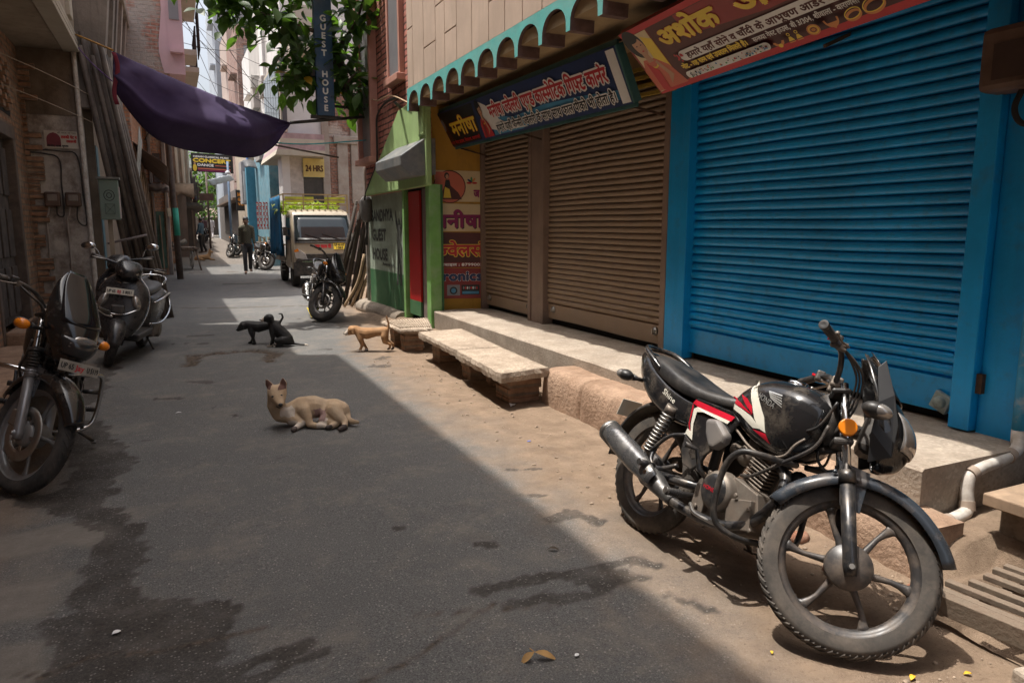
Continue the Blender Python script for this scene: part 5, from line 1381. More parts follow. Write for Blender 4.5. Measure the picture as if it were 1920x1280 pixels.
    en.lathe([(0, -.03), (.06, -.028), (.085, -.014), (.092, 0), (.092, .05)], (.60, -.145, .375), (0, 1, 0), 30); en.lathe([(0, .03), (.075, .028), (.085, 0)], (.60, .13, .345), (0, 1, 0), 26)
    en.box((.75, -.118, .32), (.14, .05, .13), rot=Matrix.Rotation(R(-15), 3, 'Y')); en.box((.5, -.12, .31), (.08, .04, .12))
    for q in ((.72, -.145, .395), (.80, -.135, .36), (.83, -.13, .28), (.70, -.145, .25), (.54, -.15, .44), (.50, -.142, .27)): en.cyl(q, (q[0], q[1] - .012, q[2]), .011, n=8)
    eo = en.build('engine', ALU, t, bevel=.008)
    cv = MB(); cv.lathe([(0, -.036), (.05, -.034), (.070, -.026), (.078, -.012)], (.60, -.147, .375), (0, 1, 0), 30); cvb = bvh_of(cv); cvo = cv.build('clutch_cover', SATIN, eo)
    tx = MB(); text_on(tx, 'HONDA', cvb, -1,   .548, .372, .026, R(-3), 0, width=.098, off=.002); HERO and tx.build('red_lettering', REDP, cvo)
    cy = MB(); ux = V(math.sin(R(14)), 0, math.cos(R(14)))
    for k in range(11):
        c0 = V(.70, 0, .455) + ux * (k * .0165); hw_ = .068 if k < 8 else .06
        cy.box(c0, (.125, hw_ * 2, .0065), rot=Matrix.Rotation(R(14), 3, 'Y'))
    cy.cyl(V(.70, 0, .43), V(.70, 0, .43) + ux * .2, .048, n=14); cy.box(V(.70, 0, .45) + ux * .2, (.11, .11, .05), rot=Matrix.Rotation(R(14), 3, 'Y'))
    cy.build('cylinder', ALU, eo, bevel=.0015, seg=1)
    cbm = MB(); cbm.ball((.60, -.03, .56), (.05, .045, .05), 12); cbm.cyl((.50, -.02, .57), (.68, -.02, .55), .026, n=12); cbm.build('carburettor', ALU, t)
    MB().ball((.84, .05, .52), (.045, .05, .055), 14).build('horn', BLKM, t)
    # exhaust
    MB().tube(spline([(.77, -.02, .58), (.86, -.05, .53), (.875, -.085, .43), (.82, -.115, .32), (.72, -.14, .255), (.58, -.15, .232), (.42, -.155, .232), (.32, -.16, .245)], 6), .0235, 14).build('exhaust_pipe', SATIN, t)
    if STREET:
        mf = MB(); mf.tube(spline([(.40, -.155, .235), (.30, -.17, .27), (.22, -.18, .33), (.14, -.19, .42), (.10, -.195, .47)], 5), [.03, .07, .085, .085, .06], 18); mf.build('muffler', CHROME, t)
    else:
        mf = MB(); mf.tube(spline([(.36, -.158, .238), (.28, -.163, .262), (.20, -.168, .29), (.02, -.178, .345), (-.18, -.188, .405), (-.24, -.191, .424), (-.245, -.191, .4255)], 4), [.028, .040, .052, .058, .063, .063, .052], 20)
        mo = mf.build('muffler', mat('worn muffler', (.15, .145, .14), .34, metal=.75, var=.35, scale=10, dust=(.035, .033, .032), dusta=.7, dscale=7, dthr=.5), t)
        MB().tube([(-.225, -.190, .420), (-.247, -.191, .4262), (-.250, -.191, .427)], [.064, .064, .05], 20).build('end_ring', STEEL, mo)
        shd = MB(); A0, A1 = V(.24, -.172, .285), V(-.20, -.192, .42)
        x_, y_, z_ = frame(A0, A1, (0, -1, .35)); rings = []
        for k in range(9):
            q = A0 + (A1 - A0) * (k / 8); wv = R(25 + 45 * math.sin(PI * (k + .6) / 9.2)); rr = .062 + .005 * (k > 2)
            rings.append([q + (y_ * math.cos(b) + x_ * math.sin(b)) * rr for b in [-wv + 2 * wv * j / 8 for j in range(9)]])
        shd.loft(rings, 0, True, False, False); shd.build('heat_shield', mat('worn black chrome', (.16, .16, .165), .2, metal=.7, var=.3, dust=(.22, .2, .17), dusta=.5, dscale=12), mo, solid=.003)
        bl = MB()
        for q in (.12, .82): c0 = A0 + (A1 - A0) * q; bl.cyl(c0 + y_ * .05, c0 + y_ * .066, .011, n=10)
        bl.build('bolt', CHROME, mo)
    # guard, pegs, stand
    for sg in (-1, 1):
        cg = MB(); cg.tube(spline([(.845, sg * .03, .60), (.86, sg * .12, .60), (.83, sg * .225, .605), (.765, sg * .275, .59), (.715, sg * .285, .51), (.71, sg * .28, .36), (.73, sg * .255, .27), (.78, sg * .17, .235), (.80, sg * .03, .23)], 6), .0135, 10)
        cg.xf(Matrix.Translation((.03, 0, 0))); cg.build('crash_guard', BLKM if HERO else CHROME, t) if not STREET else None
        pg = MB(); pg.tube([(.44, sg * .10, .30), (.44, sg * .20, .295), (.43, sg * .285, .30)], [.012, .015, .017], 10)
        for k in range(7): pg.cyl((.435, sg * (.20 + k * .012), .297), (.435, sg * (.206 + k * .012), .297), .0195, n=10)
        pg.build('footpeg', BLKM, t)
        pp = MB(); pp.tube(spline([(.28, sg * .12, .40), (.22, sg * .15, .36), (.17, sg * .16, .35), (.12, sg * .16, .38), (.10, sg * .13, .45), (.12, sg * .11, .52)], 5), .012, 8); pp.tube([(.17, sg * .17, .355), (.165, sg * .265, .36)], [.014, .018], 10); pp.tube(spline([(.10, sg * .155, .42), (.20, sg * .155, .52), (.30, sg * .13, .56)], 4), .010, 8); pp.build('pillion_peg', SATIN, t)
    br = MB(); br.tube(spline([(.48, -.16, .27), (.56, -.20, .25), (.66, -.21, .25), (.72, -.22, .255)], 5), .009, 8); br.box((.73, -.225, .262), (.05, .05, .012)); br.build('brake_pedal', STEEL, t)
    kp = MB(); kp.tube([(.52, -.14, .40), (.50, -.19, .44), (.46, -.20, .52), (.45, -.27, .53)], [.012, .012, .010, .014], 8); kp.build('kick_lever', SATIN, t)
    ss = MB(); ss.tube([(.52, .10, .22), (.50, .26, .12), (.49, .285, .10)], .012, 8); ss.box((.49, .29, .095), (.06, .03, .01)); ss.build('side_stand', SATIN, t)
    cc = MB(); cc.tube(spline([(.52, .10, .36), (.30, .105, .40), (.05, .11, .40), (-.06, .11, .34), (-.03, .11, .25), (.2, .105, .27), (.5, .10, .29)], 5), .03, 8, flat=.5, loop=True); cc.build('chain_cover', SATIN, t)
    cb = MB(); cb.tube(spline([(.62, -.05, .47), (.75, -.12, .50), (.90, -.14, .60), (1.0, -.11, .70), (1.02, -.09, .80)], 6), .0075, 8); cb.tube(spline([(.70, -.03, .62), (.85, -.09, .72), (.97, -.09, .78), (1.02, -.08, .90)], 6), .006, 8); cb.tube(spline([(.93, .02, .75), (.96, -.02, .65), (1.02, .06, .58), (.98, .1, .5)], 6), .006, 8); cb.build('cable', BLKM, t)
    return t
def place2(px, py, deg, lean, sc, up=.022):
    return Matrix.Translation((px, py, up)) @ Matrix.Rotation(R(deg), 4, 'Z') @ Matrix.Rotation(R(-lean), 4, 'X') @ Matrix.Scale(sc, 4)
hero = make_commuter('motorcycle', 'dusty black motorcycle with red and cream tank stripes parked by the blue shutter', place2(1.901, 2.628, -90.2, 18.2, .88), 45)
left_bike = make_commuter('motorcycle', 'dark motorcycle with chrome leg guards and pointed visor at the left border', place2(-.86, 5.62, -88, 13, .97), 37, 'sport')
mid_bike = make_commuter('motorcycle', 'black street motorcycle with stubby chrome muffler in front of the small truck', place2(2.02, 12.1, -93, 13, .94), 40, 'street')
for k, (x, y, dg, lb) in enumerate(((2.45, 35.5, -100, 'farther motorcycle standing right behind the walking man, nearest of that row'), (2.75, 37.2, -95, 'motorcycle second in the row behind the walking man'), (2.55, 26.5, -80, 'motorcycle half hidden behind the blue tarpaulin of the truck'), (1.75, 56, -85, 'motorcycle far up the lane beside the man in white'), (1.95, 58, -85, 'farthest motorcycle up the lane, left of the man in white'))):
    c = copy_tree(mid_bike); c.matrix_world = place2(x, y, dg, 10, .95, .022 + rise(y)); c['label'] = lb; c['group'] = 'motorcycles parked along the lane'

# ---------------------------------------------------------------- scooters
SCO = mat('charcoal scooter paint', (.022, .022, .024), .25, var=.15, scale=5, dust=(.12, .1, .085), dusta=.4, dscale=6)
def make_scooter(label, mw, steer=20):
    t = thing('scooter', label, 'scooter', mat4=mw, group='scooters parked against the left wall')
    SM = steer_mat(1.36, R(26), steer)
    make_wheel(t, SM, (1.24, 0, .23), .23, .09, 'front_wheel', RIMG, TYREB, 5, 0, 34, .06); make_wheel(t, None, (0, 0, .23), .23, .09, 'rear_wheel', RIMG, TYREB, 5, 0, 34, .06)
    g = MB(SM); arc_guard(g, (1.24, 0, .23), .265, .075, R(5), R(165), 18, .07, flare=.02); g.build('front_mudguard', SCO, t, solid=.005)
    f = MB(SM)
    for sg in (-1, 1): f.cyl((1.24, sg * .07, .23), (1.13, sg * .07, .48), .022, n=10)
    f.build('fork', SATIN, t)
    # leg shield apron
    lv = [(.30, .12, .16), (.40, .19, .15), (.52, .235, .15), (.66, .25, .14), (.78, .225, .115), (.88, .15, .09), (.93, .08, .06)]
    A = spline([V(*q) for q in lv], 4)
    ap = MB(); ap.loft([[V(1.10 - (a.x - .3) * .27 + a.z * math.cos(tt) ** .7 if math.cos(tt) > 0 else 1.10 - (a.x - .3) * .27, a.y * math.sin(tt), a.x) for tt in [R(-90 + 180 * j / 18) for j in range(19)]] for a in A], 0, True, False, False)
    ao = ap.build('apron', SCO, t, solid=.008)
    ed = MB()
    for sg in (-1, 1): ed.tube([V(1.10 - (a.x - .3) * .27 - .004, sg * (a.y + .006), a.x) for a in A], .008, 6)
    ed.build('chrome_edge', CHROME, ao)
    for sg in (-1, 1):
        m_ = MB(); m_.ball((1.115, sg * .155, .66), (.06, .045, .085), 14, rot=Matrix.Rotation(R(-18), 3, 'Y') @ Matrix.Rotation(R(sg * 22), 3, 'X')); m_.build('indicator', CLEAR, ao)
    gr_ = MB(); gr_.box((1.185, 0, .58), (.05, .13, .1), rot=Matrix.Rotation(R(-15), 3, 'Y')); gr_.build('grille', BLKM, ao, bevel=.02)
    cr = MB(); cr.tube(spline([(1.14, -.19, .60), (1.20, -.1, .55), (1.215, 0, .53), (1.20, .1, .55), (1.14, .19, .60)], 5), .010, 6); cr.build('chrome_bar', CHROME, ao)
    plate(ao, None, (1.155, 0, .765), .26, .065, (1, 0, .3), (0, 0, 1), [('UP 65', .01, .016, .043, .08, 0), ('BJ', .105, .016, .043, .035, 1), ('3 8051', .155, .016, .043, .09, 0)])
    wb = MB()
    for sg in (-1, 1): wb.poly([V(1.115, 0, .845), V(1.115, sg * .02, .86), V(1.10, sg * .075, .862), V(1.112, sg * .02, .85)])
    wb.build('wing_badge', CHROME, ao)
    # head cowl
    hc = body([(.80, .93, .98, .05, .8), (.87, .90, 1.05, .12, .7), (.97, .88, 1.08, .13, .7), (1.07, .89, 1.04, .11, .7), (1.13, .92, 1.0, .06, .8), (1.14, .94, .98, .02, .9)], 20, 5); hc.M = SM
    ho = hc.build('head_cowl', SCO, t)
    for q in (MB(SM),): q.ball((1.09, 0, .965), (.05, .095, .05), 16); q.build('headlamp', CLEAR, ho)
    hb = MB(SM); hb.tube(spline([(.80, -.36, 1.04), (.86, -.25, 1.03), (.90, 0, 1.01), (.86, .25, 1.03), (.80, .36, 1.04)], 5), .014, 8); hbo = hb.build('handlebar', SATIN, t)
    for sg in (-1, 1):
        MB(SM).tube([(.80, sg * .36, 1.04), (.84, sg * .24, 1.032)], .019, 10).build('grip', BLKM, hbo)
        MB(SM).tube(spline([(.86, sg * .22, 1.03), (.90, sg * .26, 1.03), (.88, sg * .36, 1.03)], 4), .007, 6).build('lever', STEEL, hbo)
    # floor, body, seat
    fl = MB(); fl.loft([[V(x, y, z) for y, z in ((-.19, .24), (.19, .24), (.2, .32), (-.2, .32))] for x in (.42, 1.06)], 0, False); fl.build('floorboard', BLKM, t, bevel=.02)
    bd = body([(.50, .26, .62, .12, .6), (.44, .25, .68, .17, .55), (.25, .26, .70, .20, .55), (.0, .34, .72, .20, .55), (-.22, .44, .72, .17, .55), (-.36, .55, .70, .10, .7), (-.40, .60, .66, .03, .9)], 22, 5)
    bo = bd.build('rear_body', SCO, t)
    tr_ = MB()
    for sg in (-1, 1): tr_.tube(spline([(.50, sg * .17, .36), (.25, sg * .235, .36), (.0, sg * .25, .42), (-.2, sg * .23, .50), (-.3, sg * .19, .6), (-.2, sg * .215, .66), (.2, sg * .225, .64), (.45, sg * .19, .60)], 5), .011, 7)
    tr_.build('side_rail', CHROME, bo)
    for sg in (-1, 1): MB().ball((-.2, sg * .15, .64), (.09, .04, .05), 12).build('rear_indicator', CLEAR, bo)
    body([(.48, .66, .70, .10, .7), (.40, .66, .75, .14, .6), (.15, .67, .77, .155, .6), (-.1, .68, .79, .14, .6), (-.26, .69, .78, .08, .7), (-.29, .70, .75, .02, .9)], 20, 5).build('seat', VINYL, t)
    MB().tube(spline([(-.15, -.13, .74), (-.32, -.13, .82), (-.38, 0, .84), (-.32, .13, .82), (-.15, .13, .74)], 5), .013, 8).build('grab_rail', CHROME, t)
    en = MB(); en.box((.15, .12, .26), (.34, .12, .16)); en.cyl((0, .05, .23), (0, .19, .23), .09, n=14); en.build('engine', ALU, t, bevel=.02)
    MB().tube([(.3, -.14, .22), (.1, -.17, .24), (-.28, -.18, .32)], [.03, .05, .05], 12).build('muffler', SATIN, t)
    MB().tube([(.3, .1, .2), (.26, .2, .01), (.22, .2, .0)], .011, 6).build('stand', SATIN, t)
    for sg in ((-1, 1) if steer < 0 else ()):
        mm = MB(SM); mm.tube(spline([(.87, sg * .24, 1.04), (.88, sg * .27, 1.13), (.90, sg * .33, 1.17)], 4), .006, 6); mm.ball((.90, sg * .36, 1.18), (.025, .085, .045), 12); mm.build('mirror', CHROME, hbo)
    return t
make_scooter('charcoal scooter with chrome edged apron standing just behind the left motorcycle', place2(-.43, 9.55, -101, 9, 1.0, 0), 18)
make_scooter('second scooter with chrome mirrors, mostly hidden behind the charcoal scooter', place2(-.55, 11.1, -98, 4, 1.0, 0), -4)
# ================================================================ SIGN BOARDS AND POSTERS
def plane_fn(o, u, v):
    o = Vector(o); u = Vector(u).normalized(); v = Vector(v); v = (v - u * v.dot(u)).normalized(); n = u.cross(v)
    if n.x > 0: n = -n
    return lambda a, b, w_=0: o + u * a + v * b + n * w_
def ell(fn, c, r, w_, n=16, a0=0, a1=2 * PI, rot=0):
    out = []
    for k in range(n):
        a = a0 + (a1 - a0) * k / (n if a1 - a0 > 6 else n - 1); x, y = r[0] * math.cos(a), r[1] * math.sin(a)
        out.append(fn(c[0] + x * math.cos(rot) - y * math.sin(rot), c[1] + x * math.sin(rot) + y * math.cos(rot), w_))
    return out
def rect(fn, u0, v0, u1, v1, w_): return [fn(u0, v0, w_), fn(u1, v0, w_), fn(u1, v1, w_), fn(u0, v1, w_)]
P_NAVY = mat('print navy', (.012, .030, .11), .45, var=.25, scale=3)
P_SKY = mat('print sky blue', (.06, .26, .45), .45, var=.2, scale=4)
P_WHITE = mat('print white', (.80, .80, .78), .5, var=.08, scale=6, dust=(.4, .38, .34), dusta=.4)
P_RED = mat('print red', (.50, .018, .025), .45, var=.1)
P_DRED = mat('print deep red', (.26, .02, .02), .45, var=.2, scale=4)
P_MAROON = mat('print maroon', (.085, .018, .016), .5, var=.3, scale=4)
P_YEL = mat('print yellow', (.80, .58, .05), .45, var=.1)
P_BLK = mat('print black', (.012, .012, .013), .5)
P_CREAM = mat('print cream', (.62, .50, .30), .5, var=.12, scale=3)
P_SKIN = mat('print skin', (.50, .28, .17), .5, var=.12)
P_ORANGE = mat('print orange', (.62, .24, .06), .5, var=.15)
P_CORAL = mat('print coral', (.58, .15, .09), .5, var=.08)
P_MAG = mat('print magenta', (.25, .008, .10), .5, var=.1)
P_GREY = mat('print grey', (.25, .25, .27), .5, var=.15)
P_GREEN = mat('print green', (.05, .25, .08), .5)
PAL = [P_NAVY, P_SKY, P_WHITE, P_RED, P_DRED, P_MAROON, P_YEL, P_BLK, P_CREAM, P_SKIN, P_ORANGE, P_CORAL, P_MAG, P_GREY, P_GREEN]
(NAVY, SKY, WHT, RED, DRED, MAR, YEL, BLA, CRM, SKN, ORG, COR, MAG, GRY, GRN) = range(15)
class Lay:
    """stacks printed shapes so that no two lie in one plane"""
    def __init__(s): s.mb = MB(); s.w = .0015
    def poly(s, fn, pts, m): s.w += .00025; s.mb.poly([fn(u, v, s.w) for u, v in pts], m)
    def ell(s, fn, c, r, m, n=18, rot=0, a0=0, a1=2 * PI): s.w += .00025; s.mb.poly(ell(fn, c, r, s.w, n, a0, a1, rot), m)
    def ring(s, fn, c, r, th, m, rot=0, a0=0, a1=2 * PI, n=28):
        s.w += .00025; A = ell(fn, c, r, s.w, n, a0, a1, rot); B = ell(fn, c, (r[0] - th, r[1] - th), s.w, n, a0, a1, rot)
        k = n if a1 - a0 > 6 else n - 1
        s.mb.add(A + B, [(i, (i + 1) % n, n + (i + 1) % n, n + i) for i in range(k)], m)
    def rect(s, fn, u0, v0, u1, v1, m): s.poly(fn, [(u0, v0), (u1, v0), (u1, v1), (u0, v1)], m)
    def text(s, fn, t, u, v, size, m, width=None, bold=.0, outline=0, mo=WHT, shear=0):
        s.w += .0003; lettering(s.mb, t, fn, u, v, size, s.w, m, bold, outline, mo, width, shear); s.w += .0024
    def build(s, par, name='print'): return s.mb.build(name, PAL, par, fixn=False)
def lady(L, fn, u, v, s, sari=RED, blouse=DRED, bgm=None, flip=1):
    """a small printed portrait of a woman in a sari"""
    f = flip
    L.poly(fn, [(u - f * .30 * s, v), (u - f * .26 * s, v + .35 * s), (u - f * .12 * s, v + .52 * s), (u + f * .10 * s, v + .50 * s), (u + f * .26 * s, v + .34 * s), (u + f * .34 * s, v)], sari)
    L.ell(fn, (u - f * .02 * s, v + .78 * s), (.17 * s, .23 * s), BLA)
    L.poly(fn, [(u - .05 * s, v + .46 * s), (u + .07 * s, v + .46 * s), (u + .06 * s, v + .64 * s), (u - .04 * s, v + .64 * s)], SKN)
    L.ell(fn, (u + f * .03 * s, v + .73 * s), (.105 * s, .155 * s), SKN)
    L.ell(fn, (u - f * .01 * s, v + .86 * s), (.11 * s, .06 * s), BLA)
    for d in (-.04, .05): L.ell(fn, (u + f * (.03 + d) * s, v + .745 * s), (.018 * s, .009 * s), BLA, 8)
    L.ell(fn, (u + f * .035 * s, v + .65 * s), (.026 * s, .011 * s), RED, 8)
    L.ring(fn, (u + .01 * s, v + .44 * s), (.10 * s, .09 * s), .025 * s, YEL, 0, PI, 2 * PI, 10)
    L.poly(fn, [(u + f * .05 * s, v + .05 * s), (u + f * .22 * s, v + .18 * s), (u + f * .12 * s, v + .46 * s), (u + f * .07 * s, v + .44 * s), (u + f * .12 * s, v + .2 * s)], SKN)
    L.poly(fn, [(u - f * .2 * s, v), (u - f * .05 * s, v), (u + f * .02 * s, v + .3 * s), (u - f * .1 * s, v + .48 * s)], blouse)

# blue jewellery board (bottom edge held off the wall, top leaning out)
t = thing('shop_sign', 'navy blue sign board with red Hindi lettering leaning out above the brown shutters', 'sign')
fb = plane_fn((3.35, 9.05, 2.43), (0, -4.18, -.06), (-.2, 0, .41))
W_, H_ = 4.18, .455
mb = MB(); mb.prism([(-.16, 0), (W_, 0), (W_ + .01, H_), (.05, H_)], fb, -.05); mb.build('board', P_NAVY, t)
fr_ = MB()
for a, b in (((-.16, 0), (W_, 0)), ((.05, H_), (W_, H_)), ((W_, 0), (W_ + .01, H_))): fr_.beam(fb(*a, -.03), fb(*b, -.03), .02, .075)
fr_.build('frame', mat('teal sign frame', (.05, .14, .13), .6, var=.2), t)
L = Lay()
L.poly(fb, [(1.0, .02), (4.02, .02), (4.02, H_ - .02), (1.2, H_ - .02)], NAVY)
L.poly(fb, [(1.5, .02), (2.2, .02), (2.9, .12), (3.4, .11), (4.02, .05), (4.02, .13), (3.4, .17), (2.8, .19), (2.1, .16), (1.7, .22), (1.55, .15)], SKY)
L.poly(fb, [(1.42, .10), (1.75, .05), (2.35, .03), (1.95, .10), (1.75, .18), (1.55, .36), (1.40, .42), (1.38, .25)], WHT)
L.rect(fb, 4.03, .015, 4.15, H_ - .015, WHT)
L.poly(fb, [(-.12, .015), (1.12, .015), (1.22, H_ - .015), (.06, H_ - .015)], BLA)
L.poly(fb, [(.05, .02), (.28, .02), (.22, .3), (.12, .42), (.06, .3)], MAR)
L.ell(fb, (.14, .29), (.05, .08), GRY, 12)
L.text(fb, 'मनीषा', .34, .13, .25, YEL, .78, .008, .014, RED)
L.text(fb, 'सन्ध्या गेस्ट हाउस, शिवाला, वाराणसी', .1, .035, .055, RED, 1.0, .002)
lady(L, fb, 1.36, .02, .42, RED, DRED)
L.text(fb, 'मनीषा ज्वेलरी एण्ड कास्मेटिक गिफ्ट कार्नर', 1.60, .215, .185, RED, 2.36, .006, .022, WHT)
L.text(fb, 'हमारे यहाँ फैन्सी ज्वेलरी के साथ साथ फाल पीको भी होता है।', 1.64, .05, .115, P_BLK and BLA, 2.36, .003, .014, WHT)
L.ell(fb, (2.55, .20), (.03, .04), CRM, 10)
L.build(t)
br = MB()
for yy in (8.9, 7.2, 5.2): br.beam((3.40, yy, 2.43), (3.78, yy - .25, 2.30), .018, .018); br.beam((3.2, yy, 2.84), (3.5, yy, 2.95), .02, .02)
br.each('bracket', mat('rusty iron', (.10, .06, .04), .8, metal=.5, var=.4, scale=20), t)
# red jewellery board
t = thing('shop_sign', 'big red jeweller sign with yellow Hindi letters tilted above the blue shutter', 'sign')
fr = plane_fn((3.5, 4.63, 2.43), (-.08, -2.2, .07), (-.45, 0, .36))
W_, H_ = 3.5, .58
mb = MB(); mb.prism([(-.1, .0), (W_, 0), (W_, H_), (0, H_)], fr, -.05); mb.build('board', P_DRED, t)
L = Lay()
L.poly(fr, [(.22, .045), (W_ - .02, .05), (W_ - .02, H_ - .05), (.29, H_ - .04)], MAR)
L.poly(fr, [(-.1, .0), (W_, .0), (W_, .05), (-.05, .045)], RED); L.poly(fr, [(0, H_ - .045), (W_, H_ - .045), (W_, H_), (0, H_)], RED)
L.poly(fr, [(.6, .36), (1.3, .30), (W_ - .04, .36), (W_ - .04, H_ - .05), (.6, H_ - .05)], DRED)
L.poly(fr, [(-.08, .02), (.20, .05), (.28, H_ - .05), (.02, H_ - .05)], CRM)
L.poly(fr, [(.1, .1), (.22, .08), (.27, .45), (.18, .5)], YEL)
lady(L, fr, .085, .03, .55, COR, RED)
L.text(fr, 'अशोक', .335, .345, .20, YEL, .60, .010, .012, RED)
L.text(fr, 'अलंकार ज्वेलर्स', 1.10, .345, .20, YEL, 1.9, .010, .012, RED)
pill = [(.44 + .05 * math.cos(a), .235 + .045 * math.sin(a)) for a in [PI / 2 + PI * k / 10 for k in range(11)]] + [(W_ - .1, .19), (W_ - .1, .28)]
L.poly(fr, pill, WHT)
L.text(fr, 'हमारे यहाँ सोने व चाँदी के आभूषण आर्डर देने पर मन पसन्द डिजाइन में बनाये जाते हैं', .46, .205, .068, MAR, 2.45, .003)
for k in range(14): L.ell(fr, (.36 + .07 * random.random(), .20 + .07 * random.random()), (.009, .009), RED, 6)
L.text(fr, 'नोट - ग्रह रत्न एवं उपरत्न मिलते हैं।', .345, .14, .055, YEL, .66, .003)
L.text(fr, 'सन्ध्या गेस्ट हाउस, बी 3/304, शीवाला - वाराणसी', 1.06, .14, .05, WHT, .78, .0015)
pill = [(.36 + .03 * math.cos(a), .088 + .03 * math.sin(a)) for a in [PI / 2 + PI * k / 8 for k in range(9)]] + [(1.12 + .03 * math.cos(a), .088 + .03 * math.sin(a)) for a in [-PI / 2 + PI * k / 8 for k in range(9)]]
L.poly(fr, pill, WHT)
random.seed(4)
for k in range(70): L.ell(fr, (.36 + .76 * random.random(), .068 + .04 * random.random()), (random.uniform(.004, .011), random.uniform(.004, .009)), random.choice((NAVY, RED, GRN, ORG, BLA, SKY)), 6)
L.ring(fr, (1.24, .10), (.042, .036), .018, ORG, 0, PI, 2 * PI); L.ell(fr, (1.24, .068), (.016, .014), YEL)
for u in (1.335, 1.395): L.ring(fr, (u, .122), (.012, .012), .005, YEL); L.poly(fr, [(u - .008, .105), (u + .008, .105), (u + .022, .075), (u - .022, .075)], YEL); L.rect(fr, u - .022, .062, u + .022, .071, ORG)
L.ell(fr, (1.51, .095), (.045, .038), ORG); L.ring(fr, (1.51, .095), (.034, .028), .006, YEL); L.ring(fr, (1.51, .095), (.02, .016), .005, MAR)
L.ring(fr, (1.645, .125), (.05, .06), .012, ORG, 0, PI, 2 * PI); L.poly(fr, [(1.60, .10), (1.69, .10), (1.645, .055)], ORG)
for u, v, r_ in ((1.785, .095, .055), (1.92, .105, .07)): L.ring(fr, (u, v), (r_, r_ * .62), .016, ORG, .25); L.ring(fr, (u, v + .014), (r_, r_ * .6), .006, YEL, .25)
L.build(t)
br = MB()
for yy in (4.4, 3.2, 2.0): br.beam((3.52, yy, 2.45), (3.75, yy, 2.55), .02, .02); br.beam((3.12, yy, 2.82), (3.3, yy, 2.95), .02, .02)
br.each('bracket', MATS['rusty iron'], t)
# yellow wooden battens behind, between the boards
mb = MB()
for k in range(4): mb.beam((3.62, 5.35, 2.50 + k * .07), (3.62, 4.72, 2.48 + k * .07), .03, .03)
o = mb.build('shutter_guide', mat('yellow slats', (.42, .28, .05), .6, var=.2), None); tag(o, 'row of yellow slats between the blue and the red sign boards', 'slats')

# posters on the ochre return wall (u runs left to right seen from the road)
dd_ = (YW0 - YW1); PW = dd_.length
fy = lambda a, b, w_=0: YW1 + dd_.normalized() * a + V(0, 0, b) + nrm * (w_ + .003)
def poster(label, v0, v1, base, fn2):
    t = thing('poster', label, 'poster', group='posters on the ochre wall')
    mb = MB(); mb.prism([(.03, v0), (PW - .012, v0 + .0), (PW - .012, v1 - .01), (.03, v1)], fy, .0012); mb.build('sheet', PAL[base], t)
    L = Lay(); fn2(L); L.build(t)
def p1(L):
    L.ell(fy, (.22, 1.93), (.20, .20), COR, 24); L.ring(fy, (.22, 1.93), (.21, .21), .012, MAR)
    L.rect(fy, .035, 1.75, .2, 2.12, COR)
    L.poly(fy, [(.10, 1.77), (.38, 1.77), (.33, 1.86), (.25, 1.93), (.19, 1.99), (.15, 1.93), (.12, 1.85)], MAR)
    L.poly(fy, [(.14, 1.79), (.24, 1.79), (.22, 1.9), (.16, 1.93)], YEL)
    L.poly(fy, [(.155, 1.93), (.235, 1.93), (.22, 2.02), (.17, 2.02)], BLA); L.ell(fy, (.185, 2.07), (.032, .042), BLA); L.ell(fy, (.19, 2.06), (.02, .028), SKN)
    for k, (a, c) in enumerate(((0, RED), (.9, ORG), (1.7, GRN), (2.5, NAVY), (3.14, RED))): L.ell(fy, (.51 + .035 * math.cos(a), 1.98 + .045 * math.sin(a)), (.036, .013), c, 10, rot=a)
    L.text(fy, 'ज', .535, 1.80, .14, MAG, .07, .006)
def p2(L):
    L.text(fy, 'मनीषा', .02, 1.40, .25, BLA, .64, .010); L.text(fy, 'मनीषा', .01, 1.41, .25, MAG, .64, .010)
def p3(L):
    L.text(fy, 'ज्वेलर्स', .05, 1.04, .22, RED, .60, .008, .016, YEL)
    L.rect(fy, .035, .895, PW - .015, .955, P_MAROON and DRED); L.text(fy, 'मोबाइल : 879900577', .07, .91, .05, WHT, .66, .002)
def p4(L):
    L.text(fy, 'tronics', .04, .72, .17, NAVY, .60, .010, .012, WHT)
    L.rect(fy, .04, .52, .13, .65, BLA); L.rect(fy, .17, .52, .34, .66, GRY); L.ring(fy, (.255, .585), (.05, .05), .018, BLA); L.ell(fy, (.255, .585), (.032, .032), SKY)
    L.rect(fy, .36, .53, .60, .66, BLA); L.rect(fy, .37, .54, .59, .575, SKY)
    for k in range(8): L.ell(fy, (.39 + k * .025, .62), (.010, .02), (GRY, RED, WHT)[k % 3], 7)
poster('yellow poster of a seated woman on an orange disc', 1.74, 2.14, CRM, p1)
poster('cream poster with big magenta Hindi letters', 1.36, 1.72, CRM, p2)
poster('dark poster with red and yellow Hindi letters and a phone number', .89, 1.35, MAR, p3)
poster('brown electronics poster with a washing machine', .48, .885, DRED, p4)

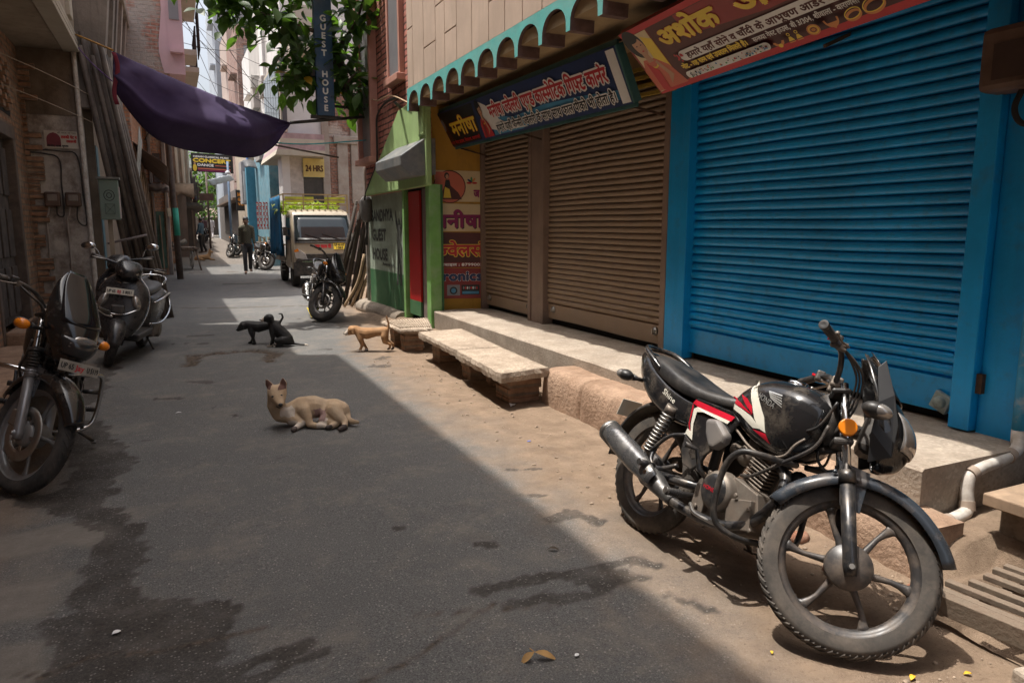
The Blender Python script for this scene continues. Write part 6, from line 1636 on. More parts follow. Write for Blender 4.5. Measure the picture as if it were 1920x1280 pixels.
# vertical guest house sign hung off the wall
t = thing('hanging_sign', 'tall narrow blue sign with white vertical letters among the leaves', 'sign')
MB().bx(2.14, 2.41, 11.6, 11.72, 3.12, 6.2).build('board', mat('sign blue', (.018, .075, .17), .5, var=.2, dust=(.2, .2, .2), dusta=.3), t, bevel=.01)
mb = MB(); fv = lambda a, b, w_=0: V(2.14 + a, 11.6 - w_, b)
for ch, z in zip('SANDHYA', [5.56 - k * .125 for k in range(7)]): lettering(mb, ch, fv, .135, z, .125, .003, 0, bold=.006, center=True)
for ch, z in zip('GUEST', [4.50 - k * .125 for k in range(5)]): lettering(mb, ch, fv, .135, z, .125, .003, 0, bold=.006, center=True)
for ch, z in zip('HOUSE', [3.69 - k * .125 for k in range(5)]): lettering(mb, ch, fv, .135, z, .125, .003, 0, bold=.006, center=True)
mb.build('lettering', P_WHITE, t)
mb = MB(); mb.beam((2.05, 11.66, 3.10), (2.5, 11.66, 3.10), .08, .05); mb.tube([(2.2, 11.75, 3.3), (2.98, 11.8, 3.28)], .022, 6); mb.tube([(2.2, 11.75, 5.4), (2.98, 11.8, 5.4)], .022, 6); mb.box((2.12, 11.7, 3.75), (.09, .1, .1)); mb.each('bracket', IRON, t)
# concert banner and hanging tin sheet up the lane
t = thing('banner', 'black concert banner with yellow lettering strung across the lane', 'banner')
fc = lambda a, b, w_=0: V(1.13 + a, 42 - w_ + .0 * a, 4.36 + b - .03 * a)
mb = MB(); mb.prism([(0, 0), (2.05, 0), (2.05, .95), (0, .95)], fc, -.03); mb.build('cloth', P_BLK, t)
L = Lay(); L.text(fc, 'INDIAN CLASSICAL MUSIC', .1, .74, .12, WHT, 1.75, .008); L.text(fc, 'CONCERT', .08, .50, .26, YEL, 1.85, .022); L.text(fc, 'DANCE', .28, .30, .17, WHT, .8, .012)
L.rect(fc, .3, .14, 1.9, .2, COR); L.rect(fc, .3, .05, 1.9, .10, MAG); L.ell(fc, (.16, .2), (.1, .18), YEL); L.ell(fc, (.16, .42), (.05, .06), SKN); L.rect(fc, 1.15, .33, 1.9, .37, COR); L.build(t)
mb = MB(); mb.tube([(.9, 42.05, 5.3), (1.13, 42.05, 5.3)], .015, 5); mb.tube([(3.18, 42.05, 5.25), (3.9, 42.05, 5.4)], .015, 5); mb.build('rope', IRON, t)
mb = MB(); mb.grid(10, 3, lambda u, v: V(1.57 + u * 1.0 + v * .2, 36 + v * .1, 3.56 + u * .28 - v * .24 + .02 * math.sin(u * 30)), 0); o = mb.build('tin_sheet', mat('bright tin', (.62, .66, .68), .5, metal=.1, var=.1), None, solid=.01); tag(o, 'bright pale sheet hanging tilted over the lane below the banner', 'sheet')
mb = MB(); mb.bx(1.5, 2.26, 45, 45.05, 2.96, 3.36); o = mb.build('board', mat('brown board', (.10, .055, .045), .8), None); tag(o, 'plain brown board hanging over the left of the lane', 'board')
# ================================================================ CLOTH, ROPES, WIRES
CLOTH = mat('purple tarpaulin', (.042, .025, .085), .9, var=.2, scale=3, dust=(.065, .045, .09), dusta=.5, dscale=1.5)
top = spline([(-.52, 10.5, 3.56), (.2, 10.85, 3.33), (.95, 11.2, 3.14), (1.73, 11.6, 2.98)], 12)
bot = spline([(-.55, 10.5, 3.10), (-.45, 10.55, 2.95), (-.12, 10.8, 2.56), (.38, 11.0, 2.45), (.80, 11.05, 2.41), (1.22, 11.15, 2.43), (1.46, 11.35, 2.62), (1.62, 11.5, 2.82), (1.73, 11.6, 2.97)], 12)
def at_pl(P, t):
    x = t * (len(P) - 1); i = min(int(x), len(P) - 2); return P[i].lerp(P[i + 1], x - i)
def tarp(u, v):
    p = at_pl(top, u).lerp(at_pl(bot, u), v)
    b = math.sin(v * PI) * math.sin(min(u * 1.2, 1) * PI) * .35
    f = .05 * math.sin(v * 9 + u * 5) * math.sin(u * PI) + .045 * noise.noise(V(u * 4, v * 3, 2)) + .03 * math.exp(-((v - .62 - .15 * u) / .05) ** 2) + .012 * math.sin(u * 46 + v * 6) * (v < .3)
    return p + V(.42 * 0, -1, 0) * (b + f) + V(0, 0, .012 * math.sin(u * 31) * (v > .97))
mb = MB(); mb.grid(90, 26, tarp, 0); o = mb.build('tarpaulin', CLOTH, None, solid=.004); tag(o, 'sagging dark purple tarpaulin strung across the lane', 'tarpaulin')
mb = MB(); mb.grid(3, 14, lambda u, v: V(-.535 + .05 * u + .03 * math.sin(v * 6), 10.46, 3.54 - v * .62), 0); o = mb.build('cloth_strip', mat('red rag', (.16, .012, .03), .8), None, solid=.004); tag(o, 'red rag hanging from the left corner of the tarpaulin', 'rag')
def line(name, label, pts, r, m, cat='wire', group=None):
    o = MB().tube(spline(pts, 6), r, 6).build(name, m, None); return tag(o, label, cat, group)
line('rope', 'orange rope tying the tarpaulin to the old house', [(-1.02, 11.9, 4.02), (-.78, 11.2, 3.80), (-.52, 10.5, 3.57)], .012, mat('orange rope', (.42, .2, .03), .8), 'rope')
line('rope', 'thin purple rope below the orange rope', [(-1.03, 11.9, 3.88), (-.8, 11.2, 3.52), (-.55, 10.5, 3.2)], .007, mat('purple rope', (.1, .03, .16), .8), 'rope')
line('pole', 'dark pole carrying the right end of the tarpaulin to the window frame', [(1.73, 11.6, 2.98), (2.9, 11.75, 3.16)], .026, IRON, 'pole')
line('rope', 'turquoise rope stretched from the tarpaulin to the brick corner', [(1.36, 11.45, 2.66), (2.0, 11.6, 2.68), (2.92, 11.75, 2.80)], .011, mat('turquoise rope', (.10, .45, .50), .7), 'rope')
line('pole', 'brown stick below the turquoise rope', [(1.38, 11.45, 2.64), (2.45, 11.65, 2.50)], .014, BARK, 'pole')
line('wire', 'upper thin wire sagging across the left house front', [(-1.74, 10.3, 3.42), (-1.3, 11, 3.32), (-.9, 12.2, 3.25), (-.6, 14, 3.2)], .006, BEIGEW)
line('wire', 'lower thin wire sagging across the left house front', [(-1.74, 10.6, 3.1), (-1.3, 11.2, 2.98), (-.9, 12.2, 2.88), (-.6, 14, 2.85)], .005, BEIGEW)
for k, (a, b, s_) in enumerate((((.4, 20, 6.6), (3.5, 26, 5.2), .3), ((.4, 22, 5.4), (3.6, 30, 4.9), .4), ((.5, 24, 7.4), (3.6, 27, 6.2), .3))):
    A, B = V(*a), V(*b); line('wire', ['wire crossing high over the lane from the pink house', 'lowest wire crossing the lane behind the tarpaulin', 'topmost wire crossing the strip of sky'][k], [A, A.lerp(B, .5) - V(0, 0, s_), B], .008, IRON)
line('cable', 'thick black cable snaking down the red brick front', [(2.92, 9.9, 3.18), (2.93, 10.6, 3.2), (2.93, 11.05, 3.08), (2.94, 11.15, 2.8), (2.94, 11.2, 2.4), (2.93, 11.6, 2.15), (2.93, 12.0, 1.9), (2.96, 12.3, 1.5)], .016, IRON, 'cable')
line('cable', 'pale cable looping above the black one on the brick front', [(2.9, 9.3, 3.0), (2.91, 10.2, 3.24), (2.9, 10.9, 3.28), (2.9, 11.4, 3.4)], .010, mat('tan cable', (.42, .28, .17), .7), 'cable')
MB().tube([(2.97, 9.95, 3.05), (2.75, 9.45, 3.02)], .02, 6).build('iron_rod', IRON, gh)

# ================================================================ LEANING PIPES, ELECTRIC BOX, POLES
random.seed(9)
for k in range(9):
    bx_ = -.52 + k * .052; by = 12.75 + .06 * (k % 3)
    tx_ = -1.0 + k * .042 + random.uniform(-.02, .02)
    o = MB().tube([(bx_, by - .35, 0), (tx_, by - .78, 4.0 + random.uniform(-.25, .15))], .034 if k % 2 else .042, 10).build('long_pipe', BARK, None)
    tag(o, 'dark brown pipe in the bundle leaning on the old house', 'pipe', 'dark pipes leaning on the left wall')
o = MB().tube(spline([(-.86, 12.1, 1.18), (-.7, 12.02, 1.22), (-.52, 12.02, 1.26), (-.36, 12.1, 1.30)], 4), .035, 8, flat=.5).build('cloth_tie', mat('grey rag', (.24, .2, .2), .9), None); tag(o, 'greyish rag tied round the leaning pipes', 'rag')
t = thing('junction_box', 'pale green steel junction box with painted outlines on a post', 'electric box', (-.78, 11.85, 0))
MB().box((0, 0, 1.80), (.24, .16, .56)).build('case', mat('pale green steel', (.20, .28, .24), .6, var=.2, scale=6, dust=(.14, .13, .1), dusta=.5), t, bevel=.01)
MB().box((.0, 0, 2.10), (.29, .22, .03)).build('lid', mat('grey lid', (.2, .2, .18), .7), t); MB().box((-.02, .03, .76), (.06, .05, 1.52)).build('post', BEIGEW, t)
MB().box((.125, -.01, 1.76), (.012, .10, .44)).build('label_strip', mat('strip', (.5, .42, .4), .7), t)
mb = MB()
fj = lambda a, b, w_=0: V(a, -.081 - w_, b)
for r_ in (.07, .035): mb.add(ell(fj, (-.0, 1.86), (r_, r_ * 1.1), .001, 20) + ell(fj, (0, 1.86), (r_ - .009, r_ * 1.1 - .009), .001, 20), [(i, (i + 1) % 20, 20 + (i + 1) % 20, 20 + i) for i in range(20)])
for a, b in (((-.06, 1.74), (.06, 1.74)), ((.06, 1.74), (.06, 1.60)), ((.06, 1.60), (-.06, 1.60)), ((-.06, 1.60), (-.06, 1.74)), ((-.06, 1.74), (.06, 1.60)), ((-.06, 1.60), (.06, 1.74))): mb.beam(fj(*a, .002), fj(*b, .002), .009, .002)
mb.build('painted_marks', BLACKP, t)
t = thing('utility_pole', 'brown utility pole with a green painted band left of the lane', 'pole', (.06, 22, 0))
MB().tube([(0.06, 0, -.3), (0, 0, 3), (-.04, 0, 6.6)], [.09, .08, .07], 10).build('pole', BARK, t); MB().cyl((.045, 0, 1.2), (.035, 0, 1.95), .095, .093, 10).build('green_band', mat('green sleeve', (.04, .36, .24), .6), t)
MB().beam((-.85, 0, 6.62), (.05, 0, 6.5), .05, .05).build('cross_arm', IRON, t)
t = thing('street_lamp', 'small white lamp head fixed on the orange brick house', 'lamp', (-.2, 21.8, 3.8)); MB().tube(spline([(-.3, 0, -.1), (-.15, 0, .15), (.05, 0, .1)], 4), .02, 6).build('arm', IRON, t); MB().box((.1, 0, .02), (.22, .12, .10), rot=Matrix.Rotation(.5, 3, 'Y')).build('lamp_head', mat('white lamp head', (.7, .7, .68), .4), t, bevel=.02)
o = MB().bx(-.1, .12, 24.2, 24.23, 1.75, 2.0).build('notice', mat('cream notice', (.6, .55, .4), .8), None, bevel=.01); tag(o, 'small cream notice beside the green pole band', 'sign')
t = thing('utility_pole', 'blue grey pole on the right of the lane near the lane end', 'pole', (2.74, 40, rise(40))); MB().tube([(0, 0, -.3), (.03, 0, 4.6)], [.07, .055], 8).build('pole', mat('pole blue', (.10, .16, .25), .6), t); MB().ball((0, -.1, 4.0), (.14, .1, .14), 10).build('lamp_head', mat('grey lamp', (.4, .42, .45), .4), t)
t = thing('utility_pole', 'thin brown pole in the middle distance under the brown board', 'pole', (1.95, 45.3, rise(45))); MB().tube([(0, 0, -.3), (0, 0, 4.6)], .06, 8).build('pole', BARK, t)
# poles by the guest house corner
random.seed(12)
for k in range(13):
    x0 = 2.62 + .05 * k; tx_ = min(3.22, 2.95 + .03 * k); ty = 12.75 + .05 * (k % 4); h_ = 1.55 + .5 * random.random()
    o = MB().tube([(x0 + random.uniform(-.05, .05), 13.3 + .16 * (k % 3), 0), (tx_, ty, h_)], [.034, .026], 8).build('bamboo_pole', mat('dark bamboo', (.035, .026, .02), .75, var=.4, scale=6, dust=(.09, .068, .05), dusta=.5, dscale=5), None); tag(o, 'dark bamboo pole stacked against the guest house corner', 'pole', 'bamboo poles against the guest house corner')
for k in range(5):
    o = MB().tube(spline([(2.68 + .13 * k, 12.75, .02), (2.92 + .07 * k, 12.68, .45), (3.05 + .05 * k, 12.66, .95 - .15 * k)], 4), .026, 7).build('log_stick', mat('pale stick', (.30, .21, .13), .85, var=.3, scale=8), None); tag(o, 'pale crooked stick in front of the dark bamboo poles', 'stick', 'pale sticks by the guest house corner')
t = thing('old_lamp_housing', 'grey hooded lamp housing hung on the mint wall corner', 'lamp', (2.98, 12.1, 1.72)); MB().tube([(0, 0, -.22), (0, 0, -.15), (0, 0, .12), (0, 0, .2)], [.05, .10, .12, .06], 14).build('housing', mat('galvanised grey', (.20, .19, .18), .5, metal=.3, var=.3, dust=(.12, .1, .08), dusta=.5), t); MB().tube([(0, 0, -.2), (-.02, 0, -.6)], .02, 6).build('stem', IRON, t)

# ================================================================ SMALL TRUCK
TAN = mat('tan truck paint', (.32, .27, .19), .35, var=.08, scale=4, dust=(.34, .27, .2), dusta=.5, dscale=2.5, coat=.2)
tk_ = thing('small_truck', 'tan mini truck with a blue tarpaulin on its side and a load rack', 'truck', mat4=Matrix.Translation((3.27, 17.55, 0)) @ Matrix.Rotation(R(-91), 4, 'Z'))
prof = [(.0, .42), (.02, .60), (.0, .86), (-.05, 1.06), (-.20, 1.40), (-.40, 1.74), (-.50, 1.81), (-.9, 1.85), (-1.35, 1.85), (-1.42, 1.75), (-1.45, .5), (-1.0, .42)]
cb = MB(); rings = []
for y, ins in ((-.75, .10), (-.735, .05), (-.70, .015), (-.6, .0), (0, -.015), (.6, .0), (.70, .015), (.735, .05), (.75, .10)):
    rings.append([V(x - ins * (1 if x > -.7 else -1), y * (1 - .10 * max(0, z - 1.0)), z - ins * (z > 1.6) * .6 + ins * .5 * (z < .5)) for x, z in prof])
cb.loft(rings, 0, True)
cab = cb.build('cab', TAN, tk_); md = cab.modifiers.new('e', 'EDGE_SPLIT'); md.split_angle = R(32)
def face(y, z): # front skin at height z
    P = [(.0, .42), (.02, .60), (.0, .86), (-.05, 1.06), (-.20, 1.40), (-.40, 1.74)]
    for (xa, za), (xb, zb) in zip(P, P[1:]):
        if za <= z <= zb: return V(xa + (xb - xa) * (z - za) / (zb - za) + .015, y, z)
    return V(0, y, z)
GLASS = mat('tinted glass', (.012, .018, .02), .04, var=.2, spec=.8)
ws = MB(); ws.grid(8, 6, lambda u, v: face((-.67 + 1.34 * u) * (1 - .10 * max(0, v * .6)), 1.07 + .63 * v) + V(.006, 0, 0)); ws.build('windscreen', GLASS, cab, solid=.006)
rub = MB(); rub.tube([face((-.675 + 1.35 * u) * (1 - .1 * max(0, v * .6)), 1.065 + .64 * v) + V(.006, 0, 0) for u, v in [(k / 8, 0) for k in range(8)] + [(1, k / 5) for k in range(5)] + [(1 - k / 8, 1) for k in range(8)] + [(0, 1 - k / 5) for k in range(5)]], .014, 6, loop=True); rub.build('screen_seal', BLKM, cab)
dsh = MB(); dsh.grid(4, 1, lambda u, v: face(-.6 + 1.2 * u, 1.10 + .07 * v) + V(.012, 0, 0)); dsh.build('dash_band', BLKM, cab, solid=.003)
dk = MB(); dk.prism([(-.73, .28), (.73, .28), (.73, .60), (.5, .68), (-.5, .68), (-.73, .60)], lambda u, v, w_: V(.03 + w_ - .05 * (abs(u) > .6), u, v), .06); dk.prism([(-.70, .58), (.70, .58), (.66, .66), (.46, .80), (-.46, .80), (-.66, .66)], lambda u, v, w_: V(.015 + w_, u, v), .02); dk.build('bumper', BLKM, cab, bevel=.02)
MB().beam(V(.10, -.55, .62), V(.10, .55, .62), .012, .02).build('chrome_strip', CHROME, cab)
for sg in (-1, 1):
    h = MB(); h.prism([(sg * .40, .66), (sg * .68, .70), (sg * .71, .88), (sg * .62, .93), (sg * .45, .80)], lambda u, v, w_: V(.012 + w_ - .10 * max(0, abs(u) - .6), u, v), .03); ho_ = h.build('headlight', mat('clear lamp', (.55, .53, .5), .12, metal=.3), cab, bevel=.006)
    a_ = MB(); a_.prism([(sg * .60, .86), (sg * .70, .84), (sg * .71, .885), (sg * .62, .932)], lambda u, v, w_: V(.03 + w_ - .10 * max(0, abs(u) - .6), u, v), .016); a_.build('indicator', AMBER, ho_)
    m_ = MB(); m_.tube([(-.2, sg * .74, 1.2), (-.12, sg * .86, 1.25)], .012, 6); m_.box((-.12, sg * .87, 1.33), (.05, .1, .2)); m_.build('mirror', BLKM, cab, bevel=.01)
    w_ = MB(); w_.prism([(-1.2, 1.12), (-.28, 1.12), (-.50, 1.66), (-1.2, 1.66)], lambda u, v, q: V(u, sg * (.752 - .09 * max(0, v - 1.0) + q), v), .006); w_.build('side_window', GLASS, cab)
    dl = MB(); dl.tube([(-.2, sg * .755, .6), (-.22, sg * .755, 1.1), (-.47, sg * .70, 1.72), (-1.25, sg * .70, 1.72), (-1.28, sg * .756, .6)], .006, 5); dl.build('door_seam', BLKM, cab); MB().box((-1.1, sg * .76, 1.0), (.12, .02, .03)).build('door_handle', BLKM, cab)
wp = MB(); wp.beam(face(.05, 1.12) + V(.02, 0, 0), face(-.42, 1.26) + V(.02, 0, 0), .012, .01); wp.beam(face(.45, 1.12) + V(.02, 0, 0), face(-.02, 1.27) + V(.02, 0, 0), .012, .01); wp.build('wiper', BLKM, cab)
fpl = lambda a, b, w_=0: face(a, .9 + b * .98) + V(.002 + w_, 0, 0)
pl_ = MB(); pl_.prism([(.22, .0), (.50, .0), (.50, .15), (.22, .15)], fpl, .006); po = pl_.build('number_plate', P_YEL, cab)
mb = MB(); lettering(mb, 'UP 65 AT', fpl, .24, .085, .075, .008, 0, bold=.003, width=.24); lettering(mb, '1083', fpl, .27, .015, .075, .008, 0, bold=.003, width=.18); mb.build('characters', BLACKP, po)
mb = MB(); lettering(mb, 'जय माता दी', fpl, -.22, .04, .11, .004, 0, bold=.006, width=.38); mb.build('red_lettering', P_RED, cab)
rb_ = MB()
for k in range(9): y = -.56 + k * .14; rb_.beam((-.48, y, 1.835), (-1.3, y, 1.875), .03, .02)
rb_.build('roof_rib', TAN, cab)
rk = MB()
for z in (1.98, 2.10, 2.23): rk.beam((-1.0, -.78, z), (-1.0, .78, z), .035, .03); 
for y in (-.78, -.3, .3, .78): rk.beam((-1.0, y, 1.85), (-1.0, y, 2.24), .03, .03)
for y in (-.78, .78):
    for z in (1.0, 1.4, 1.8, 2.23): rk.beam((-1.0, y, z), (-3.5, y, z), .03, .03)
rk.build('load_rack', mat('wooden rack', (.32, .24, .12), .8, var=.25, scale=6), tk_)
bed = MB(); bed.bx(-3.55, -1.5, -.74, .74, .55, .66); bed.bx(-3.55, -1.5, -.77, -.74, .66, 1.0); bed.bx(-3.55, -1.5, .74, .77, .66, 1.0); bed.bx(-3.4, -.2, -.3, .3, .35, .55); bed.build('load_bed', TAN, tk_)
tp = MB(); tp.grid(40, 14, lambda u, v: V(-1.15 - u * 2.5, -.83 - .05 * math.sin(u * 60) * (.3 + v) - .03 * math.sin(u * 23 + 1), 2.20 - v * (1.40 + .1 * math.sin(u * 17))), 0); tp.build('side_tarpaulin', mat('blue tarpaulin', (.015, .14, .30), .6, var=.25, scale=4, dust=(.1, .15, .2), dusta=.3), tk_, solid=.006)
st_ = MB()
for k in range(5): st_.beam((-1.55, -.84, .35 + k * .09), (-1.55, -.74, .35 + k * .09), .02, .02)
st_.beam((-1.55, -.84, .3), (-1.55, -.84, .75), .02, .02); st_.build('side_step', STEEL, tk_)
for x, y in ((-.62, -.62), (-.62, .62), (-2.75, -.62), (-2.75, .62)):
    w_ = MB(); c = (x, y, .27); w_.lathe([(.13, -.085), (.25, -.085), (.27, -.06), (.272, 0), (.27, .06), (.25, .085), (.13, .085)], c, (0, 1, 0), 28); wo = w_.build('wheel', TYREB, tk_)
    r_ = MB(); r_.lathe([(0, -.05), (.06, -.06), (.10, -.05), (.135, -.08), (.14, 0)], c, (0, 1, 0), 20); r_.lathe([(0, .05), (.06, .06), (.10, .05), (.135, .08), (.14, 0)], c, (0, 1, 0), 20); r_.build('rim', RIMG, wo)
# load of greens on the rack
lb_ = MB()
for y0, y1 in ((-.74, -.05), (.22, .72)): lb_.bx(-1.02, -.985, y0, y1, 2.03, 2.17)
lb_.each('headboard', mat('lime board', (.42, .46, .04), .6, var=.3, scale=6), tk_)
lf = MB(); random.seed(31)
for _ in range(420): leaf_geo(lf, V(random.uniform(2.5, 3.9), random.uniform(18.7, 20.8), random.uniform(1.8, 2.06)), V(random.gauss(0, 1), random.gauss(0, 1), random.gauss(0, .5)), V(0, 0, 1), .2, .10, 0, .15, 3)
o = lf.build('vegetable_load', leafmat('yellow green load', (.16, .20, .02), .25), None, fixn=False); tag(o, 'yellow green heap of greens loaded on the truck rack', 'load')

# ================================================================ OVERHANGING TREE
t = thing('wall_tree', 'big leaved tree growing out of the brick corner and hanging over the lane', 'tree', (0, 0, 0))
BR = [spline([(3.0, 12.15, 3.3), (2.7, 12.1, 3.6), (2.55, 12.0, 4.2), (2.2, 11.9, 4.9), (1.8, 11.8, 5.6)], 5),
      spline([(2.55, 12.0, 4.2), (2.2, 11.7, 4.35), (1.7, 11.5, 4.4), (1.2, 11.4, 4.5), (.8, 11.4, 4.6)], 5),
      spline([(2.6, 12.0, 4.0), (2.2, 11.8, 3.95), (1.9, 11.6, 3.75), (1.75, 11.5, 3.5)], 5),
      spline([(2.2, 11.9, 4.9), (1.6, 11.5, 5.0), (1.0, 11.3, 5.0), (.6, 11.2, 4.85)], 5),
      spline([(2.55, 12.0, 4.2), (2.75, 11.5, 4.5), (2.8, 11.1, 4.8)], 5), spline([(2.7, 12.1, 3.6), (2.6, 11.7, 3.6), (2.7, 11.4, 3.75)], 5),
      spline([(2.0, 11.85, 5.2), (2.3, 11.4, 5.5), (2.2, 11.0, 5.8)], 5)]
mb = MB(); mb.tube(spline([(3.05, 12.2, 2.9), (2.95, 12.15, 3.3), (2.7, 12.1, 3.6), (2.55, 12.0, 4.2), (2.2, 11.9, 4.9)], 5), [.13, .11, .09, .07, .05], 10)
for b in BR: mb.tube(b, [.04, .012], 7)
mb.build('trunk', TRUNKM, t)
random.seed(17); lf = MB()
for bi, b in enumerate(BR):
    n_ = (150, 330, 240, 240, 140, 90, 170)[bi]
    for k in range(n_):
        p = at_pl(b, random.uniform(.15, 1)) + V(random.gauss(0, .20), random.gauss(0, .22), random.gauss(0, .17) - .03)
        if bi in (2, 5) and p.z < 3.25: continue
        if p.y < 11.66 and abs(p.x / p.y - .194) < .022 and p.z < 4.75 and random.random() < .9: continue
        d = V(random.uniform(-1, .8), random.uniform(-1, .6), random.uniform(-.9, .35))
        s_ = random.uniform(.6, 1.15)
        leaf_geo(lf, p, d, V(random.gauss(0, .35), random.gauss(0, .35), 1), .27 * s_, .14 * s_, 1 if random.random() < .02 else 0, .10, 6)
lf.build('crown', [LEAF_NEAR, LEAF_YEL], t, fixn=False)

# ================================================================ LITTER, CART
def litter(name, label, x, y, L_, W_, m, a, curl=.3, z=None):
    mb = MB(); d = V(math.cos(a), math.sin(a), 0); s_ = V(-d.y, d.x, 0); pr = (.05, .6, .95, 1, .7, .2)
    mb.grid(5, 2, lambda u, v: V(x, y, 0) + d * (L_ * (u - .5)) + s_ * (W_ * (v - .5) * pr[min(int(u * 5.01), 5)]) + V(0, 0, (ground_z(x, y) + .005 if z is None else z) + curl * L_ * (1 - (2 * u - 1) ** 2) * .5 + abs(v - .5) * W_ * .3))
    return tag(mb.build(name, m, None, solid=.0015), label, 'litter')
DRY = mat('dry leaf', (.34, .20, .07), .7, var=.3, scale=20); YL = mat('yellow fallen leaf', (.66, .40, .03), .6)
mb = MB(); leaf_geo(mb, V(.985, 1.925, .026), V(-.75, -.05, -.28), V(0, -.3, 1), .062, .026, 0, .25, 6); leaf_geo(mb, V(.985, 1.925, .026), V(.9, -.45, -.18), V(0, -.3, 1), .085, .028, 0, .25, 6); mb.tube([(.985, 1.925, .026), (.975, 1.94, .034)], .002, 5)
tag(mb.build('dry_leaf', DRY, None, fixn=False), 'curled dry brown leaf at the bottom edge of the road', 'litter')
litter('dry_leaf', 'small dark leaf curl lying right of the road middle', 1.42, 2.60, .05, .018, mat('dark leaf', (.06, .04, .025), .8), -.6, .4)
litter('yellow_leaf', 'yellow leaf under the front wheel, left of two', 2.02, 1.33, .035, .017, YL, .4)
litter('yellow_leaf', 'yellow leaf nearest the bottom right corner', 2.20, 1.27, .03, .014, YL, -.3)
litter('yellow_leaf', 'tiny yellow leaf beside the front tyre shadow', 1.72, 1.62, .018, .01, YL, .9)
WH = mat('white paper', (.7, .7, .7), .8); BLP = mat('blue wrapper', (.05, .15, .6), .5)
litter('paper_scrap', 'white paper scrap on the dark damp patch', -.27, 2.67, .03, .022, WH, .5, .2)
litter('wrapper', 'blue and white wrapper in front of the drain pipe', 2.86, 1.72, .04, .028, BLP, .2, .2)
litter('paper_scrap', 'white scrap lying on the lit sand by the drain', 2.36, 5.02, .06, .05, WH, .7, .5)
litter('wrapper', 'blue speck on the sunlit sand before the platform', 2.05, 4.1, .03, .012, BLP, .1, .1)
litter('plastic_bag', 'crumpled white bag under the doorstep slab', 2.52, 7.95, .16, .11, WH, .3, .7)
litter('paper_scrap', 'white scrap in the shade left of the road', -.05, 5.9, .04, .02, WH, .2, .2)
litter('paper_scrap', 'pale scrap at the road edge near the kerb of shade', 1.12, 1.88, .02, .014, WH, .4, .1)
litter('yellow_rag', 'yellow leaf shaped rag beside the parked street motorcycle', 1.93, 11.5, .3, .2, mat('yellow rag', (.55, .42, .03), .7), 1.2, .9)
litter('paper_scrap', 'sheet of white board lying under the grate', 2.58, 1.18, .12, .06, WH, -.5, .1, .05)
random.seed(77)
mb = MB()
for k in range(420):
    x = random.uniform(1.85, 2.66); y = random.uniform(1.1, 7.5); x = max(x, dirt_edge(y) - .15 + random.random() * .3); s_ = random.choice((.003, .004, .006, .010))
    mb.ball((x, y, ground_z(x, y) + s_ * .3), (s_ * random.uniform(.8, 1.5), s_, s_ * .7), 5)
o = mb.build('gravel', mat('gravel', (.30, .23, .17), .95, var=.5, scale=40), None, fixn=False); o['kind'] = 'stuff'
RUB = mat('broken brick', (.26, .11, .065), .95, var=.3, scale=12, dust=(.3, .22, .16), dusta=.6, dscale=10, bump=.006)
for k, (x, y, s_) in enumerate(((2.42, 1.95, .075), (2.52, 2.25, .06), (2.33, 2.5, .05), (2.55, 1.7, .055))):
    mb = MB(); mb.ball((0, 0, 0), (s_, s_ * .75, s_ * .55), 9); mb.v = [v * (1 + .35 * noise.noise(v * 14 + V(k, 0, 0))) for v in mb.v]; o = mb.build('brick_lump', RUB, None, loc=(x, y, ground_z(x, y) + s_ * .2)); tag(o, 'broken brick lump lying in the gutter behind the front wheel', 'rubble', 'brick lumps in the gutter')
t = thing('edge_stone', 'broken pale stone block below the grate at the bottom right', 'stone', (2.37, 1.12, .02), R(-10)); mb = MB(); mb.box((0, 0, 0), (.22, .09, .07)); mb.build('block', CONC, t, bevel=.012)
# cart
t = thing('hand_cart', 'wooden hand cart with spoked wheels parked at the left of the lane', 'cart', (.12, 27.2, 0), R(8))
WD = mat('cart wood', (.12, .09, .07), .85, var=.3, scale=6); mb = MB()
for k in range(6): mb.box((-.45 + .18 * k, 0, .74), (.16, 1.6, .05))
mb.build('platform', WD, t); mb = MB(); mb.beam((-.5, -.7, .68), (.5, -.7, .68), .06, .06); mb.beam((-.5, .7, .68), (.5, .7, .68), .06, .06); mb.build('cross_beam', WD, t)
for x in (-.45, .45):
    w_ = MB(); w_.lathe([(.29, -.02), (.32, -.02), (.32, .02), (.29, .02), (.29, -.02)], (x, .2, .32), (1, 0, 0), 24)
    for k in range(12): a = k * PI / 6; w_.cyl((x, .2, .32), (x, .2 + .3 * math.cos(a), .32 + .3 * math.sin(a)), .008, n=5)
    w_.cyl((x - .05, .2, .32), (x + .05, .2, .32), .04, n=8); w_.build('wheel', STEEL, t)
for x in (-.45, .45): MB().tube([(x, -.7, .7), (x * 1.1 + .05, -1.0, 0)], .03, 6).build('leg', WD, t)
mb = MB(); mb.tube([(-.2, -.1, .77), (.3, .3, .95)], .09, 8); mb.box((-.25, .3, .85), (.3, .4, .2)); mb.build('sacks', mat('dark sacking', (.12, .10, .08), .9), t)

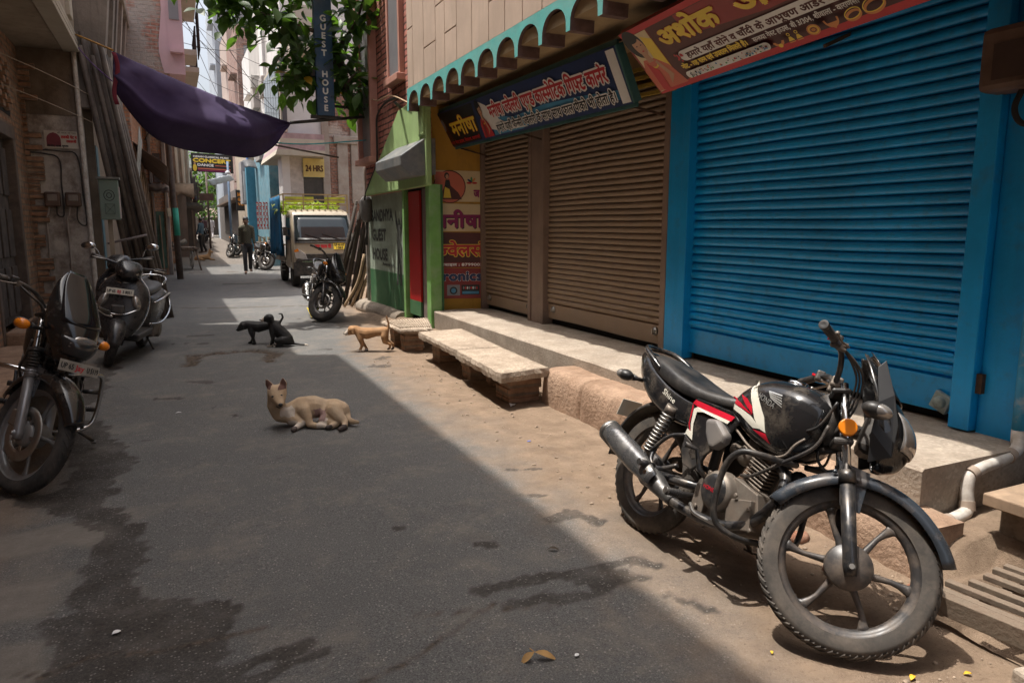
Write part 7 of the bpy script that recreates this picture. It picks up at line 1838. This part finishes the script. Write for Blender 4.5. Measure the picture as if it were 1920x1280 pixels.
random.seed(91)
for k in range(9):
    ya, yb = random.uniform(17, 30), random.uniform(22, 40); za, zb = random.uniform(4.6, 8.5), random.uniform(4.4, 8.0)
    A, B = V(.35 if ya < 24 else .6, ya, za), V(3.45, yb, zb)
    o = MB().tube(spline([A, A.lerp(B, .3) - V(0, 0, .22), A.lerp(B, .6) - V(0, 0, .26), B], 5), .009, 5).build('wire', IRON, None); tag(o, 'thin black wire in the tangle crossing the far lane', 'wire', 'wires tangled over the far lane')
for k, (x0, y, z, c, lb) in enumerate(((.95, 38.2, 3.55, (.45, .10, .08), 'red cloth drying on the left balcony rail'), (1.24, 43.5, 3.7, (.10, .16, .30), 'blue cloth drying on the rail near the banner'), (.96, 40.0, 3.5, (.55, .52, .45), 'pale cloth drying on the left balcony rail'))):
    mb = MB(); mb.grid(4, 5, lambda u, v: V(x0 + .04 + .03 * math.sin(u * 9), y + u * .7, z - v * .75)); tag(mb.build('hanging_cloth', mat('drying cloth %d' % k, c, .85), None, solid=.008), lb, 'cloth')
for k, (x, y, z, lb) in enumerate(((3.47, 31.6, 7.2, 'air conditioner box high on the grey concrete flats'), (4.15, 36.9, 6.0, 'air conditioner box on the narrow white block'), (3.95, 43.9, 7.5, 'air conditioner box on the dark brick flats'))):
    t = thing('air_conditioner', lb, 'air conditioner', (x, y, z)); MB().box((0, -.1, 0), (.5, .35, .5)).build('case', mat('off white case', (.5, .49, .46), .6), t, bevel=.02); m_ = MB(); m_.lathe([(0, 0), (.18, 0), (.19, .02)], (0, -.27, 0), (0, -1, 0), 16); m_.build('fan_grille', IRON, t)

def packet_mat():
    m = bpy.data.materials.new('packet strip'); m.use_nodes = True; nt = m.node_tree; N = nt.nodes; L_ = nt.links
    tc = N.new('ShaderNodeTexCoord'); ch = N.new('ShaderNodeTexChecker'); ch.inputs['Scale'].default_value = 9; ch.inputs['Color1'].default_value = (.55, .05, .05, 1); ch.inputs['Color2'].default_value = (.60, .52, .48, 1)
    L_.new(tc.outputs['Object'], ch.inputs['Vector']); L_.new(ch.outputs[0], N['Principled BSDF'].inputs['Base Color']); N['Principled BSDF'].inputs['Roughness'].default_value = .4
    return m
PKM = packet_mat()
for k in range(5):
    x = 2.98 + k * .115
    mb = MB()
    for r_ in range(9): mb.box((x + random.uniform(-.008, .008), 29 + .03 * (k % 2), 2.33 - r_ * .115), (.095, .02, .10), rot=Matrix.Rotation(random.uniform(-.15, .15), 3, 'Z'))
    tag(mb.build('packet_strip', PKM, None), 'strip of red and white packets hanging at the stall behind the truck', 'packets', 'packet strips at the stall behind the truck')
t = thing('stall_table', 'low stall table with jars beneath the hanging packets', 'table', (3.2, 28.7, 0)); MB().box((0, 0, .45), (.7, .6, .9)).build('table', WD, t, bevel=.02); m_ = MB()
for k in range(4): m_.cyl((-.25 + k * .16, -.15, .9), (-.25 + k * .16, -.15, 1.08), .055, n=10)
m_.each('jar', mat('jar plastic', (.45, .40, .28), .3), t)
# ================================================================ ANIMALS
UR = V(.905, -.425, 0); DV = V(.425, .905, 0)      # a frame roughly square to the view, only used to lay the poses out
FUR_T = mat('tan fur', (.44, .31, .19), .85, var=.25, scale=10, dust=(.58, .46, .34), dusta=.5, dscale=6, bump=.004, bscale=90)
FUR_W = mat('cream fur', (.56, .48, .40), .85, var=.12, scale=14, bump=.004, bscale=90)
FUR_K = mat('black fur', (.011, .010, .010), .6, var=.4, scale=14, bump=.004, bscale=90)
FUR_B = mat('brown fur', (.32, .17, .075), .85, var=.2, scale=14, dust=(.42, .26, .14), dusta=.5, dscale=6, bump=.004, bscale=90)
SKINP = mat('bare belly skin', (.30, .19, .17), .7, var=.2, scale=10)
NOSEM = mat('dark nose', (.02, .017, .016), .4); PAWD = mat('dark paw pads', (.06, .045, .04), .8)
EARI = mat('inner ear', (.13, .06, .045), .8, var=.2)
def zfix(o, floor=0.0):
    mz = min(v.co.z for v in o.data.vertices)
    for v in o.data.vertices: v.co.z -= mz - floor
# lying dog: local x = image right, y = away, z up
t = thing('dog', 'tan dog with pricked ears lying in the road middle', 'dog', mat4=Matrix.Translation((.52, 5.22, 0)) @ Matrix.Rotation(math.atan2(UR.y, UR.x), 4, 'Z'))
J = [((.500, .10, .092), .070), ((.455, .10, .108), .072), ((.387, .10, .112), .064), ((.305, .09, .122), .082), ((.238, .07, .118), .084), ((.164, .03, .092), .072), ((.100, .005, .100), .064), ((.070, .0, .160), .060), ((.078, -.012, .215), .057), ((.092, -.028, .250), (.066, .060)), ((.108, -.060, .232), (.054, .045)), ((.128, -.095, .208), (.036, .032)), ((.146, -.122, .196), (.026, .022)),
     ((.046, -.008, .285), (.030, .014)), ((.032, -.012, .312), (.028, .010)), ((.020, -.014, .342), (.012, .006)), ((.124, -.008, .292), (.030, .014)), ((.134, -.012, .320), (.027, .010)), ((.134, -.014, .352), (.011, .006)),
     ((.268, .0, .118), .046), ((.300, -.022, .075), .032), ((.316, -.042, .030), .023), ((.365, -.050, .022), .020), ((.405, -.050, .022), .018), ((.425, -.052, .018), .016),
     ((.185, -.010, .065), .048), ((.262, -.030, .038), .027), ((.243, -.080, .024), .020), ((.232, -.120, .018), .020), ((.230, -.142, .016), .018),
     ((.470, .035, .110), .060), ((.512, .0, .074), .043), ((.560, -.028, .045), .026), ((.572, -.066, .024), .019), ((.560, -.100, .018), .019), ((.548, -.118, .016), .017),
     ((.435, .02, .065), .046), ((.402, -.005, .045), .036), ((.500, -.028, .028), .022), ((.470, -.066, .020), .019), ((.452, -.080, .018), .018),
     ((.545, .09, .070), .032), ((.566, .05, .045), .022), ((.597, .03, .030), .021), ((.640, .028, .026), .014)]
E_ = [(i, i + 1) for i in range(12)] + [(9, 13), (13, 14), (14, 15), (9, 16), (16, 17), (17, 18), (4, 19), (19, 20), (20, 21), (21, 22), (22, 23), (23, 24), (5, 25), (25, 26), (26, 27), (27, 28), (28, 29), (1, 30), (30, 31), (31, 32), (32, 33), (33, 34), (34, 35), (2, 36), (36, 37), (37, 38), (38, 39), (39, 40), (0, 41), (41, 42), (42, 43), (43, 44)]
def dogm(c):
    if (c.x > .42 and c.y < -.075 and c.z < .04) or (.2 < c.x < .27 and c.y < -.118 and c.z < .05): return 2
    n = noise.noise(c * 30) * .014
    if .335 < c.x + n < .425 and c.y < .085 and .055 < c.z + n < .128: return 3
    if (.12 < c.x + n < .215 and c.y < .04 and .085 < c.z + n < .15) or (.37 < c.x < .44 and c.z < .075 and c.y < .03) or (.17 < c.x < .29 and c.z < .058 + n and c.y < .0): return 1
    if c.z > .285 and c.y < -.016 and (c.x < .058 or c.x > .112): return 4
    return 0
b = skin_mesh('body', J, E_, [FUR_T, FUR_W, PAWD, SKINP, EARI], t, 2, 0, dogm, rs=1.04, vox=.0055, it=5); zfix(b)
MB().ball((.152, -.146, .199), (.017, .012, .013), 10).build('nose', NOSEM, b)
for x, y, z in ((.084, -.098, .246), (.140, -.088, .252)): MB().ball((x, y, z), (.011, .008, .0075), 10).build('eye', NOSEM, b)
MB().tube([(.112, -.122, .182), (.138, -.140, .176), (.160, -.128, .180)], .0035, 6).build('mouth', NOSEM, b)

def quad(label, x, y, ang, J, mats, matfn, sc=1.0, nose=None, eyes=(), ears=None, lift=0.0):
    t = thing('puppy', label, 'puppy', mat4=Matrix.Translation((x, y, 0)) @ Matrix.Rotation(R(ang), 4, 'Z') @ Matrix.Scale(sc, 4))
    pts = []; ed = []; idx = {}
    for chain in J:
        prev = None
        for key, p, r in chain:
            if key in idx: i = idx[key]
            else: i = len(pts); pts.append((p, r)); idx[key] = i
            if prev is not None: ed.append((prev, i))
            prev = i
    b = skin_mesh('body', pts, ed, mats, t, 2, 0, matfn, rs=1.06, vox=.0055, it=4); zfix(b)
    if nose: MB().ball(nose, (.012, .012, .010), 8).build('nose', NOSEM, b)
    for e in eyes: MB().ball(e, .008, 8).build('eye', mat('dark eye', (.01, .008, .007), .2), b)
    return t
def legs(fl, fr, hl, hr):
    out = []
    for nm, a, pts in (('fl', 'sh', fl), ('fr', 'sh', fr), ('hl', 'pe', hl), ('hr', 'pe', hr)):
        root = {'sh': ('sh', (.13, 0, .225), .055), 'pe': ('pe', (-.16, 0, .235), .052)}[a]
        out.append([root] + [(nm + str(k), p, r) for k, (p, r) in enumerate(pts)])
    return out
def spine(head, muz, nose, neck=(.19, 0, .255)):
    return [('pe', (-.16, 0, .235), .052), ('lo', (-.06, 0, .228), .050), ('ri', (.05, 0, .212), .066), ('sh', (.13, 0, .225), .058), ('ne', neck, .046), ('he', head, .052), ('mu', muz, .031), ('no', nose, .021)]
# tan puppy, weight on its front legs
HD = (.215, 0, .252)
quad('tan puppy with a white muzzle trotting by the ribbed doorstep', 1.98, 8.03, 155, [spine(HD, (.262, 0, .222), (.288, 0, .208), (.175, 0, .258)),
     [('he', HD, .044), ('el', (.195, .048, .266), .018), ('el2', (.19, .064, .216), .012)], [('he', HD, .044), ('er', (.195, -.048, .266), .018), ('er2', (.19, -.064, .216), .012)],
     [('pe', (-.16, 0, .235), .052), ('t1', (-.205, 0, .265), .016), ('t2', (-.212, 0, .33), .012), ('t3', (-.19, 0, .41), .009)]] +
     legs([((.115, .042, .15), .030), ((.095, .045, .08), .018), ((.125, .045, .015), .015), ((.150, .045, .010), .014)], [((.13, -.042, .15), .030), ((.10, -.045, .09), .018), ((.055, -.045, .015), .015), ((.075, -.045, .010), .014)],
          [((-.16, .042, .18), .036), ((-.165, .045, .12), .024), ((-.235, .045, .09), .014), ((-.225, .045, .045), .013), ((-.205, .045, .035), .012)], [((-.165, -.042, .18), .036), ((-.175, -.045, .12), .024), ((-.250, -.045, .08), .014), ((-.255, -.045, .03), .013), ((-.235, -.045, .02), .012)]),
     [FUR_B, FUR_W, PAWD], lambda c: 1 if (c.x > .26 or (c.z < .03 and c.x > 0)) else (2 if c.z < .045 and c.x < -.19 else 0), .98, (.308, 0, .213), ((.250, .035, .262), (.250, -.035, .262)))
# black puppy walking
HD = (.225, 0, .228)
quad('black puppy walking with its head low, behind the sitting puppy', .92, 9.12, 160, [spine(HD, (.268, 0, .195), (.292, 0, .178), (.18, 0, .242)),
     [('he', HD, .044), ('el', (.222, .045, .238), .016), ('el2', (.225, .058, .19), .010)], [('he', HD, .044), ('er', (.222, -.045, .238), .016), ('er2', (.225, -.058, .19), .010)],
     [('pe', (-.16, 0, .235), .052), ('t1', (-.21, 0, .27), .015), ('t2', (-.245, 0, .32), .012), ('t3', (-.235, 0, .365), .010), ('t4', (-.20, 0, .37), .008)]] +
     legs([((.13, .042, .15), .030), ((.11, .045, .08), .018), ((.09, .045, .015), .015), ((.115, .045, .010), .014)], [((.13, -.042, .15), .030), ((.13, -.045, .08), .018), ((.16, -.045, .015), .015), ((.185, -.045, .010), .014)],
          [((-.15, .042, .18), .036), ((-.13, .045, .13), .024), ((-.20, .045, .08), .014), ((-.19, .045, .015), .013), ((-.165, .045, .010), .012)], [((-.17, -.042, .18), .036), ((-.16, -.045, .13), .024), ((-.23, -.045, .08), .014), ((-.23, -.045, .015), .013), ((-.205, -.045, .010), .012)]),
     [FUR_K, FUR_W], lambda c: 0, 1.0, (.312, 0, .18), ((.258, .035, .242), (.258, -.035, .242)))
# black puppy sitting
quad('black puppy with white muzzle and paws sitting in the road', 1.06, 8.88, 165, [
     [('pe', (-.10, 0, .08), .068), ('lo', (-.065, 0, .125), .070), ('ri', (-.01, 0, .185), .066), ('sh', (.04, 0, .235), .056), ('ne', (.065, 0, .28), .038), ('he', (.085, 0, .325), .046), ('mu', (.135, .01, .310), .026), ('no', (.160, .015, .302), .017)],
     [('he', (.085, 0, .325), .046), ('el', (.055, .042, .335), .016), ('el2', (.045, .055, .29), .010)], [('he', (.085, 0, .325), .046), ('er', (.055, -.042, .335), .016), ('er2', (.045, -.055, .29), .010)],
     [('pe', (-.10, 0, .075), .070), ('t1', (-.17, 0, .025), .016), ('t2', (-.25, .02, .014), .012), ('t3', (-.33, .05, .012), .009)],
     [('sh', (.045, 0, .235), .052), ('fl', (.055, .042, .17), .028), ('fl2', (.05, .045, .09), .018), ('fl3', (.075, .045, .015), .015), ('fl4', (.105, .045, .011), .014)],
     [('sh', (.045, 0, .235), .052), ('fr', (.055, -.042, .17), .028), ('fr2', (.055, -.045, .09), .018), ('fr3', (.065, -.045, .015), .015), ('fr4', (.095, -.045, .011), .014)],
     [('pe', (-.10, 0, .075), .070), ('hl', (-.06, .06, .075), .042), ('hl2', (.0, .07, .07), .028), ('hl3', (-.04, .072, .02), .016), ('hl4', (.03, .072, .012), .015)],
     [('pe', (-.10, 0, .075), .070), ('hr', (-.06, -.06, .075), .042), ('hr2', (.0, -.07, .07), .028), ('hr3', (-.04, -.072, .02), .016), ('hr4', (.03, -.072, .012), .015)]],
     [FUR_K, FUR_W], lambda c: 1 if (c.x > .138 and c.z > .25) or (c.z < .022 and c.x > .08) or c.x < -.30 or (c.x > .02 and c.z < .02) else 0, 1.05, (.176, .016, .308), ((.115, .034, .335), (.118, -.03, .335)))
# far dog lying
t = thing('dog', 'brown dog lying far up the lane near the parked cart', 'dog', mat4=Matrix.Translation((1.15, 32.6, rise(33))) @ Matrix.Rotation(R(10), 4, 'Z'))
J = [((-.30, 0, .12), .10), ((-.1, 0, .14), .10), ((.1, 0, .15), .105), ((.18, 0, .25), .075), ((.22, 0, .38), .065), ((.28, -.04, .36), .035), ((.32, -.06, .345), .02), ((.2, .04, .46), .018), ((.2, .05, .52), .006), ((.2, -.04, .46), .018), ((.2, -.05, .52), .006), ((.2, -.08, .06), .04), ((.36, -.09, .03), .028), ((-.22, -.1, .08), .06), ((-.05, -.13, .03), .03), ((-.42, 0, .06), .03), ((-.5, -.1, .03), .015)]
zfix(skin_mesh('body', J, [(0, 1), (1, 2), (2, 3), (3, 4), (4, 5), (5, 6), (4, 7), (7, 8), (4, 9), (9, 10), (2, 11), (11, 12), (0, 13), (13, 14), (0, 15), (15, 16)], [FUR_B], t, 2))

# ================================================================ PEOPLE
SKIN = mat('brown skin', (.16, .085, .055), .6, var=.1); HAIR = mat('black hair', (.012, .010, .009), .5)
def person(label, x, y, ang, shirt, trousers, pose, h=1.0, shoes=None, hairlen=0, kurta=False):
    t = thing('person', label, 'person', mat4=Matrix.Translation((x, y, rise(y))) @ Matrix.Rotation(R(ang), 4, 'Z') @ Matrix.Scale(h, 4))
    la, ra, ll, rl = pose      # arm swing (forward), leg swing (forward)
    def arm(sg, sw):
        s = V(-.01, sg * .178, 1.41); e = s + V(.27 * math.sin(sw), sg * .022, -.27 * math.cos(sw)); w_ = e + V(.24 * math.sin(sw + .25), sg * .015, -.24 * math.cos(sw + .25)); return s, e, w_
    def leg(sg, sw):
        hp = V(0, sg * .085, .90); k = hp + V(.43 * math.sin(sw), 0, -.43 * math.cos(sw)); a = k + V(.42 * math.sin(sw - (.12 if sw > 0 else .35)), 0, -.42 * math.cos(sw - (.12 if sw > 0 else .35))); return hp, k, a
    J = [((0, 0, .96), (.10, .135)), ((0, 0, 1.12), (.09, .125)), ((0, 0, 1.30), (.105, .15)), ((0, 0, 1.42), (.085, .13)), ((.0, 0, 1.49), .055), ((.015, 0, 1.55), .058), ((.018, 0, 1.61), (.088, .074)), ((.015, 0, 1.68), (.084, .070)), ((.01, 0, 1.71), .05), ((.098, 0, 1.60), .014), ((.055, 0, 1.545), .035)]
    E_ = [(0, 1), (1, 2), (2, 3), (3, 4), (4, 5), (5, 6), (6, 7), (7, 8), (6, 9), (5, 10)]
    for sg, sw in ((1, la), (-1, ra)):
        s, e, w_ = arm(sg, sw); b = len(J); dn = (w_ - e).normalized()
        J += [(s, .055), (e, .040), (w_, .027), (w_ + dn * .06, (.035, .017))]; E_ += [(3, b), (b, b + 1), (b + 1, b + 2), (b + 2, b + 3)]
        pal = w_ + dn * .06
        for q, (off, ln) in enumerate(((-.026, .065), (-.009, .075), (.009, .078), (.025, .06))):
            p1 = pal + V(off, 0, 0) + dn * (ln * .55); p2 = p1 + dn * (ln * .45) + V(.008, -sg * .015, 0); J += [(p1, .0105), (p2, .009)]; n_ = len(J); E_ += [(b + 3, n_ - 2), (n_ - 2, n_ - 1)]
        p1 = w_ + dn * .03 + V(.035, 0, 0); J += [(p1, .010), (p1 + dn * .04 + V(.008, 0, 0), .008)]; n_ = len(J); E_ += [(b + 2, n_ - 2), (n_ - 2, n_ - 1)]
    for sg, sw in ((1, ll), (-1, rl)):
        hp, k, a = leg(sg, sw); b = len(J); J += [(hp, .085), (k, .056), (a, .038), (a + V(.05, 0, -.055), .036), (a + V(.15, sg * .015, -.07), .028)]; E_ += [(0, b), (b, b + 1), (b + 1, b + 2), (b + 2, b + 3), (b + 3, b + 4)]
    body_ = skin_mesh('body', J, E_, [SKIN], t, 2, rs=1.0, vox=.0085, it=2)
    dz = min(v.co.z for v in body_.data.vertices)
    MB().ball((-.012, 0, 1.685), (.108, .092, .095), 16).build('hair', HAIR, t)
    for sg in (1, -1): MB().ball((.088, sg * .03, 1.635), .010, 8).build('eye', HAIR, body_); MB().ball((.01, sg * .085, 1.605), (.018, .012, .032), 8).build('ear', SKIN, body_)
    MB().ball((.087, 0, 1.565), (.008, .025, .006), 8).build('mouth', mat('lips', (.12, .05, .04), .6), body_)
    J = [((0, 0, .95 if not kurta else .62), (.112, .148)), ((0, 0, 1.03), (.105, .142)), ((0, 0, 1.15), (.102, .142)), ((0, 0, 1.31), (.110, .152)), ((0, 0, 1.43), (.088, .13)), ((0, 0, 1.475), .062)]
    E_ = [(i, i + 1) for i in range(5)]
    for sg, sw in ((1, la), (-1, ra)):
        s, e, w_ = arm(sg, sw); b = len(J); J += [(s, .068), (e, .054), (e.lerp(w_, .85), .045)]; E_ += [(4, b), (b, b + 1), (b + 1, b + 2)]
    skin_mesh('shirt', J, E_, [shirt], t, 2, rs=1.04, vox=.012, it=4)
    J = [((0, 0, .95), (.112, .15)), ((0, 0, .88), (.11, .15))]; E_ = [(0, 1)]
    for sg, sw in ((1, ll), (-1, rl)):
        hp, k, a = leg(sg, sw); b = len(J); J += [(hp + V(0, 0, -.06), .098), (k, .072), (a + (k - a) * .06, .062)]; E_ += [(1, b), (b, b + 1), (b + 1, b + 2)]
    skin_mesh('trousers', J, E_, [trousers], t, 2, rs=1.02, vox=.012, it=4)
    for sg, sw in ((1, ll), (-1, rl)):
        hp, k, a = leg(sg, sw); m_ = MB(); m_.ball(a + V(.07, sg * .01, -.062), (.135, .048, .035), 12); m_.build('sandal', shoes or mat('brown sandal', (.10, .05, .03), .7), t)
    t.location.z -= (dz) * h
    return t
def check_mat():
    m = bpy.data.materials.new('checked shirt'); m.use_nodes = True; nt = m.node_tree; N = nt.nodes; L_ = nt.links
    tc = N.new('ShaderNodeTexCoord'); ch = N.new('ShaderNodeTexChecker'); ch.inputs['Scale'].default_value = 26; ch.inputs['Color1'].default_value = (.10, .09, .055, 1); ch.inputs['Color2'].default_value = (.03, .028, .02, 1); L_.new(tc.outputs['Object'], ch.inputs['Vector']); L_.new(ch.outputs[0], N['Principled BSDF'].inputs['Base Color']); N['Principled BSDF'].inputs['Roughness'].default_value = .9
    return m
DKT = mat('black trousers', (.014, .013, .014), .8, var=.3)
person('person in a checked shirt and black trousers walking down the lane', 2.08, 23.9, -92, check_mat(), DKT, (.15, -.12, -.16, .20), .97)
person('person in a blue shirt and dark trousers standing at the left of the lane', 1.32, 40, 150, mat('blue shirt', (.04, .085, .13), .85, var=.2), DKT, (.2, .1, .03, -.03), .97)
person('person in a long white shirt walking away far up the lane', 3.0, 66, 80, mat('white kurta', (.72, .68, .70), .8), mat('white trousers', (.68, .64, .66), .8), (-.1, .15, .14, -.14), 1.0, kurta=True)
person('person in dark clothes walking beside the one in white', 2.45, 66.5, 85, mat('dark maroon shirt', (.06, .03, .035), .85), DKT, (.1, -.1, -.1, .1), 1.0)
